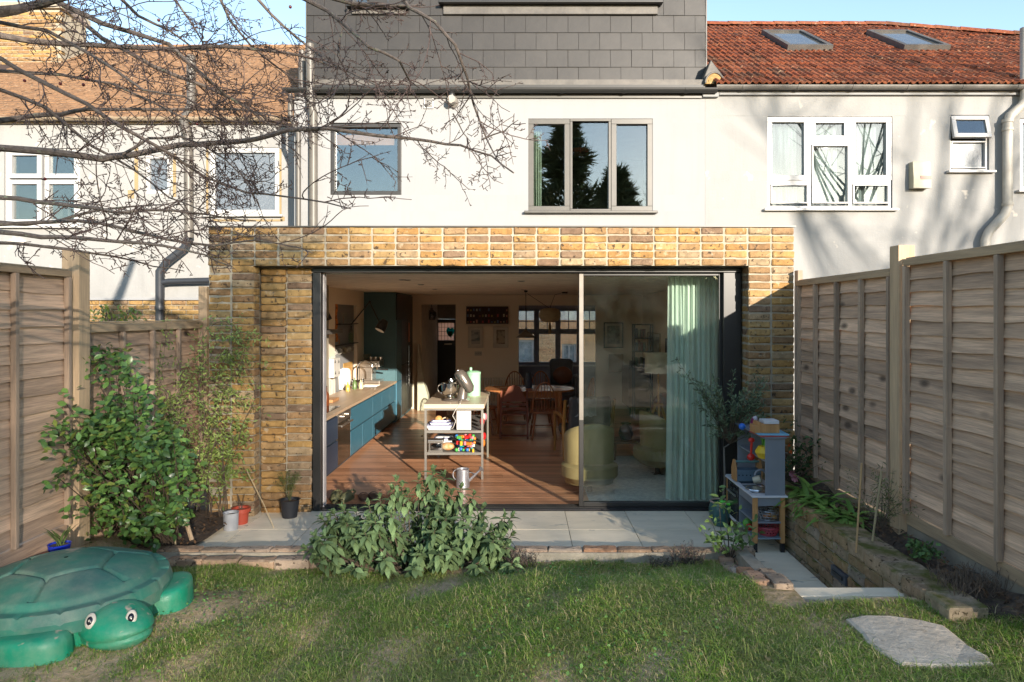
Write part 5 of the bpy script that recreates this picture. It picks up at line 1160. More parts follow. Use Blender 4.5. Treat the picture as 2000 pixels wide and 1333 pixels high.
def twiggy(name, label, base, spread, h, n, m, cat='plant', leaf=None):
    t = thing(name, label, cat, base); q = MB(); b0 = Vector(base); LP = []; LD = []
    for _ in range(n):
        a = b0+Vector((jit(spread), jit(spread*.7), 0)); d = Vector((jit(.7), jit(.7), 1)).normalized()*h*random.uniform(.4, 1.1); e = a+d; q.tube([a, a+d*.5+Vector((jit(.01), jit(.01), 0)), e], [.0022, .0018, .001], 4)
        for _ in range(3): s = a+d*random.uniform(.4, .9); q.tube([s, s+Vector((jit(.4), jit(.4), .5))*h*.3], .001, 3)
        for _ in range(6): LP.append(list(a+d*random.uniform(.2, 1)+Vector((jit(.01), jit(.01), 0)))); LD.append([jit(1), jit(1), jit(1)])
    stuff(q.build('stems', m, t))
    if leaf: LP = np.array(LP); M = mats_from(LP, np.array(LD), np.array([[0, -.5, .8]]*len(LP)), rng.uniform(.6, 1.2, len(LP))); leaves_merged('foliage', leaf, leaf_pts(.016, .007, .1, .1, 2), LP, M, t)
    return t
dst = mat('dry_purple_stem', (.13, .085, .075), (.07, .05, .045), .9); dl = leafmat('heather_leaf', (.10, .11, .05), (.08, .055, .05), .7, .1)
twiggy('heather_plant', 'small dry purplish plant by the edging to the right of the lawn middle', (PX(1340, 5.22), 5.22, .05), .10, .15, 60, dst, leaf=dl); twiggy('heather_plant', 'low bare twiggy plant at the right foot of the sage', (PX(1015, 5.2), 5.2, .05), .13, .13, 60, dst, leaf=dl)
twiggy('dry_stalks', 'clump of dead grey brown stalks in the raised bed near the lawn', (2.47, 3.75, .44), .16, .14, 110, mat('dead_stalk', (.17, .12, .085), (.08, .06, .045), .9)); twiggy('heather_plant', 'low brown plant by the edging between the sage and the bay shrub', (PX(1290, 5.2), 5.2, .05), .08, .06, 40, dst, leaf=dl)
cn = mat('bed_cane', (.50, .32, .16), None, .7)
o = MB().tube([(PX(1672, 4.4), 4.4, .42), P(1683, 905, 4.35)], .006, 6).build('cane', cn); tag(o, 'straight orange brown cane in the bed in front of the second fence panel batten', 'cane')
o = MB().tube([(PX(1703, 4.55), 4.55, .42), P(1722, 920, 4.5)], .007, 6).build('cane', mat('bed_cane_pale', (.42, .34, .20), None, .7)); tag(o, 'pale slanting cane in the bed beside the wispy plant', 'cane')
o = MB().tube([P(1876, 1035, 3.9), P(1872, 965, 3.95)], .006, 6).build('cane', cn)
bpy.data.objects.remove(o)
# ------------------------------------------------------------ bare tree reaching in from the left
bark = mat('bark', (.19, .15, .125), (.085, .065, .055), .85, scale=30, bump=.6, bscale=60, spots=((.20, .21, .14), 16, .62))
tw_m = mat('twig_bark', (.15, .10, .085), (.07, .045, .04), .8, scale=40)
btree = thing('bare_tree', 'leafless spreading tree with long low branches reaching across the left of the houses', 'tree', (-3.15, 3.0, .2))
MB().tube([(-3.15, 3.0, .1), (-3.12, 2.98, 1.0), (-3.16, 3.02, 2.0), (-3.1, 3.0, 2.9), (-3.0, 3.05, 3.9), (-2.7, 3.1, 4.7)], [.17, .14, .125, .11, .08, .05], 14).build('trunk', bark, btree, True)
LIMB = [([(0, 290), (100, 298), (200, 312), (250, 303), (350, 285), (430, 280), (500, 272), (560, 255), (640, 250), (740, 265), (840, 277), (900, 285), (960, 305), (1003, 338)], 3.3, .0145, 2.3),
 ([(0, 235), (60, 228), (120, 223), (170, 213), (260, 214), (400, 213), (470, 215), (560, 232)], 3.9, .011, 2.6),
 ([(0, 25), (60, 12), (110, 0), (160, -8)], 2.9, .022, 3.3), ([(95, -5), (200, 45), (330, 88), (400, 150), (440, 185), (490, 215), (520, 228)], 3.2, .011, 3.3),
 ([(0, 70), (60, 80), (130, 86), (220, 90), (340, 96), (430, 90), (520, 98), (600, 112), (680, 140), (740, 165)], 3.6, .0125, 3.2),
 ([(110, 0), (200, 75), (300, 130), (400, 170), (470, 200), (520, 240), (600, 258)], 4.1, .010, 3.6),
 ([(0, 115), (80, 160), (170, 205), (260, 262), (330, 300), (400, 345), (480, 375), (560, 385), (640, 395), (685, 408)], 3.1, .009, 3.0),
 ([(0, 175), (90, 210), (180, 285), (260, 330), (330, 385), (400, 415)], 3.5, .008, 2.8),
 ([(0, 385), (70, 395), (150, 402), (230, 415), (300, 410), (380, 415), (440, 425), (500, 432)], 3.0, .0095, 2.2),
 ([(0, 435), (50, 440), (110, 432), (190, 410), (260, 405), (330, 400)], 3.4, .009, 2.1),
 ([(0, 455), (80, 463), (160, 465), (240, 472), (320, 480), (400, 500), (450, 520)], 2.9, .010, 2.05),
 ([(0, 475), (60, 480), (140, 488), (220, 500), (300, 520), (360, 530)], 3.3, .007, 2.0),
 ([(150, 430), (240, 445), (330, 470), (420, 480), (500, 470), (570, 480), (610, 495)], 3.2, .007, 2.2),
 ([(240, 303), (290, 272), (350, 266), (400, 285), (440, 312), (480, 350), (500, 400)], 3.25, .006, None),
 ([(560, -20), (640, 20), (680, 55), (720, 90), (780, 120), (800, 160), (820, 172)], 3.0, .010, 3.9),
 ([(770, -25), (800, 15), (850, 45), (890, 90), (912, 150), (925, 205), (950, 270), (965, 300), (985, 330)], 3.1, .0085, 4.1),
 ([(590, -20), (690, 8), (760, 12), (830, 10)], 3.3, .011, 4.0), ([(480, -30), (530, 30), (580, 75), (640, 120), (700, 150), (760, 180)], 3.6, .007, 3.9),
 ([(330, -20), (370, 40), (400, 90), (425, 130)], 3.9, .005, 3.9), ([(420, -20), (450, 40), (490, 90), (540, 130), (580, 160)], 3.4, .006, 3.9), ([(215, -20), (270, 30), (330, 60), (380, 95), (420, 100)], 3.7, .007, 3.8),
 ([(0, 45), (90, 60), (180, 110), (280, 175), (360, 190), (440, 240)], 3.0, .008, 3.2), ([(0, 140), (120, 145), (220, 165), (300, 200), (420, 262), (470, 300)], 3.7, .007, 3.0), ([(680, 20), (660, 90), (670, 150), (640, 210)], 3.1, .0045, None), ([(895, 160), (940, 155), (1000, 160)], 3.1, .003, None), ([(940, 275), (985, 255), (1012, 235)], 3.1, .0035, None), ([(885, 222), (905, 262), (920, 278)], 3.25, .003, None)]
TW_ = []
def spawn(pts, r0, depth, rate, rnd_):
    """side shoots along a branch, ends in short knobbly spurs"""
    Lt = sum((pts[i+1]-pts[i]).length for i in range(len(pts)-1)); n = max(2, int(Lt*rate))
    for k in range(n):
        f = rnd_.uniform(.08, 1)*(len(pts)-1); i = min(int(f), len(pts)-2); p = pts[i].lerp(pts[i+1], f-i); d = (pts[i+1]-pts[i]).normalized()
        side = Vector((rnd_.uniform(-1, 1), rnd_.uniform(-1, 1), rnd_.uniform(-1, 1))); side = (side-d*side.dot(d)).normalized()
        if depth == 0: L = rnd_.choice([.10, .18, .28, .42, .6]); dd = (d*rnd_.uniform(.5, 1.2)+side*.8+Vector((.25, 0, -.22))).normalized()
        elif depth == 1: L = rnd_.uniform(.04, .16); dd = (d*.7+side).normalized()
        else: L = rnd_.uniform(.010, .028); dd = (d*.5+side).normalized()
        m_ = max(2, int(L/.05)+1); q = [p]; cur = p; dr = dd
        for s in range(m_):
            dr = (dr+Vector((rnd_.uniform(-1, 1), rnd_.uniform(-1, 1), rnd_.uniform(-.9, .9)))*.22).normalized(); cur = cur+dr*(L/m_); q.append(cur)
        r = {0: .0031, 1: .0021, 2: .0021}[depth]; r = min(r, r0)
        ud, vd = CX+q[-1].x*F/q[-1].y, CY-(q[-1].z-H)*F/q[-1].y
        if vd > 545 or (ud > 585 and vd > 425): continue
        TW_.append((q, r, depth))
        if depth < 2: spawn(q, r, depth+1, {0: 17, 1: 42}[depth], rnd_)
rr_ = random.Random(5); tips3 = []
for (pl_, Y, r, tz) in LIMB:
    n = len(pl_); pts = [P(u, v, Y+.35*math.sin(i*.9+Y*7)*(.3 if tz is None else 1)*(i/n)) for i, (u, v) in enumerate(pl_)]
    sm_pts = []
    for i in range(n-1):
        for t in (0, .5): sm_pts.append(pts[i].lerp(pts[i+1], t)+Vector((0, 0, rr_.uniform(-1, 1)*.004)))
    sm_pts.append(pts[-1]); m_ = len(sm_pts); rad = [1.22*r*Y/3.2*(1-.82*i/m_) for i in range(m_)]
    if tz:
        b0 = Vector((-3.1, 3.0, tz)); pre = [b0, b0.lerp(sm_pts[0], .55)+Vector((0, 0, .05))]; MB().tube(pre+sm_pts, [rad[0]*1.7, rad[0]*1.2]+rad, 8).build('limb', bark, btree, True)
    else: MB().tube(sm_pts, rad, 6).build('limb', bark, btree, True)
    spawn(sm_pts, r, 0, 13 if pl_[-1][0] < 720 and pl_[0][0] < 600 else 8, rr_)
def twig_mesh():
    V = []; Fc = []
    for q, r, dp in TW_:
        n = 4 if dp == 0 else 3; b = len(V); m_ = len(q)
        for i, p in enumerate(q):
            d = (q[min(i+1, m_-1)]-q[max(i-1, 0)]).normalized(); u = d.orthogonal().normalized(); w = d.cross(u); rad = r*(1-.45*i/(m_-1)) if dp < 2 else r*(1 if i < m_-1 else 1.15)
            for k in range(n): a = 2*math.pi*k/n; V.append(p+(u*math.cos(a)+w*math.sin(a))*rad)
        for i in range(m_-1):
            for k in range(n): Fc.append((b+i*n+k, b+i*n+(k+1) % n, b+(i+1)*n+(k+1) % n, b+(i+1)*n+k))
        if dp == 2: Fc.append(tuple(b+(m_-1)*n+k for k in range(n))) if n == 4 else None
    return np.array([list(v) for v in V]), np.array(Fc)
V, Fc = twig_mesh(); o = link('twigs', np_mesh('twigs', V-np.array(wloc(btree)), Fc, tw_m, True), btree, wloc(btree)); stuff(o)
bm_ = mat('dark_berry', (.16, .02, .02), None, .4)
for (u, v) in ((567, 14), (170, 152), (163, 166), (118, 164), (88, 350), (48, 158), (310, 40), (385, 242)):
    b_ = MB().ball(P(u, v, 3.3), .008, n=8, m=6).build('berry', bm_, btree, True)
# ------------------------------------------------------------ the far end of the garden, behind the camera
hm = leafmat('hedge_leaf', (.05, .08, .025), (.025, .045, .015), .6, .1)
def screen_tree(x, w, h0, h1, n, label, seed):
    """an unseen leafless tree added as a sun screen: trunk and a haze of twigs that lets about half the low sun through"""
    t = thing('bare_tree', label, 'tree', (x, -30, 0), group='unseen bare trees added to filter the sun'); r = random.Random(seed)
    MB().tube([(x, -30, 0), (x+.1, -30, h0*.7), (x, -30, h1*.92)], [.30, .2, .05], 8).build('trunk', bark, t, True)
    V = []; Fc = []
    for k in range(n):
        c = Vector((x+r.uniform(-.5, .5)*w, -30+r.uniform(-1.2, 1.2), h0+(h1-h0)*r.random()**.85)); d = Vector(((c.x-x)*.5/w+r.uniform(-.6, .6), r.uniform(-.5, .5), r.uniform(.2, 1.1))).normalized(); L = r.uniform(.5, 1.1); wd = r.uniform(.010, .024)
        e = c+d*L; u = d.orthogonal().normalized(); v_ = d.cross(u); b = len(V)
        for p, q in ((c, 1), (e, .5)):
            for a in range(3): an = a*2.094; V.append(tuple(p+(u*math.cos(an)+v_*math.sin(an))*wd*q))
        Fc += [(b+a, b+(a+1) % 3, b+3+(a+1) % 3, b+3+a) for a in range(3)]
    o = link('twigs', np_mesh('twigs', np.array(V)-np.array(wloc(t)), np.array(Fc), bark, True), t, wloc(t)); stuff(o)
TH = 1.3  # twig density of the unseen trees added to filter the sun
screen_tree(11.9, 5.0, 5.5, 11.7, int(1650*TH), 'unseen wide bare tree added to dim the sun on the garden', 1); screen_tree(16.6, 4.2, 5.5, 9.35, int(620*TH), 'unseen short bare tree added beside the wide one, low enough to let sun into the room', 2)
def conifer(x, y, h, r, label):
    t = thing('conifer_tree', label, 'tree', (x, y, 0), group='conifers beyond the hedge'); MB().tube([(x, y, 0), (x, y, h*.95)], [.25, .03], 8).build('trunk', MAT['stem'], t)
    n = 9000; f = rng.uniform(0, 1, n)**.8; z = h*(.05+.95*f); rr = r*(1-f)**.8*(.7+.3*np.sin(z*2.1+1)+.25*np.sin(z*5.3))*np.sqrt(rng.uniform(.05, 1, n)); a = rng.uniform(0, 6.283, n); LP = np.stack([x+rr*np.cos(a), y+rr*np.sin(a), z], 1)
    D = np.stack([np.cos(a), np.sin(a), rng.uniform(-.2, .9, n)], 1); M = mats_from(LP, D, rdir(n), rng.uniform(.7, 1.4, n)); leaves_merged('foliage', leafmat('conifer_green_%d' % int(h*10), (.13, .16, .07), (.06, .08, .035), .7, .15), leaf_pts(.75, .10, .5, .2, 2), LP, M, t)
conifer(2.9, -25, 14.8, 4.6, 'tallest conifer far behind the camera'); conifer(6.0, -24, 11.0, 3.4, 'bushy conifer beside the tallest one behind the camera'); conifer(.2, -27, 14.0, 3.6, 'slim conifer left of the tallest one behind the camera')
def bare(x, y, h, label, seed):
    t = thing('bare_tree', label, 'tree', (x, y, 0), group='bare trees behind the camera'); r = random.Random(seed); MB().tube([(x, y, 0), (x+.1, y, h*.3), (x, y, h*.55)], [.17, .14, .11], 10).build('trunk', bark, t, True); q = MB()
    for k in range(7):
        a = r.uniform(0, 6.28); b0 = Vector((x, y, h*(.40+.02*k))); e = b0+Vector((math.cos(a)*h*.22, math.sin(a)*h*.18, h*r.uniform(.28, .45))); mid = b0.lerp(e, .5)+Vector((math.cos(a)*.25, 0, -.1)); q.tube([b0, mid, e], [.055, .04, .022], 7)
        for j in range(4):
            s = b0.lerp(e, r.uniform(.4, 1)); q.tube([s, s+Vector((r.uniform(-1, 1), r.uniform(-1, 1), r.uniform(.1, 1)))*h*.13], [.018, .008], 5)
    stuff(q.build('boughs', bark, t))
bare(15.25, -11.2, 14.0, 'bare tree farther right behind the camera', 3); bare(13.9, -10.2, 13.0, 'bare tree nearer the garden behind the camera', 8)

gh = thing('screen_hedge', 'unseen evergreen hedge added behind the camera to block low sky in the glass', 'hedge', (1, -14, 0)); n = 15000  # hedge added to keep low sky out of the door glass reflections
xx = rng.uniform(-10, 13, n); zz = (3.7+.12*np.sin(xx*4)+.1*np.sin(xx*9))*rng.uniform(0, 1, n)**.7; LP = np.stack([xx, -13.6+rng.uniform(-.3, .3, n)*1.4, zz], 1); M = mats_from(LP, rdir(n), rdir(n), rng.uniform(.7, 1.3, n)); leaves_merged('foliage', leafmat('hedge_green', (.10, .15, .05), (.05, .08, .03), .6, .2), leaf_pts(.26, .15, .2, .2, 2), LP, M, gh)
MB().box(-10, 13, -14.1, -13.7, 0, 3.4).build('inner_growth', hm, gh)
# ------------------------------------------------------------ sliding door
dr = thing('sliding_door', 'black framed sliding glass door slid open to the right', 'door', (-.3, DY, 0))
jx0, jx1 = PX(611, DY), PX(1444, DY); ht = PZ(533, DY); bk = MAT['black']
MB().box(jx0, PX(630, DY), DY-.06, DY+.14, 0.004, ht-.002).build('jamb', bk, dr, bevel=.004); MB().box(PX(1410, DY), jx1, DY-.055, DY+.14, 0.004, ht-.002).build('jamb', bk, dr, bevel=.004)
MB().box(jx0, jx1, DY-.06, DY+.14, ht, zb-.006).build('head', bk, dr, bevel=.004)
MB().box(PX(630, DY)-.004, PX(631.8, DY), DY+.02, DY+.10, .01, ht-.003).build('brush_strip', mat('pale_strip', (.55, .52, .52), None, .5), dr)
th_ = MB(); th_.box(PX(631, DY), PX(1408, DY), DY-.03, DY+.12, .002, .018); tho = th_.build('threshold', mat('dark_track', (.05, .05, .055), None, .35, .6), dr)
for yy in (DY-.005, DY+.045, DY+.09): MB().box(PX(632, DY), PX(1407, DY), yy, yy+.01, .0185, .03).build('track', bk, tho)
gp0, gp1 = PX(1131, DY), PX(1410, DY)
sh = MB(); sh.box(gp0, gp0+.045, DY+.0, DY+.055, .032, ht-.004); sh.box(gp1-.03, gp1+.01, DY+.0, DY+.055, .032, ht-.004); sh.box(gp0+.0455, gp1-.0305, DY+.0, DY+.055, .032, .075); sh.box(gp0+.0455, gp1-.0305, DY+.0, DY+.055, ht-.03, ht-.004)
so = sh.build('sliding_sash', bk, dr, bevel=.003); MB().box(gp0+.002, gp0+.043, DY-.004, DY-.0005, .9, ht-.01).build('edge_strip', mat('pale_alu', (.20, .18, .155), None, .45, .3), so)
MB().box(gp0+.044, gp1-.029, DY+.022, DY+.034, .074, ht-.029).build('pane', MAT['door_glass'], so)
# ------------------------------------------------------------ room shell
IY0, BY, CZ, LWX, RWX = DY+.12, 14.2, 2.37, -2.88, 2.50
MAT['iwall'] = mat('warm_white_wall', (.88, .76, .61), (.86, .74, .59), .9, scale=1.5, spec=.2)
MAT['ceil'] = mat('ceiling_paint', (.90, .82, .70), None, .95, spec=.1)
NY0, NY1, NZ1 = 10.5, 11.9, PZ(594, 10.5)
w = MB(); w.box(LWX-.3, LWX, IY0, NY0, 0, CZ); w.box(LWX-.3, LWX, NY1, BY+.1, 0, CZ); w.box(LWX-.3, LWX, NY0, NY1, NZ1, CZ); w.box(LWX-.3, LWX-.24, NY0, NY1, 0, NZ1); struct(w.build('wall_left', MAT['iwall']))
struct(MB().box(RWX, RWX+.1, IY0, 15.9, 0, CZ).build('wall_right', MAT['iwall']))
struct(MB().box(LWX-.3, RWX+.1, DY+.15, 17.6, CZ, CZ+.08).build('ceiling', MAT['ceil']))
hx0_, hx1_, hz_ = PX(822, BY), PX(890, BY), PZ(595, BY); bx0_, bx1_, bz_ = PX(1013, BY), PX(1164, BY), PZ(597, BY)
holed(MB(), LWX, RWX-.001, 0, CZ-.001, BY, .12, [(hx0_, hx1_, -.0, hz_), (bx0_, bx1_, -.0, bz_)]).build('wall_back', MAT['iwall'])
struct(bpy.data.objects['wall_back'])
# floor: boards running across the room
fl_ = struct(MB().box(LWX, RWX, IY0-.02, 17.6, -.06, -.014).build('floor', mat('floor_gap', (.03, .017, .01), None, .9)))
MAT['board'] = wood('floor_board', (.70, .36, .20), (.54, .26, .135), 'x', .30, 13, .16, .12, dark=(.20, .08, .04))
y = IY0-.015; bw = .118
while y < 14.1:
    cuts = sorted([-2.88, 2.5]+[random.uniform(-2.2, 2.0) for _ in range(random.choice([1, 2]) if y < 11 else 0)])
    for a, b in zip(cuts, cuts[1:]):
        if b-a > .05: MB().box(a+.001, b-.001, y+.0015, y+bw-.0015, -.02, random.uniform(-.0012, .0)).build('floor_board', MAT['board'], fl_)
    y += bw
MB().box(LWX, RWX, y+.001, 17.6, -.02, -.001).build('floor_board', MAT['board'], fl_)
for u, v in ((786, 546.5), (822, 556), (849, 565), (1023, 566), (795, 547), (1018, 549)):
    Y_ = (CZ-H)*F/(CY-v) if v < CY else 8
    d_ = MB().cyl((PX(u, Y_), Y_, CZ-.001), (PX(u, Y_), Y_, CZ-.008), .045, n=16).build('downlight', MAT['upvc']); tag(d_, 'unlit round recessed ceiling spotlight, '+{786: 'nearest the tall units', 822: 'second of the left row', 849: 'deepest of the left row', 1023: 'deepest above the dining table', 795: 'nearest on the left', 1018: 'nearest on the right'}[u], 'ceiling light', 'recessed ceiling spotlights'); MB().cyl((PX(u, Y_), Y_, CZ-.0085), (PX(u, Y_), Y_, CZ-.0105), .03, n=12).build('lens', MAT['pipe_grey'], d_)
skm = mat('skirting_paint', (.70, .66, .58), None, .5)
sk_ = MB(); sk_.box(hx1_+.0, bx0_, BY-.018, BY-.002, 0, .13); struct(sk_.build('skirting_board', skm))
# ------------------------------------------------------------ kitchen run
KX, KY1, KT = -2.30, 12.4, .755
kr = thing('kitchen_units', 'long run of teal blue kitchen drawers under a pale wooden worktop', 'kitchen units', (-2.58, 9.6, 0))
teal = mat('teal_cabinet', (.045, .155, .225), (.042, .145, .21), .45); teal_shade = mat('teal_cabinet_shaded', (.035, .055, .095), (.03, .05, .085), .5); wtop = wood('oak_worktop', (.58, .43, .29), (.50, .36, .24), 'y', .4, 16, .03, .05)  # second teal is a darker copy, shade on the near units painted in
ev = [7.0, 7.86, 8.52, 9.15, 9.83, 10.50, 11.19, 11.88, 12.395]
MB().box(LWX+.005, KX-.024, 7.0, 12.38, .06, KT-.04).build('carcass', mat('carcass_dark', (.03, .05, .06), None, .7), kr)
MB().box(LWX+.005, KX-.06, 7.0, 12.38, 0.0, .059).build('plinth', mat('plinth_dark', (.05, .06, .07), None, .7), kr)
sx0, sx1, sy0, sy1 = -2.72, -2.42, 11.2, 11.75
mm = MB(); mm.box(LWX+.002, KX+.02, 7.0, sy0, KT-.035, KT); mm.box(LWX+.002, KX+.02, sy1, 12.395, KT-.035, KT); mm.box(LWX+.002, sx0, sy0, sy1, KT-.035, KT); mm.box(sx1, KX+.02, sy0, sy1, KT-.035, KT); mm.build('worktop', wtop, kr)
cer = mat('white_ceramic', (.72, .68, .60), None, .25)
sk1 = MB(); sk1.box(sx0, sx1, sy0, sy1, KT-.18, KT-.17); sk1.box(sx0, sx0+.02, sy0, sy1, KT-.17, KT-.001); sk1.box(sx1-.02, sx1, sy0, sy1, KT-.17, KT-.001); sk1.box(sx0+.02, sx1-.02, sy0, sy0+.02, KT-.17, KT-.001); sk1.box(sx0+.02, sx1-.02, sy1-.02, sy1, KT-.17, KT-.001); sk1.build('sink', cer, kr)
midz = .40
def front(y0, y1, z0, z1, m): return MB().box(KX-.022, KX, y0+.003, y1-.003, z0, z1).build('drawer_front', m, kr, bevel=.003)
for i in range(len(ev)-1):
    a, b = ev[i], ev[i+1]; m = teal_shade if i < 2 else teal
    if i == 2-1+0 and False: pass
    if i == 1: m = teal_shade
    if (a, b) == (8.52, 9.15): continue
    if a == 9.15: front(9.15, 10.5, midz+.006, KT-.065, teal); front(a, b, .065, midz-.014, teal); continue
    if a == 9.83: front(a, b, .065, midz-.014, teal); continue
    front(a, b, midz+.006, KT-.065, m); front(a, b, .065, midz-.014, m)
ovg = mat('oven_glass', (.05, .04, .03), (.04, .03, .02), .12, spec=.7); sst = mat('brushed_steel', (.55, .50, .44), (.45, .41, .36), .3, .9, stretch=(1, 1, 14))
ov = MB().box(KX-.022, KX-.001, 8.525, 9.145, .065, KT-.16).build('oven', ovg, kr); MB().box(KX-.022, KX+.002, 8.525, 9.145, KT-.158, KT-.045).build('control_panel', sst, ov)
for yy in (8.72, 8.95): MB().cyl((KX+.002, yy, KT-.10), (KX+.035, yy, KT-.10), .026, n=16).build('knob', sst, ov, True)
MB().bar((KX+.035, 8.56, KT-.20), (KX+.035, 9.11, KT-.20), .018, .022).bar((KX, 8.60, KT-.20), (KX+.03, 8.60, KT-.20), .012, .012).bar((KX, 9.07, KT-.20), (KX+.03, 9.07, KT-.20), .012, .012).build('handle', sst, ov)
MB().box(-2.78, -2.38, 8.35, 8.95, KT+.001, KT+.006).build('hob', mat('black_hob', (.012, .012, .012), None, .08), kr)
for k in range(5): MB().box(-2.70, -2.45, 10.72+.085*k, 10.735+.085*k, KT+.0005, KT+.002).build('drainer_groove', mat('groove_brown', (.20, .13, .08), None, .6), kr)
tp = thing('kitchen_tap', 'curved chrome mixer tap on the worktop behind the sink', 'tap', (-2.76, 11.42, KT)); chm = mat('chrome', (.62, .60, .56), None, .12, 1)
c = P(684, 0, 11.42); cx_ = -2.76
MB().tube([(cx_, 11.42, KT), (cx_, 11.42, KT+.30)]+[(cx_+.13*(1-math.cos(a)), 11.42, KT+.30+.13*math.sin(a)) for a in np.linspace(.2, math.pi, 10)]+[(cx_+.26, 11.42, KT+.22)], .017, 12).build('spout', chm, tp, True); MB().cyl((cx_-.09, 11.42, KT+.09), (cx_+.09, 11.42, KT+.09), .022).build('valve', chm, tp, True)
for s in (-1, 1): MB().cyl((cx_+s*.09, 11.42, KT+.06), (cx_+s*.09, 11.42, KT+.13), .024, n=10).build('handle', chm, tp, True)
# tall unit with fridge freezer and ovens on its long side
tu = thing('tall_units', 'full height dark blue green kitchen tower with black appliances along its side', 'tall unit', (-2.6, 13.3, 0))
dk = mat('deep_teal_panel', (.026, .062, .072), (.024, .056, .066), .5); dk = teal if False else mat('tower_teal', (.060, .135, .155), (.054, .12, .14), .5)
MB().box(LWX+.003, KX, KY1, BY-.004, .0, CZ-.004).build('carcass', dk, tu)
bkf = mat('black_front', (.018, .018, .020), None, .35)
for (a, b, c_, d_) in ((12.42, 13.05, 1.86, 2.34), (13.06, 13.62, 1.86, 2.34), (13.63, 14.19, .05, 2.34), (12.9, 13.62, .05, 1.0), (12.9, 13.62, 1.01, 1.85)): MB().box(KX+.001, KX+.022, a, b, c_, d_).build('door', bkf, tu, bevel=.003)
MB().box(KX+.001, KX+.020, 12.41, 12.895, .05, KT-.03).build('door', teal, tu, bevel=.003); MB().box(KX+.001, KX+.020, 12.41, 12.895, KT-.02, 1.85).build('door', dk, tu, bevel=.003)
for z0, z1, m in ((1.42, 1.80, mat('copper_handle', (.50, .20, .12), None, .35, .5)), (.95, 1.35, chm), (.55, .90, chm)): MB().bar((KX+.055, 13.55, z0), (KX+.055, 13.55, z1), .03, .03).build('handle', m, tu)
# panelling on the wall and shelf with spot lamps
pn = struct(MB().box(LWX, LWX+.008, 7.0, NY0-.01, KT, 1.33).build('wall_panelling', mat('panel_paint', (.74, .72, .66), None, .6)))
q = MB()
for k in range(44): q.box(LWX+.008, LWX+.013, 7.02+k*.079, 7.085+k*.079, KT+.002, 1.325)
stuff(q.build('panel_strips', mat('panel_paint2', (.74, .72, .66), None, .6), pn))
o = flat_box('wall_shelf', 'short grey floating shelf high on the left kitchen wall', 'shelf', LWX+.002, LWX+.25, 8.6, 10.0, PZ(652, 9.7), PZ(644, 9.7), mat('grey_shelf', (.13, .12, .11), None, .6))
fr_n = [0]
def picture(label, cat, pts, m_frame, m_mount, m_art, wall='back', w=.02, mount=.05, name='framed_picture', art=None):
    """pts = (a0,a1,z0,z1) on the wall; back wall uses x, side walls y"""
    a0, a1, z0, z1 = pts; 
    def bx(m, a, b, c, d, t0, t1):
        if wall == 'back': m.box(a, b, BY-t1, BY-t0, c, d)
        elif wall == 'left': m.box(LWX+t0, LWX+t1, a, b, c, d)
        else: m.box(RWX-t1, RWX-t0, a, b, c, d)
        return m
    ctr = {'back': ((a0+a1)/2, BY, z0), 'left': (LWX, (a0+a1)/2, z0), 'right': (RWX, (a0+a1)/2, z0)}[wall]
    t = thing(name, label, cat, ctr); m = MB(); bx(m, a0, a1, z0, z0+w, .002, .03); bx(m, a0, a1, z1-w, z1, .002, .03); bx(m, a0, a0+w, z0+w, z1-w, .002, .03); bx(m, a1-w, a1, z0+w, z1-w, .002, .03); m.build('frame', m_frame, t)
    bx(MB(), a0+w, a1-w, z0+w, z1-w, .003, .014).build('mount', m_mount, t)
    if m_art: bx(MB(), a0+w+mount, a1-w-mount, z0+w+mount*1.25, z1-w-mount, .0145, .0165).build('print', m_art, t)
    return t
whf, blf = mat('white_frame', (.68, .60, .50), None, .5), mat('black_frame', (.02, .02, .02), None, .5); mnt = mat('picture_mount', (.72, .66, .57), None, .8)
artm = lambda n, c1, c2, s=6, st=(1, 1, 1): mat(n, c1, c2, .7, scale=s, stretch=st, lo=.45, hi=.55)
picture('black framed monochrome print on the left kitchen wall below the floating shelf', 'picture', (9.4, 10.02, 1.36, PZ(654, 9.9)), blf, mnt, artm('mono_print', (.5, .5, .5), (.1, .1, .1), 5), 'left')
for k, (u, v) in enumerate(((634, 620), (641, 618))):
    t = thing('spot_lamp', ['left hand small black cylinder spotlight on the kitchen wall', 'right hand small black cylinder spotlight on the kitchen wall'][k], 'wall light', P(u, v, 9.4+k*.3), group='small black wall spotlights'); p = P(u, v, 9.4+k*.3)
    MB().tube([p+Vector((-.03, 0, .05)), p+Vector((.02, 0, -.05))], .038, 14).build('shade', blf, t); MB().bar(p, (LWX, 9.4+k*.3, p.z+.02), .015, .015).build('arm', blf, t)
# alcove shelves and what stands on them
sh1, sh2 = PZ(633, 11.1), PZ(672.5, 11.1); ax_ = LWX-.12
alc = []
for z, l in ((sh1, 'upper thin black shelf in the kitchen alcove'), (sh2, 'lower thin black shelf in the kitchen alcove')):
    alc.append(flat_box('alcove_shelf', l, 'shelf', LWX-.238, LWX+.03, NY0+.25 if z == sh1 else NY0+.02, NY1-.02, z-.014, z, blf, 0, 'thin black alcove shelves'))
jar_g = glass('jar_glass', (.85, .88, .80), .1)
def jar(label, x, y, z, r, h, content, lid=None, cat='jar', name='jar'):
    t = thing(name, label, cat, (x, y, z)); MB().lathe([(0, .002), (r, .002), (r, h*.82), (r*.8, h*.9), (r*.8, h*.95)], (x, y, z), 18).build('glass', jar_g, t, True); MB().lathe([(0, .006), (r*.93, .006), (r*.93, h*.62), (0, h*.62)], (x, y, z), 16).build('contents', content, t, True)
    if lid: MB().cyl((x, y, z+h*.9), (x, y, z+h), r*.84, n=16).build('lid', lid, t)
    return t
mm_ = lambda n, c, r=.6: mat(n, c, None, r)
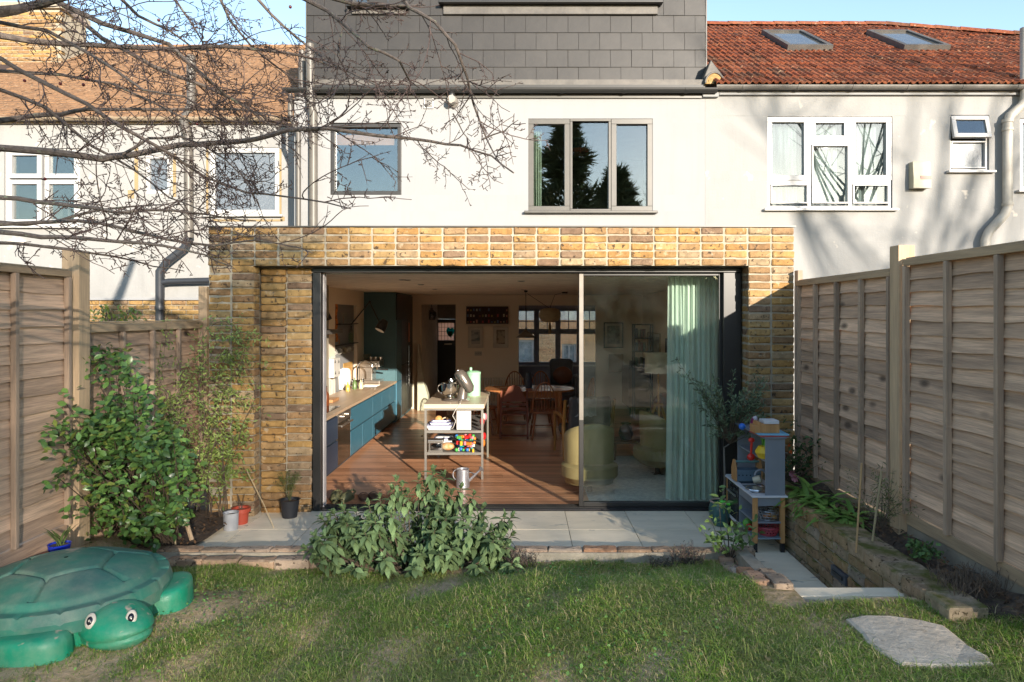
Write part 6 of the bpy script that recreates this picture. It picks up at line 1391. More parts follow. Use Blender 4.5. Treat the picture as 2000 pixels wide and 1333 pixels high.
jar('tall glass jar of brown pasta at the left end of the upper alcove shelf', ax_, 10.95, sh1, .06, .24, mm_('jar_brown', (.35, .19, .08)), mm_('cork', (.45, .30, .16))); jar('glass jar of red lentils in the middle of the upper alcove shelf', ax_, 11.2, sh1, .07, .20, mm_('jar_red', (.55, .10, .04)), mm_('lid_dark', (.1, .08, .06)))
jar('glass jar of orange pulses at the right end of the upper alcove shelf', ax_, 11.45, sh1, .065, .22, mm_('jar_orange', (.6, .24, .06)), mm_('lid_pale', (.5, .45, .38)))
jar('large glass jar of green contents at the right of the lower alcove shelf', ax_+.04, 11.62, sh2, .09, .26, mm_('jar_green', (.16, .2, .08)), None); jar('amber spice jar at the left of the lower alcove shelf', ax_, 10.75, sh2, .06, .16, mm_('jar_amber', (.62, .30, .05)), mm_('lid_gold', (.5, .35, .1)))
jar('jar of orange preserve beside the amber spice jar', ax_+.02, 10.95, sh2, .055, .14, mm_('jar_pres', (.6, .2, .03)), mm_('lid_red', (.4, .08, .05))); jar('dark brown coffee jar in the middle of the lower alcove shelf', ax_, 11.25, sh2, .06, .17, mm_('jar_coffee', (.10, .05, .03)), mm_('lid_black', (.02, .02, .02)))
o = MB().grid(lambda u, v: (LWX-.15+.12*u, NY0+.06+.20*u+.03*math.sin(v*20), sh2+.05+.75*v), 6, 24).build('hanging_chillies', mat('dried_orange', (.62, .20, .05), (.35, .12, .03), .7, scale=20, lo=.45, hi=.55), None, True); tag(o, 'string of dried orange peppers hanging at the left side of the alcove', 'hanging dried peppers')
for k, (yy, c_, l) in enumerate(((10.70, (.70, .68, .62), 'white mug with dark spots, first from the left under the alcove shelf'), (10.95, (.70, .67, .60), 'white mug hanging second from the left under the alcove shelf'), (11.2, (.5, .42, .3), 'brown mug hanging third from the left under the alcove shelf'), (11.45, (.62, .58, .5), 'grey white mug hanging fourth from the left under the alcove shelf'), (11.65, (.35, .3, .25), 'darker mug hanging at the right end under the alcove shelf'))):
    cup('hanging_mug', l, (ax_+.03, yy, sh2-.10), .05, .085, mm_('mug%d' % k, c_, .3), (R(95), R(20), R(30+k*14)), 'mug')
wl1 = thing('wall_lamp', 'black articulated wall lamp clamped to the upper alcove shelf', 'lamp', P(688, 637, 11.3)); pa, pb, pc_ = P(686, 634, 11.3), P(722, 590, 11.1), P(741, 630, 10.9)
MB().tube([pa, pb], .011, 8).build('lower_arm', blf, wl1); MB().tube([pb, pc_], .009, 8).build('upper_arm', blf, wl1); MB().ball(pb, .022, n=8, m=6).build('joint', blf, wl1)
dd = (P(735, 655, 10.85)-P(752, 624, 10.95)).normalized(); q0 = P(749, 632, 10.9); MB().tube([q0-dd*.06, q0-dd*.05, q0+dd*.02, q0+dd*.13], [.02, .055, .075, .085], 18).build('shade', blf, wl1, True); MB().cyl(q0+dd*.131, q0+dd*.133, .075).build('diffuser', mm_('lamp_white', (.75, .72, .66)), wl1)
MB().bar(pa+Vector((0, 0, -.02)), pa+Vector((0, 0, -.12)), .02, .02).build('clamp', blf, wl1)
# worktop things
em = thing('espresso_machine', 'steel espresso machine with a portafilter at the far end of the worktop', 'coffee machine', (-2.58, 12.15, KT)); ex0_, ex1_ = -2.86, -2.50
MB().box(ex0_, ex1_, 11.95, 12.33, KT+.001, KT+.05).build('drip_base', sst, em, bevel=.006); MB().box(ex0_, ex1_-.14, 12.0, 12.33, KT+.0505, KT+.28).build('body', sst, em, bevel=.006); MB().box(ex0_, ex1_, 11.95, 12.33, KT+.2805, KT+.40).build('head', sst, em, bevel=.012)
MB().cyl((ex1_-.06, 12.1, KT+.28), (ex1_-.06, 12.1, KT+.23), .035).build('group', chm, em, True); MB().bar((ex1_-.04, 12.1, KT+.235), (ex1_+.13, 12.02, KT+.235), .022, .022).build('portafilter', blf, em)
MB().lathe([(.05, 0), (.075, .09), (.07, .1)], (ex0_+.1, 12.15, KT+.401), 16).build('hopper', jar_g, em, True)
for k in range(2): MB().cyl((ex0_+.22+.08*k, 11.949, KT+.34), (ex0_+.22+.08*k, 11.935, KT+.34), .022, n=14).build('dial', chm, em)
for k in range(3): 
    cup('coffee_cup', ['left small cup on top of the espresso machine', 'middle small cup on top of the espresso machine', 'right small cup on top of the espresso machine'][k], (ex0_+.12+.085*k+.06, 12.1, KT+.401), .036, .055, sst, (0, 0, k), 'cup')
def bottle(label, x, y, z, r, h, m, name='bottle', cap=None):
    t = thing(name, label, 'bottle', (x, y, z)); MB().lathe([(0, .001), (r, .001), (r, h*.58), (r*.35, h*.75), (r*.32, h*.97), (0, h*.97)], (x, y, z), 16).build('body', m, t, True); MB().cyl((x, y, z+h*.97), (x, y, z+h), r*.36, n=10).build('cap', cap or blf, t); return t
Yb = 9.0; bottle('brown glass bottle beside the hob on the worktop', PX(637, Yb)+.0, Yb, KT, .038, .26, mm_('brown_glass', (.16, .045, .015), .15))
bottle('green washing up bottle beside the tap', -2.70, 11.0, KT, .035, .19, mm_('green_soap', (.10, .17, .05), .3)); bottle('pale soap bottle with yellow label beside the green one', -2.62, 11.08, KT, .032, .15, mm_('pale_soap', (.65, .58, .35), .3)); bottle('clear yellow oil bottle in front of the tap', -2.74, 10.72, KT, .033, .15, mm_('oil_yellow', (.62, .45, .10), .2))
cbm = wood('chopping_board', (.62, .34, .16), (.52, .26, .11), 'z', .5, 20, .1, .05)
t = thing('chopping_board', 'long handled wooden chopping board leaning on the panelled wall', 'chopping board', (LWX+.05, 9.75, KT))
pl_ = [(9.50, KT+.002), (10.0, KT+.002), (9.97, KT+.10), (9.84, KT+.22), (9.80, KT+.44), (9.75, KT+.47), (9.70, KT+.44), (9.66, KT+.22), (9.53, KT+.10)]
MB().prism(pl_, LWX+.035, LWX+.055, 'x').build('board', cbm, t, bevel=.003)
flat_box('bread_board', 'thick low wooden block on the worktop in front of the leaning board', 'chopping board', LWX+.08, LWX+.30, 9.3, 9.62, KT+.001, KT+.04, cbm)
t = thing('spotted_tin', 'white tin printed with black clubs hanging on the wall panelling', 'tin', (LWX+.02, 10.25, 1.0)); MB().box(LWX+.014, LWX+.09, 10.12, 10.46, 1.02, 1.30).build('tin', mm_('tin_white', (.72, .70, .66), .35), t, bevel=.006)
for (a, b) in ((10.18, 1.25), (10.2, 1.08), (10.4, 1.07), (10.38, 1.24)):
    for (da, db) in ((0, .018), (-.016, -.004), (.016, -.004)): MB().cyl((LWX+.0905, a+da, b+db), (LWX+.092, a+da, b+db), .013, n=8).build('club', blf, t)
t = thing('utensil_pot', 'glowing white jug of utensils in the sunlit alcove', 'jug', (LWX-.08, 11.0, KT)); MB().lathe([(0, 0), (.10, 0), (.13, .18), (.12, .30), (.10, .33), (.09, .30)], (LWX-.02, 11.05, KT), 20).build('jug', mm_('white_jug', (.78, .76, .72), .3), t, True)
flat_box('wooden_crate', 'honey coloured wooden crate at the back of the alcove', 'crate', LWX-.23, LWX-.05, 11.2, 11.8, KT+.002, KT+.40, wood('honey_wood', (.62, .36, .10), (.5, .27, .07), 'y', .5, 18, .05, .05))
# ------------------------------------------------------------ hall, front door with stained glass
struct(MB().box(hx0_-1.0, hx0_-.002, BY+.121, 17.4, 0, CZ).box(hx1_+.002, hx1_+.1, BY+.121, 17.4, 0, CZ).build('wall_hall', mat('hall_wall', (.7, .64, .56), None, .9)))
fd = thing('front_door', 'dark panelled front door with leaded stained glass at the end of the hall', 'front door', (PX(868, 17), 17, 0)); fdm = mat('door_dark', (.020, .018, .016), None, .4)
dx0_, dx1_ = PX(848, 17), PX(889, 17)+.1; gz0, gz1 = PZ(665, 17), PZ(631, 17); gx0, gx1 = PX(856, 17), PX(887, 17)
holed(MB(), dx0_, dx1_, 0, PZ(624, 17), 17.0, .05, [(gx0, gx1, gz0, gz1)]).build('leaf', fdm, fd)
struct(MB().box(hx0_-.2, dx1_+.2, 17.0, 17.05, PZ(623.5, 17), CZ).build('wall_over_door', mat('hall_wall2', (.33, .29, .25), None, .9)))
sgm, n, l, b = _base('leaded_glass'); n.remove(b)
t1 = n.new('ShaderNodeBsdfTransparent'); t1.inputs[0].default_value = (.85, .68, .60, 1); d1 = n.new('ShaderNodeBsdfTranslucent'); d1.inputs[0].default_value = (.8, .62, .55, 1); mx = n.new('ShaderNodeMixShader'); mx.inputs[0].default_value = .5
l.new(t1.outputs[0], mx.inputs[1]); l.new(d1.outputs[0], mx.inputs[2]); l.new(mx.outputs[0], n['Material Output'].inputs[0])
def colglass(nm, c): 
    m, n, l, b = _base(nm); n.remove(b); t1 = n.new('ShaderNodeBsdfTransparent'); t1.inputs[0].default_value = (*c, 1); d1 = n.new('ShaderNodeBsdfTranslucent'); d1.inputs[0].default_value = (*c, 1); mx = n.new('ShaderNodeMixShader'); mx.inputs[0].default_value = .4
    l.new(t1.outputs[0], mx.inputs[1]); l.new(d1.outputs[0], mx.inputs[2]); l.new(mx.outputs[0], n['Material Output'].inputs[0]); return m
def leaded(parent, x0, x1, z0, z1, y, nx, nz):
    g = MB().box(x0, x1, y, y+.008, z0, z1).build('pane', sgm, parent); q = MB()
    for i in range(1, nx): q.box(x0+(x1-x0)*i/nx-.005, x0+(x1-x0)*i/nx+.005, y-.006, y-.0005, z0, z1)
    for j in range(1, nz): q.box(x0, x1, y-.0075, y-.0062, z0+(z1-z0)*j/nz-.005, z0+(z1-z0)*j/nz+.005)
    stuff(q.build('leading', blf, g)); return g
g = leaded(fd, gx0, gx1, gz0, gz1, 17.02, 5, 4); hc = P(879.5, 648, 17); s_ = 17/F
heart = [(0, -12), (6.5, -5), (8, 2), (6, 7), (3, 8), (0, 5.5), (-3, 8), (-6, 7), (-8, 2), (-6.5, -5)]
MB().prism([(hc.x+a*s_, hc.z+b*s_) for a, b in heart], 17.008, 17.0125).build('stained_heart', colglass('teal_glass', (.03, .40, .42)), g); MB().prism([(hc.x+a*s_*.6, hc.z+b*s_*.55-.05) for a, b in heart], 17.004, 17.0075).build('stained_inset', colglass('orange_glass', (.65, .25, .03)), g)
MB().box(PX(868, 17), PX(883, 17), 16.98, 16.998, PZ(674, 17), PZ(671, 17)).build('letter_plate', chm, fd)
sd = thing('side_light', 'narrow leaded stained glass panel beside the front door', 'window', (PX(832, 17), 17, 1)); a, b = PX(824, 17), PX(840, 17)
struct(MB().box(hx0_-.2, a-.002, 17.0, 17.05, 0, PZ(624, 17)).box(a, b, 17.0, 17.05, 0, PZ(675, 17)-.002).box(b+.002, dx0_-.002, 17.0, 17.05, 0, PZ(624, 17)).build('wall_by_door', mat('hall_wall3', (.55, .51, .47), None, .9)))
g = leaded(sd, a, b, PZ(675, 17), PZ(624, 17), 17.02, 3, 6); hc = P(828, 645, 17); MB().prism([(hc.x+x*s_*.8, hc.z+z*s_) for x, z in heart], 17.008, 17.0125).build('stained_heart', colglass('yellow_glass', (.6, .5, .04)), g)
t = thing('hall_pendant', 'smoky glass pendant lamp hanging in the hall', 'pendant lamp', P(843, 615, 15.5)); c = P(843, 616, 15.5)
MB().lathe([(.02, .16), (.035, .12), (.10, .07), (.11, 0), (.085, -.09), (.06, -.105)], c, 20).build('shade', glass('smoke_glass', (.45, .42, .40), .12), t, True); MB().cyl(c+Vector((0, 0, .16)), (c.x, c.y, CZ), .006, n=6).build('flex', blf, t); MB().ball(c, .03, n=10, m=8).build('bulb', mm_('bulb_glass', (.7, .6, .5), .2), t, True)
struct(MB().prism([(PX(816, 14.0), 0), (PX(836, 14.0), 0), (PX(836, 14.0), .30), (PX(829, 14.0), .55), (PX(818, 14.0), 1.35), (PX(816, 14.0), 1.35)], 13.95, 14.19).build('stair_side', mat('stair_paint', (.62, .58, .46), None, .7)))
# ------------------------------------------------------------ back wall things
tc_ = thing('type_tray', 'dark wooden printers tray full of small ornaments high on the back wall', 'display tray', (PX(951, BY), BY, PZ(633, BY))); x0, x1, z0, z1 = rect(911, 993, 599, 633, BY)
dkw = mat('dark_walnut', (.075, .032, .018), (.05, .022, .012), .6)
MB().box(x0, x1, BY-.012, BY-.002, z0, z1).build('back', dkw, tc_); m = MB(); frame_bars(m, x0, x1, z0, z1, BY-.05, .018, .037); m.build('frame', dkw, tc_); q = MB()
for i in range(1, 14): q.box(x0+(x1-x0)*i/14-.003, x0+(x1-x0)*i/14+.003, BY-.045, BY-.0125, z0+.019, z1-.019)
stuff(q.build('dividers', dkw, tc_)); q = MB()
for j in (1, 2): MB().box(x0+.019, x1-.019, BY-.044, BY-.013, z0+(z1-z0)*j/3-.003, z0+(z1-z0)*j/3+.003).build('shelf', dkw, tc_)
orn = [('red', (.55, .1, .08)), ('cream', (.6, .55, .45)), ('ochre', (.4, .3, .1)), ('blue', (.15, .2, .3)), ('pink', (.65, .3, .2)), ('brown', (.3, .1, .05))]; omt = {n_: mat('ornament_'+n_, c_, None, .6) for n_, c_ in orn}
for k, cell in enumerate(sorted(random.sample(range(42), 30))):
    i, j = cell % 14, cell//14; xx = x0+(x1-x0)*(i+.5)/14; zz = z0+(z1-z0)*j/3+.022; h_ = random.uniform(.03, .065); n_ = random.choice(orn)[0]
    o = MB().box(xx-.015, xx+.015, BY-.042, BY-.02, zz, zz+h_).build('ornament', omt[n_]); tag(o, 'tiny %s ornament in the printers tray, %s row, %s slot from the left' % (n_, ['bottom', 'middle', 'top'][j], ORD[i]), 'ornament', 'small ornaments in the printers tray')
x0, x1, z0, z1 = rect(914, 944, 638, 680, BY); picture('white framed print of a grey blue hill, left of the pair', 'picture', (x0, x1, z0, z1), whf, mnt, artm('hill_print', (.42, .42, .40), (.14, .18, .19), 3, (1, 1, 3)))
x0, x1, z0, z1 = rect(963, 993, 638, 680, BY); picture('white framed print with a pale swan neck shape, right of the pair', 'picture', (x0, x1, z0, z1), whf, mnt, artm('swan_print', (.48, .42, .32), (.20, .17, .13), 9))
t = MB().box(PX(927, BY), PX(941, BY), BY-.012, BY-.002, PZ(695, BY), PZ(687, BY)).build('light_switch', mm_('switch_steel', (.55, .50, .42), .4)); tag(t, 'brass grey triple light switch under the hill print', 'light switch')
for k in range(3): MB().cyl((PX(930+4*k, BY), BY-.012, PZ(691, BY)), (PX(930+4*k, BY), BY-.025, PZ(691, BY)), .008, n=8).build('toggle', blf, t)
rad = thing('column_radiator', 'cream column radiator on the back wall behind the dining table', 'radiator', (PX(970, BY), BY-.1, .12)); rp = mat('radiator_paint', (.85, .78, .66), None, .5)
for k in range(17): MB().tube([(PX(937, BY)+k*.056, BY-.10, .12), (PX(937, BY)+k*.056, BY-.10, .66)], .019, 8).build('column', rp, rad, True)
MB().cyl((PX(937, BY), BY-.10, .15), (PX(937, BY)+.9, BY-.10, .15), .02).build('manifold', rp, rad); MB().cyl((PX(937, BY), BY-.10, .63), (PX(937, BY)+.9, BY-.10, .63), .02).build('manifold', rp, rad)
# bay with the front window
by2 = 15.6; blue = mat('bay_paint', (.42, .42, .50), (.38, .38, .46), .7); wx0, wx1, wz0, wz1 = PX(985, by2), PX(1212, by2), PZ(713, by2), PZ(603, by2)  # window widened behind the back wall to brighten the room
holed(MB(), -1.3, RWX, 0, CZ-.001, by2, .2, [(wx0, wx1, wz0, wz1)]).build('wall_bay', blue); struct(bpy.data.objects['wall_bay'])
struct(MB().box(bx0_-.13, bx0_-.002, BY+.121, by2-.001, 0, CZ-.001).build('bay_side', blue))
bw_ = thing('front_window', 'grey framed front window of several lights looking to the houses opposite', 'window', ((wx0+wx1)/2, by2, wz0)); fm_ = mat('bay_frame', (.30, .31, .38), None, .5)
m = MB(); frame_bars(m, wx0, wx1, wz0, wz1, by2+.05, .06, .08); m.build('frame', fm_, bw_)
for u0, u1 in ((1043, 1053), (1085, 1095), (1127, 1137)): MB().box(PX(u0, by2), PX(u1, by2), by2+.045, by2+.135, wz0+.061, wz1-.061).build('mullion', fm_, bw_)
MB().box(wx0+.061, wx1-.061, by2+.048, by2+.132, PZ(653, by2), PZ(643, by2)).build('transom', fm_, bw_)
for u in (1028, 1069, 1111, 1152): MB().box(PX(u, by2)-.009, PX(u, by2)+.009, by2+.07, by2+.10, PZ(643, by2), wz1-.061).build('glazing_bar', fm_, bw_)
MB().box(wx0+.061, wx1-.061, by2+.072, by2+.098, PZ(628, by2)-.009, PZ(628, by2)+.009).build('glazing_bar', fm_, bw_); MB().box(wx0+.03, wx1-.03, by2+.085, by2+.089, wz0+.03, wz1-.03).build('pane', MAT['clear_glass'], bw_); MB().box(wx0-.1, wx1+.02, by2-.12, by2-.002, wz0-.04, wz0-.005).build('sill', mm_('sill_white', (.6, .6, .62)), bw_)
# front wall of the house seen from the street is left plain; houses across the street
op = thing('opposite_house', 'orange brick house across the street, coloured bright to look sunlit, seen through the front window', 'house', (1, 27, 0)); OY = 27
ow = [(PX(1013, OY)-.8, PX(1043, OY), PZ(718, OY), PZ(664, OY)), (PX(1097, OY), PX(1126, OY), PZ(740, OY), PZ(672, OY))]
holed(MB(), -9, 12, -.6, PZ(626, OY), OY, .3, ow).build('wall', mat('orange_brick', (.80, .46, .24), (.68, .36, .18), .9, scale=3, stretch=(1, 1, 3)), op)  # brick colours lightened to stand in for sunlight on this facade
q = MB()
for j in range(22):
    for k in range(18):
        q.box(PX(1045, OY)+k*.232+(j % 2)*.116, PX(1045, OY)+k*.232+.215+(j % 2)*.116, OY-.012, OY-.001, PZ(712, OY)+j*.078, PZ(712, OY)+j*.078+.066) if PX(1045, OY)+k*.232+.34 < ow[1][0] else None
stuff(q.build('brickwork', brickmat('opposite_brick', [(0, (.80, .48, .26)), (.5, (.85, .55, .30)), (1, (.72, .40, .20))]), op)); MB().box(-9, 12, OY-.05, OY-.002, PZ(626, OY)+.002, 6.2).build('upper_wall', MAT['ceil'], op)
for r_, nm in ((ow[0], 'window'), (ow[1], 'porch_window')):
    m = MB(); frame_bars(m, *r_, OY+.05, .09, .08); f_ = m.build(nm, MAT['upvc'], op); MB().box((r_[0]+r_[1])/2-.03, (r_[0]+r_[1])/2+.03, OY+.05, OY+.12, r_[2]+.091, r_[3]-.091).build('bar', MAT['upvc'], f_); MB().box(r_[0]+.05, r_[1]-.05, OY+.1, OY+.11, r_[2]+.05, r_[3]-.05).build('pane', mat('far_glass_'+nm, (.35, .40, .42), (.2, .24, .26), .2), f_)
struct(MB().box(-40, 40, 17.7, 200, -.7, -.62).build('street', mat('asphalt', (.06, .06, .06), None, .9)))
struct(MB().box(-12, bx0_-.4, 17.45, 17.6, -.3, 0).build('front_kerb', MAT['mortar']))
# pendants
def pend(label, u, v, Y, name='pendant_lamp'): return thing(name, label, 'pendant lamp', P(u, v, Y)), P(u, v, Y)
t, c = pend('grey cone shaped pendant lamp over the dining table', 1027, 660, 11.6); pm_ = mm_('cone_metal', (.16, .14, .12), .5)
MB().lathe([(.165, 0), (.168, .006), (.02, .125), (.016, .17)], (c.x, c.y, c.z), 28).build('shade', pm_, t, True); MB().cyl(c+Vector((0, 0, .17)), (c.x, c.y, CZ), .005, n=6).build('flex', blf, t); MB().cyl((c.x, c.y, CZ), (c.x, c.y, CZ-.03), .03).build('rose', blf, t)
t, c = pend('olive paper lantern pendant with a tassel over the dining table', 1074, 616, 12.4); c2 = (c.x, c.y, c.z)
MB().lathe([(.06, -.13), (.15, -.11), (.195, -.04), (.20, .03), (.17, .10), (.10, .125), (.04, .13)], c2, 28).build('shade', mat('lantern_fabric', (.60, .50, .32), (.5, .41, .26), .8, scale=10, stretch=(1, 1, 5), trans=.3), t, True); MB().tube([c+Vector((0, 0, -.13)), c+Vector((0, 0, -.20)), c+Vector((0, 0, -.34))], [.012, .026, .03], 10).build('tassel', mm_('tassel_brown', (.22, .15, .08), .9), t, True)
MB().tube([c+Vector((0, 0, .13)), c+Vector((.09, 0, CZ-c.z-.05)), (PX(1103, 12.4), 12.4, CZ)], .004, 6).build('flex', blf, t); MB().cyl((PX(1103, 12.4), 12.4, CZ), (PX(1103, 12.4), 12.4, CZ-.025), .05).build('rose', blf, t); MB().tube([P(1030, 574, 12.4), c+Vector((0, 0, .12))], .004, 6).build('stay', blf, t)
# ------------------------------------------------------------ dining table and chairs
tbw = wood('teak_table', (.60, .24, .09), (.45, .16, .06), 'x', .22, 14, .05, .05); chw = wood('elm_chair', (.40, .15, .07), (.28, .10, .045), 'z', .35, 16, .1, .05)
tb = thing('dining_table', 'oval red brown dining table surrounded by spindle back chairs', 'table', (.12, 11.55, 0)); tz = .71; c = (.12, 11.62)
el = [(c[0]+.76*math.copysign(abs(math.cos(a))**.75, math.cos(a)), c[1]+.50*math.copysign(abs(math.sin(a))**.85, math.sin(a))) for a in np.linspace(0, 2*math.pi, 40, endpoint=False)]
MB().prism(el, tz-.028, tz, 'z').build('tabletop', tbw, tb, bevel=.004)
for sx in (-1, 1):
    for sy in (-1, 1): MB().tube([(c[0]+sx*.50, c[1]+sy*.38, tz-.03), (c[0]+sx*.50, c[1]+sy*.38, tz-.15), (c[0]+sx*.52, c[1]+sy*.40, 0)], [.034, .034, .020], 8).build('leg', tbw, tb)
q = MB(); q.box(c[0]-.5, c[0]+.5, c[1]-.395, c[1]-.37, tz-.12, tz-.029).box(c[0]-.5, c[0]+.5, c[1]+.37, c[1]+.395, tz-.12, tz-.029); q.build('apron', tbw, tb)
def windsor(label):
    t = thing('spindle_chair', label, 'chair', (0, 0, 0), group='spindle back dining chairs')
    seat = [(.21*math.copysign(abs(math.cos(a))**.8, math.cos(a)), .20*math.copysign(abs(math.sin(a))**.8, math.sin(a))) for a in np.linspace(0, 2*math.pi, 24, endpoint=False)]
    MB().prism(seat, .405, .438, 'z').build('seat', chw, t, bevel=.008)
    for sx in (-1, 1):
        for sy in (-1, 1): MB().tube([(sx*.13, sy*.12, .41), (sx*.19, sy*.19+(.03 if sy > 0 else 0), 0)], [.019, .013], 8).build('leg', chw, t)
        MB().tube([(sx*.165, -.155, .2), (sx*.165, .165, .2)], .011, 6).build('stretcher', chw, t)
    MB().tube([(-.165, 0, .2), (.165, 0, .2)], .011, 6).build('stretcher', chw, t)
    bow = [(.185*math.cos(a), .17+.07*math.sin(a), .43+.47*math.sin(a)**.8) for a in np.linspace(0.02, math.pi-.02, 17)]
    MB().tube(bow, .013, 8).build('back_bow', chw, t, True)
    for k in range(7):
        f = (k-3)/3*.78; x = .185*f; zt_ = .43+.47*(1-f*f)**.4; yt_ = .17+.07*(1-f*f)**.5; MB().tube([(x*.8, .165, .43), (x, yt_, zt_)], .006, 6).build('spindle', chw, t)
    return t
w0 = windsor('spindle back chair with its back to the garden at the right front of the table'); w0.location = (.33, 10.85, 0); w0.rotation_euler = (0, 0, math.pi+.08)
for lab, x, y, rz in (('spindle back chair behind the table near the radiator', -.12, 12.5, .1), ('spindle back chair behind the table nearest the armchair', .32, 12.55, -.1), ('spindle back chair at the left end of the table turned sideways', -.62, 11.3, 1.35), ('spindle back chair at the right end of the table half hidden by the door', .95, 11.4, -1.4)):
    k_ = copy_tree(w0, None, lab); k_.location = (x, y, 0); k_.rotation_euler = (0, 0, rz)
hcw = wood('highchair_wood', (.26, .08, .045), (.17, .05, .03), 'z', .4, 16, .1, .05)
hcx, hcy = -.13, 10.95; hcg = thing('high_chair', 'dark wooden childs high chair with a domed back at the left front of the table', 'high chair', (hcx, hcy, 0))
for s in (-1, 1): MB().bar((hcx+s*.215, hcy-.22, 0), (hcx+s*.205, hcy+.10, .72), .03, .06).build('side', hcw, hcg); MB().bar((hcx+s*.215, hcy-.25, .02), (hcx+s*.215, hcy+.22, .02), .03, .035).build('foot', hcw, hcg)
dome = [(hcx-.20, .56), (hcx-.20, .60), (hcx-.14, .70), (hcx-.09, .80), (hcx, .84), (hcx+.09, .80), (hcx+.14, .70), (hcx+.20, .60), (hcx+.20, .56)]
MB().prism(dome, hcy-.02, hcy+.0).build('backrest', hcw, hcg, bevel=.004)
for z in (.50, .43): MB().box(hcx-.19, hcx+.19, hcy-.03, hcy-.01, z, z+.045).build('back_slat', hcw, hcg)
MB().box(hcx-.19, hcx+.19, hcy-.12, hcy+.2, .36, .38).build('seat', hcw, hcg); MB().box(hcx-.19, hcx+.19, hcy-.17, hcy+.1, .21, .23).build('footrest', hcw, hcg); MB().bar((hcx-.2, hcy-.23, .06), (hcx+.2, hcy-.23, .06), .02, .03).build('crossbar', hcw, hcg)
t = thing('water_jug', 'dark blue enamel jug standing on the dining table', 'jug', (.03, 11.6, tz)); jb = mat('jug_blue', (.035, .05, .085), None, .3); c_ = (PX(1033, 11.6), 11.6, tz)
MB().lathe([(0, .001), (.055, .001), (.06, .06), (.05, .24), (.054, .265), (.045, .26)], c_, 20).build('body', jb, t, True); MB().tube([(c_[0]+.05+.05*math.sin(a), 11.6, tz+.14+.09*math.cos(a)) for a in np.linspace(0, math.pi, 8)], .007, 6).build('handle', jb, t, True)
flat_box('magazine', 'blue grey magazine on the far side of the dining table', 'magazine', PX(1013, 11.9), PX(1032, 11.9), 11.85, 12.0, tz+.001, tz+.012, mm_('mag_blue', (.12, .17, .28)))
# armchairs
def shell_chair(name, label, c, rz, m, legm, s=1.0, group=None):
    t = thing(name, label, 'armchair', c, rz, group); 
    def fn(u, v):
        a = (u-.5)*3.7; w = 1-.12*v; topz = .36+.42*math.cos(a*.48)**1.5; x = .36*math.sin(a)*w*(.86+.16*v); y = -.33*math.cos(a)*w*(.80+.25*v)+.05
        return (x*s, y*s, (.20+(topz)*v)*s)
    me = MB().grid(fn, 28, 10).mesh('shell', m, True); o = link('shell', me, t, (0, 0, 0), world=False); md = o.modifiers.new('solid', 'SOLIDIFY'); md.thickness = .05; md.offset = -1
    o = link('seat', MB().lathe([(0, .20), (.24, .19), (.31, .26), (.31, .37), (.26, .40), (0, .40)], (0, .02, 0), 24).mesh('seat', m, True), t, (0, 0, 0), world=False)
    link('column', MB().cyl((0, 0, .19), (0, 0, .04), .03).mesh('column', legm), t, (0, 0, 0), world=False)
    for k in range(4):
        a = k*math.pi/2+.5; link('foot', MB().bar((0, 0, .05), (.30*math.cos(a), .30*math.sin(a), .018), .035, .022).mesh('foot', legm), t, (0, 0, 0), world=False)
    return t
mus = mat('olive_leather', (.32, .24, .11), (.27, .20, .09), .5, scale=4); dkm = mm_('dark_leg', (.03, .025, .02), .4)
shell_chair('swivel_armchair', 'olive yellow swivel armchair with its back to the open doorway', (PX(1152, 7.5), 7.5, -.06), .1, mus, dkm, .86, 'olive swivel armchairs')
shell_chair('swivel_armchair', 'olive yellow swivel armchair behind the glass turned to the left', (PX(1284, 8.35), 8.35, -.04), -1.2, mus, dkm, .84, 'olive swivel armchairs')
def arm_frame(label, c, rz, fab, wd, name='wooden_armchair', h=.86, arms=True, back_only=False):
    t = thing(name, label, 'armchair', c, rz); L = lambda n, mb, m, bev=0: link(n, mb.mesh(n, m), t, (0, 0, 0), world=False)
    o = L('back_cushion', MB().grid(lambda u, v: (-.29+.58*u, -.30-.10*v+.02*math.sin(u*3.1), .36+(h-.36)*v), 10, 8), fab); md = o.modifiers.new('solid', 'SOLIDIFY'); md.thickness = .12; md.offset = 1; b_ = o.modifiers.new('bevel', 'BEVEL'); b_.width = .03; b_.segments = 2
    o = L('seat_cushion', MB().box(-.29, .29, -.26, .30, .27, .40), fab); b_ = o.modifiers.new('bevel', 'BEVEL'); b_.width = .035; b_.segments = 2
    for s in (-1, 1):
        L('side_frame', MB().tube([(s*.34, -.42, h-.05), (s*.34, -.30, .45), (s*.34, -.36, 0)], [.022, .026, .02], 8), wd); L('front_leg', MB().tube([(s*.34, .28, .55), (s*.34, .30, 0)], [.022, .018], 8), wd); L('arm', MB().tube([(s*.34, -.33, .55), (s*.35, 0, .58), (s*.34, .32, .55)], .024, 8), wd)
    return t
gf = mat('charcoal_fabric', (.085, .075, .075), (.07, .062, .06), .95); hw_ = wood('honey_frame', (.46, .22, .06), (.36, .16, .04), 'z', .4, 14, .05, .05)
arm_frame('grey armchair with an orange brown wooden frame and a throw over its back', (PX(1138, 9.6), 9.6, 0), .15, gf, hw_)
o = MB().grid(lambda u, v: (PX(1112, 9.16)+.36*u, 9.14-.04*math.sin(u*3)-.03*math.sin(v*6)-.02*v, .90-.30*v+.01*math.sin(u*22)-(.0 if v > .2 else (.2-v)*.3)), 16, 10).build('throw_blanket', mat('grey_throw', (.27, .26, .25), (.16, .155, .15), .95, scale=60), None, True); tag(o, 'grey knitted throw hanging over the back of the wooden framed armchair', 'blanket')
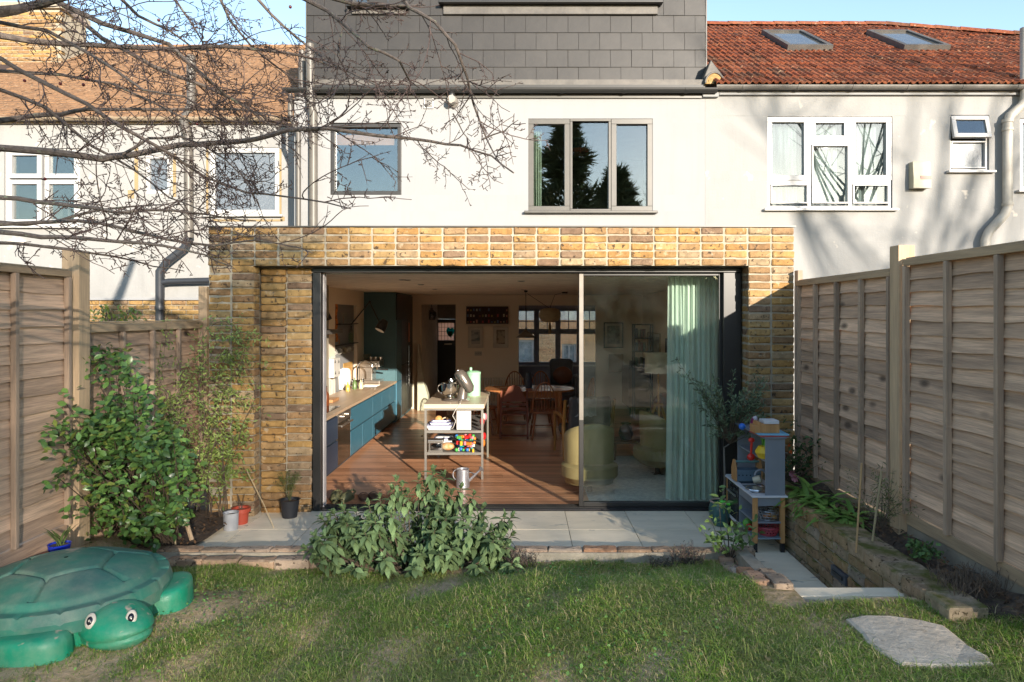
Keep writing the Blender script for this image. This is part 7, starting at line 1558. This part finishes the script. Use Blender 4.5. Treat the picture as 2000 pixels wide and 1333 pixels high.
ga = thing('grey_armchair', 'rounded grey armchair by the front window with a brown leather cushion', 'armchair', (PX(1097, 14.7), 14.7, 0)); gx, gy = PX(1097, 14.7), 14.7; gfa = mat('slate_fabric', (.16, .17, .19), None, .9); pip = mm_('pale_piping', (.36, .36, .38), .8)
MB().prism([(gx-.22, .40), (gx+.22, .40), (gx+.26, .95), (gx+.2, 1.0), (gx-.2, 1.0), (gx-.26, .95)], gy+.15, gy+.30).build('backrest', gfa, ga, bevel=.04); MB().box(gx-.26, gx+.26, gy-.35, gy+.15, .28, .46).build('seat', gfa, ga, bevel=.04)
for s in (-1, 1): MB().box(gx+s*.32-.055, gx+s*.32+.055, gy-.33, gy+.28, .2, .66).build('arm', gfa, ga, bevel=.045); MB().tube([(gx+s*.32-.05, gy-.335, .2), (gx+s*.32-.05, gy-.335, .60), (gx+s*.32, gy-.337, .655), (gx+s*.32+.05, gy-.335, .60), (gx+s*.32+.05, gy-.335, .2)], .008, 6).build('piping', pip, ga, True)
MB().tube([(gx-.25, gy-.352, .45), (gx+.25, gy-.352, .45)], .008, 6).build('piping', pip, ga)
for s in (-1, 1): MB().cyl((gx+s*.25, gy-.28, .2), (gx+s*.27, gy-.3, 0), .02, .014, 8).build('leg', dkm, ga)
o = MB().ball((gx+.02, gy-.05, .66), .21, .07, .19, 14, 10).build('leather_cushion', mat('brown_leather', (.28, .10, .05), (.20, .07, .035), .45), None, True); tag(o, 'brown leather cushion propped on the rounded grey armchair', 'cushion')
# ------------------------------------------------------------ kitchen trolley with its load
ty0, ty1, tx0, tx1 = 8.1, 9.4, PX(829, 8.1), PX(944, 8.1); ttz = .895
tr = thing('kitchen_trolley', 'steel framed kitchen trolley with a pale wooden top and two open shelves', 'trolley', ((tx0+tx1)/2, 8.7, 0)); trm = mat('trolley_steel', (.27, .25, .22), None, .4, .5)
MB().box(tx0-.012, tx1+.012, ty0-.012, ty1+.012, ttz-.052, ttz).build('worktop', wood('pale_beech', (.66, .54, .40), (.58, .46, .33), 'x', .4, 14, .03, .05), tr, bevel=.004)
for x in (tx0+.013, tx1-.013):
    for y in (ty0+.013, ty1-.013): MB().box(x-.013, x+.013, y-.013, y+.013, 0, ttz-.0525).build('post', trm, tr)
shz = (.575, .315)
for z in shz: MB().box(tx0+.027, tx1-.027, ty0+.004, ty1-.004, z-.012, z).build('shelf', mm_('shelf_mesh', (.16, .15, .14), .6), tr); MB().box(tx0+.0265, tx1-.0265, ty0+.001, ty0+.0035, z-.024, z+.006).build('shelf_rail', trm, tr); MB().box(tx1-.026, tx1-.0225, ty0+.028, ty1-.028, z-.024, z+.010).build('shelf_rail', trm, tr)
MB().box(tx0+.0265, tx1-.0265, ty0+.002, ty0+.02, ttz-.075, ttz-.0525).build('top_rail', trm, tr)
mx_ = thing('stand_mixer', 'metallic grey stand mixer with tilted head and steel bowl on the trolley', 'stand mixer', (PX(897, 8.45), 8.45, ttz)); pew = mat('pewter_enamel', (.17, .145, .125), (.15, .13, .11), .28, .45); stb = mat('polished_steel', (.72, .68, .62), None, .10, 1)
my = 8.45; k = my/F
def mp(u, v): return Vector((PX(u, my), my, PZ(v, my)))
bxu = 0
MB().lathe([(0, 0), (.13, 0), (.135, .012), (.10, .028), (0, .03)], (PX(885, my), my, ttz+.001), 28).build('foot', pew, mx_, True)
MB().tube([mp(902, 790), mp(903, 775), mp(905, 760), mp(908, 752)], [.085, .062, .055, .05], 18).build('column', pew, mx_, True); MB().prism([(PX(868, my), ttz+.001), (PX(918, my), ttz+.001), (PX(912, my), ttz+.03), (PX(872, my), ttz+.02)], my-.09, my+.09).build('base_plate', pew, mx_, bevel=.008)
hd_ = [mp(894.5, 723), mp(896, 727), mp(900, 734), mp(908, 747), mp(917, 760), mp(921, 766)]; MB().tube(hd_, [.02, .062, .078, .080, .068, .03], 20).build('head', pew, mx_, True)
a_, b_ = mp(891, 730), mp(911, 763); dv = (b_-a_).normalized(); MB().bar(a_+Vector((.018, -.075, 0)), b_+Vector((.018, -.075, 0)), .012, .022).build('trim_band', stb, mx_); MB().cyl(mp(893, 724), mp(895, 727)-Vector((0, 0, 0)), .03, n=14).build('attachment_hub', stb, mx_, True)
MB().bar(mp(893, 757), mp(878, 743), .04, .03).build('beater', blf, mx_); MB().tube([mp(882, 746), mp(879, 741)], .045, 14).build('beater_ring', stb, mx_, True)
MB().lathe([(.055, .012), (.055, .02), (.04, .035), (.075, .06), (.10, .11), (.105, .19), (.108, .20), (.10, .195), (.095, .11), (.05, .055), (0, .045)], (PX(879, my), my-.02, ttz+.02), 32).build('bowl', stb, mx_, True); MB().tube([(PX(879, my)-.10-.05*math.sin(a), my-.02, ttz+.15+.055*math.cos(a)) for a in np.linspace(0, math.pi, 10)], .007, 8).build('bowl_handle', stb, mx_, True)
MB().tube([mp(903, 778)+Vector((0, -.12, 0)), (PX(899, 8.07), 8.075, ttz+.012), (PX(890, 8.07), 8.07, ttz-.06), (PX(884, 8.07), 8.07, .76), (PX(890, 8.07), 8.075, .70), (PX(885, 8.07), 8.08, .62), (PX(882, 8.07), 8.1, .60)], .004, 6).build('power_cord', mm_('cord_white', (.6, .55, .5)), mx_, True)
t = thing('bread_bin', 'mint green enamel bread bin with a lid behind the mixer', 'bread bin', (PX(925, 8.95), 8.95, ttz)); mint = mat('mint_enamel', (.33, .62, .40), (.30, .57, .37), .4); c_ = (PX(925, 8.95), 8.95, ttz)
MB().lathe([(0, .001), (.088, .001), (.09, .30), (.0, .30)], c_, 28).build('body', mint, t, True); MB().lathe([(.094, .285), (.096, .31), (.06, .325), (0, .328)], c_, 28).build('lid', mint, t, True); MB().box(c_[0]-.05, c_[0]-.02, 8.93, 8.97, ttz+.329, ttz+.37).build('lid_handle', mint, t, bevel=.006)
o = flat_box('leaning_print', 'white framed card with a faint circle standing on the upper trolley shelf', 'card', PX(892, 8.16), PX(920, 8.16), 8.15, 8.17, shz[0]+.007, shz[0]+.235, mm_('card_white', (.70, .66, .62), .5))
MB().box(PX(892, 8.16)-o.location.x+.012, PX(920, 8.16)-o.location.x-.012, -.0125, -.0105, .012, .215).build('card_face', mat('card_print', (.66, .60, .56), (.62, .50, .46), .7, scale=3), None); cf = bpy.data.objects['card_face']; cf.parent = o; cf.location = (0, 0, 0)
en = mat('white_enamel', (.74, .74, .76), None, .25); eb = mat('blue_rim', (.02, .03, .20), None, .3)
def dish(label, x0, x1, y0, y1, z, h, name='baking_dish'):
    t = thing(name, label, 'baking dish', ((x0+x1)/2, (y0+y1)/2, z)); f = .03
    m = MB(); V = [(x0+f, y0+f, z+.001), (x1-f, y0+f, z+.001), (x1-f, y1-f, z+.001), (x0+f, y1-f, z+.001), (x0, y0, z+h), (x1, y0, z+h), (x1, y1, z+h), (x0, y1, z+h), (x0+.02, y0+.02, z+h), (x1-.02, y0+.02, z+h), (x1-.02, y1-.02, z+h), (x0+.02, y1-.02, z+h), (x0+f+.01, y0+f+.01, z+.01), (x1-f-.01, y0+f+.01, z+.01), (x1-f-.01, y1-f-.01, z+.01), (x0+f+.01, y1-f-.01, z+.01)]
    F_ = [(3, 2, 1, 0)]
    for a in range(4):
        b = (a+1) % 4; F_ += [(a, b, 4+b, 4+a), (4+a, 4+b, 8+b, 8+a), (8+a, 8+b, 12+b, 12+a)]
    m.add(V, F_+[(12, 13, 14, 15)]).build('dish', en, t); MB().tube([V[4], V[5], V[6], V[7], V[4]], .0045, 6).build('rim', eb, t); return t
dish('large white enamel roasting dish with blue rim on the upper trolley shelf', PX(833, 8.2), PX(885, 8.2), 8.14, 8.40, shz[0], .062); dish('smaller white enamel dish with blue rim nested in the large one', PX(840, 8.2), PX(878, 8.2), 8.18, 8.36, shz[0]+.02, .068); dish('white enamel dish with blue rim on the lower trolley shelf', PX(848, 8.45), PX(884, 8.45), 8.45, 8.7, shz[1], .11)
o = MB().ball((PX(857, 8.5), 8.5, shz[0]+.07), .052, .045, .055, 16, 10).build('bread_roll', mat('bread_crust', (.60, .33, .11), (.50, .25, .08), .6), None, True); tag(o, 'round golden pot behind the enamel dish on the upper trolley shelf', 'pot')
t = thing('teapot', 'brown rustic teapot with pale handle on the upper trolley shelf', 'teapot', (PX(880, 8.5), 8.5, shz[0])); c_ = (PX(880, 8.5), 8.5, shz[0]); tb_ = mat('brown_stoneware', (.28, .17, .08), (.2, .12, .06), .5)
MB().lathe([(0, .001), (.05, .001), (.065, .05), (.05, .10), (.02, .115), (.018, .13), (0, .135)], c_, 20).build('body', tb_, t, True); MB().tube([(c_[0]-.06-.045*math.sin(a), 8.5, shz[0]+.06+.04*math.cos(a)) for a in np.linspace(0, math.pi, 8)], .008, 6).build('handle', mm_('pale_handle', (.6, .5, .36)), t, True); MB().tube([(c_[0]+.05, 8.5, shz[0]+.05), (c_[0]+.11, 8.5, shz[0]+.10)], [.014, .008], 8).build('spout', tb_, t, True)
flat_box('copper_box', 'red brown box at the back of the upper trolley shelf', 'box', PX(852, 8.9), PX(872, 8.9), 8.85, 9.0, shz[0]+.001, shz[0]+.18, mm_('copper_red', (.34, .10, .04), .5))
pmk = thing('pasta_machine', 'silver pasta maker with two legs on the lower trolley shelf', 'pasta maker', (PX(850, 8.2), 8.2, shz[1])); x0, x1 = PX(836, 8.18), PX(866, 8.18)
MB().box(x0, x1, 8.14, 8.28, shz[1]+.105, shz[1]+.145).build('roller_body', sst, pmk, bevel=.006); MB().box(x0+.005, x1-.005, 8.15, 8.27, shz[1]+.001, shz[1]+.022).build('base', sst, pmk)
for x in (x0+.012, x1-.022): MB().box(x, x+.012, 8.16, 8.26, shz[1]+.0225, shz[1]+.1045).build('side_plate', sst, pmk)
o = MB().ball((PX(874, 8.25), 8.25, shz[1]+.05), .085, .07, .048, 14, 8).build('orange_cloth_bag', mat('tan_orange_bag', (.55, .25, .08), (.5, .36, .2), .8, scale=8, lo=.45, hi=.55), None, True); tag(o, 'soft orange and tan bag beside the pasta maker on the lower shelf', 'bag')
tcol = [('red', (.60, .02, .02)), ('yellow', (.75, .45, .02)), ('teal', (.02, .35, .30)), ('blue', (.03, .18, .5)), ('orange', (.7, .22, .03)), ('green', (.08, .4, .08)), ('white', (.7, .66, .6)), ('pink', (.65, .2, .25))]; tmat = {n_: mat('toy_'+n_+'_plastic', c_, None, .35) for n_, c_ in tcol}
cl_n = {}
for k in range(45):
    n_, c_ = random.choice(tcol); lay, col_ = k//9, k % 9; x = PX(893.5+col_*4.05+jit(1), 8.25); y = 8.19+jit(.05)+.10*(lay % 2); z = shz[1]+.002+.040*lay; r = random.uniform(.017, .024)
    m = MB(); kind = random.choice(['ball', 'block', 'peg'])
    if kind == 'ball': m.ball((0, 0, r), r, n=10, m=7)
    elif kind == 'block': m.box(-r*1.2, r*1.2, -r*.8, r*.8, 0, r*1.5)
    else: m.cyl((0, 0, 0), (0, 0, r*2.2), r*.8, n=10)
    o = link('small_toy', m.mesh('small_toy', tmat[n_], kind != 'block'), None, (x, y, z), (0, 0, random.uniform(0, 3))); tag(o, '%s toy %s, %s from the left in the %s layer of the trolley heap' % (n_, kind, ORD[col_], ['bottom', 'second', 'middle', 'fourth', 'top'][lay]), 'toy', 'toys heaped on the trolley')
for k, (yy, zz, c_) in enumerate(((8.35, .70, 'red'), (8.75, .45, 'red'), (8.55, .40, 'orange'), (9.0, .66, 'pink'), (8.6, .72, 'white'))):
    o = MB().ball((tx1-.03, yy, zz-.05), .03, .06, .05, 10, 8).build('hanging_toy', tmat[c_], None, True); tag(o, ['red pouch hanging on the trolley side near the front post', 'red toy poking out of the lower trolley shelf side', 'orange toy low on the trolley side', 'pink bundle on the trolley side near the back post', 'white packet tucked in the trolley side'][k], 'toy')
wc = thing('watering_can', 'galvanised watering can with a long spout on the floor in front of the trolley', 'watering can', (PX(905, 7.75), 7.75, 0)); wz = mat('galvanised_steel', (.44, .44, .46), (.34, .34, .36), .4, .6, scale=9); c_ = (PX(904, 7.75), 7.75, .002); 
MB().lathe([(0, 0), (.078, 0), (.070, .20), (.075, .205), (.066, .205), (.066, .19), (0, .19)], c_, 26).build('body', wz, wc, True); MB().tube([(c_[0]+.06, 7.75, .06), (c_[0]+.20, 7.73, .20)], [.018, .011], 10).build('spout', wz, wc, True); MB().tube([(c_[0]+.19, 7.73, .19), (c_[0]+.215, 7.725, .215)], [.012, .034], 14).build('rose', wz, wc, True); MB().tube([(c_[0]-.072-.04*math.sin(a), 7.75, .14+.055*math.cos(a)) for a in np.linspace(0, math.pi, 8)], .006, 6).build('handle', wz, wc, True); MB().bar((c_[0]+.06, 7.75, .17), (c_[0]+.15, 7.735, .155), .006, .006).build('brace', wz, wc)
# shoes and door mat
mt_ = flat_box('door_mat', 'flat coir door mat just inside the sliding door', 'door mat', -2.05, -1.15, 7.0, 7.38, .0005, .012, mat('coir', (.42, .19, .08), (.30, .13, .06), .95, scale=60, bump=.6))
def shoe(label, x, y, rz, m, kind, group):
    t = thing('clog' if kind == 'clog' else 'sandal', label, 'clog' if kind == 'clog' else 'sandal', (x, y, .013), rz, group); L = lambda n, mb, sm_=True: link(n, mb.mesh(n, m, sm_), t, (0, 0, 0), world=False)
    def sole(u, v):
        a = u*2*math.pi; f = math.cos(a); w = .046+.010*f; return (w*math.sin(a)*(1-.0*v), .125*f, .03*v)
    mb = MB().grid(sole, 24, 2); mb.f.append(tuple(range(48, 72))); L('sole', mb)
    if kind == 'clog':
        def up_(u, v):
            a = (u-.5)*math.pi; y_ = -.115+.17*v; w = .052*math.sqrt(max(0.02, 1-((v-.55)/.62)**2)); return (w*math.sin(a), y_, .028+.062*math.cos(a)*math.sqrt(max(0.05, min(1, v*2.2+.05))))
        L('upper', MB().grid(up_, 16, 12)); L('heel', MB().tube([(-.048, .02, .05), (-.045, .09, .07), (0, .13, .075), (.045, .09, .07), (.048, .02, .05)], .011, 8))
    else:
        for y_ in (-.06, 0.0):
            L('strap', MB().grid(lambda u, v: (.055*math.sin((u-.5)*math.pi), y_+.038*v, .028+.042*math.cos((u-.5)*math.pi)), 12, 2))
    return t
og, bs = mat('olive_rubber', (.13, .13, .06), None, .6), mat('brown_strap', (.14, .075, .05), None, .7)
shoe('olive green rubber clog on the mat, left one of the pair', PX(656, 7.13), 7.13, .1, og, 'clog', 'pair of olive clogs'); shoe('olive green rubber clog on the mat, right one of the pair', PX(678, 7.15), 7.15, -.25, og, 'clog', 'pair of olive clogs')
shoe('brown two strap sandal on the mat, left one of the pair', PX(711, 7.17), 7.17, .45, bs, 'sandal', 'pair of brown sandals'); shoe('brown two strap sandal on the mat, right one of the pair', PX(729, 7.18), 7.2, .35, bs, 'sandal', 'pair of brown sandals')
# ------------------------------------------------------------ things behind the glass
cu = drape('sheer_curtain', PX(1306, 7.15), PX(1420, 7.15), 7.18, .012, CZ-.01, 11, .035, mat('seafoam_linen', (.80, .88, .82), (.72, .81, .74), .9, scale=30, stretch=(3, 3, .15), trans=.35), .06, None, 0); tag(cu, 'long gathered sea green curtain hanging inside the sliding glass pane', 'curtain')
lp = thing('floor_lamp', 'tripod floor lamp with a cream drum shade behind the glass', 'floor lamp', (PX(1287, 9.2), 9.2, 0)); lx = PX(1286, 9.2); lz0, lz1 = PZ(728, 9.2), PZ(690, 9.2)
MB().lathe([(.185, lz0), (.178, lz1)], (lx, 9.2, 0), 32).build('shade', mat('cream_shade', (.86, .76, .58), None, .9, trans=.3), lp, True); lw = wood('lamp_oak', (.55, .28, .10), (.45, .21, .07), 'z', .4, 14, .05, .05)
MB().cyl((lx, 9.2, PZ(790, 9.2)), (lx, 9.2, lz1-.05), .014, n=10).build('stem', lw, lp); MB().box(lx-.06, lx+.06, 9.17, 9.23, PZ(790, 9.2)-.02, PZ(790, 9.2)+.012).build('hub', lw, lp)
for k in range(3): a = k*2.094+.4; MB().bar((lx+.04*math.cos(a), 9.2+.04*math.sin(a), PZ(790, 9.2)), (lx+.30*math.cos(a), 9.2+.30*math.sin(a), 0.0), .026, .026).build('leg', lw, lp)
flat_box('rug', 'pale patterned rug on the floor behind the glass pane', 'rug', .70, 2.42, 7.12, 9.4, .0005, .012, mat('rug_wool', (.62, .60, .54), (.50, .49, .45), .95, scale=22, lo=.45, hi=.55, bump=.4))
x0, x1, z0, z1 = rect(1179, 1217, 630, 680, BY); picture('black framed print on the back wall right of the front window', 'picture', (x0, x1, z0, z1), blf, mnt, artm('grey_print', (.34, .35, .32), (.20, .21, .2), 14), w=.022)
x0, x1, z0, z1 = rect(1189, 1217, 692, 727, BY); picture('unframed brown drawing on the back wall below the black framed print', 'picture', (x0, x1, z0, z1), mm_('kraft_edge', (.36, .21, .09)), mm_('kraft_paper', (.38, .23, .10)), None, w=.006)
picture('pale framed poster on the right wall beyond the floor lamp', 'picture', (12.3, 13.5, 1.0, 1.62), mm_('pale_wood_frame', (.45, .33, .2)), mnt, artm('pale_poster', (.45, .46, .45), (.30, .31, .31), 4), 'right'); picture('dark framed poster on the right wall nearer the curtain', 'picture', (10.8, 11.8, .95, 1.55), blf, mm_('mount_grey', (.35, .33, .33)), artm('dark_poster', (.3, .26, .26), (.15, .14, .16), 5), 'right')
sb = thing('sideboard', 'brown wooden sideboard against the far right corner behind the glass', 'sideboard', (2.15, 13.6, 0)); sbm = wood('walnut_side', (.20, .105, .05), (.14, .07, .035), 'z', .45, 14, .05, .05)
MB().box(PX(1228, 13.2), RWX-.02, 13.2, 14.1, .15, .92).build('cabinet', sbm, sb, bevel=.004)
for x in (PX(1228, 13.2)+.04, RWX-.06): MB().box(x-.02, x+.02, 13.25, 13.29, 0, .149).build('leg', dkm, sb)
for k in range(2): MB().box(PX(1228, 13.2)+.02, RWX-.04, 13.185, 13.199, .2+.36*k, .52+.36*k).build('drawer_front', sbm, sb)
flat_box('record_box', 'small dark box standing on the brown sideboard', 'box', PX(1232, 13.4), PX(1246, 13.4), 13.4, 13.6, .921, 1.05, mm_('box_dark', (.05, .05, .045)))
t = thing('metal_bookcase', 'slender dark metal shelf unit against the right wall', 'shelf unit', (2.35, 12.8, 0)); 
for (x, y) in ((2.12, 12.9), (2.46, 12.9), (2.12, 13.1), (2.46, 13.1)): MB().box(x-.012, x+.012, y-.012, y+.012, .0, 1.78).build('upright', dkm, t)
for z in (.96, 1.25, 1.5, 1.76): MB().box(2.11, 2.47, 12.89, 13.11, z, z+.02).build('shelf', dkm, t)
for k in range(12):
    j = k//4; c_ = random.choice([(.3, .1, .07), (.1, .13, .2), (.4, .36, .28), (.12, .16, .1)]); o = flat_box('book', '%s book from the left on the %s shelf of the metal bookcase' % (ORD[k % 4], ['lower', 'middle', 'upper'][j]), 'book', 2.15+.05*(k % 4), 2.185+.05*(k % 4), 12.92, 13.06, (.981, 1.271, 1.521)[j], (.981, 1.271, 1.521)[j]+random.uniform(.14, .2), mm_('book_c%d' % k, c_), 0, 'books on the metal shelf unit', .001)
t = thing('side_table', 'small wooden coffee table with a dark vase behind the glass', 'coffee table', (PX(1222, 9.3), 9.3, 0)); x_ = PX(1225, 9.3)
MB().box(x_-.22, x_+.22, 9.1, 9.5, .23, .26).build('top', sbm, t)
for a in (-1, 1):
    for b in (-1, 1): MB().cyl((x_+a*.18, 9.3+b*.16, .23), (x_+a*.2, 9.3+b*.18, 0), .016, n=8).build('leg', sbm, t)
t = thing('dark_vase', 'stout dark vase on the coffee table behind the glass', 'vase', (x_, 9.3, .26)); MB().lathe([(0, .001), (.07, .001), (.10, .08), (.085, .16), (.05, .20), (.075, .225), (.06, .22)], (x_-.02, 9.28, .261), 22).build('body', mm_('vase_black', (.02, .025, .022), .25), t, True)
t = thing('log_stack', 'red and dark patterned cushions piled against the right wall', 'cushions', (2.2, 10.6, 0)); MB().ball((2.22, 10.6, .45), .22, .3, .3, 14, 10).build('cushion', mat('red_dark_cushion', (.20, .05, .05), (.05, .05, .09), .9, scale=9, lo=.45, hi=.55), t, True); MB().box(1.98, 2.46, 10.3, 10.95, .0, .20).build('base', gf, t, bevel=.03)
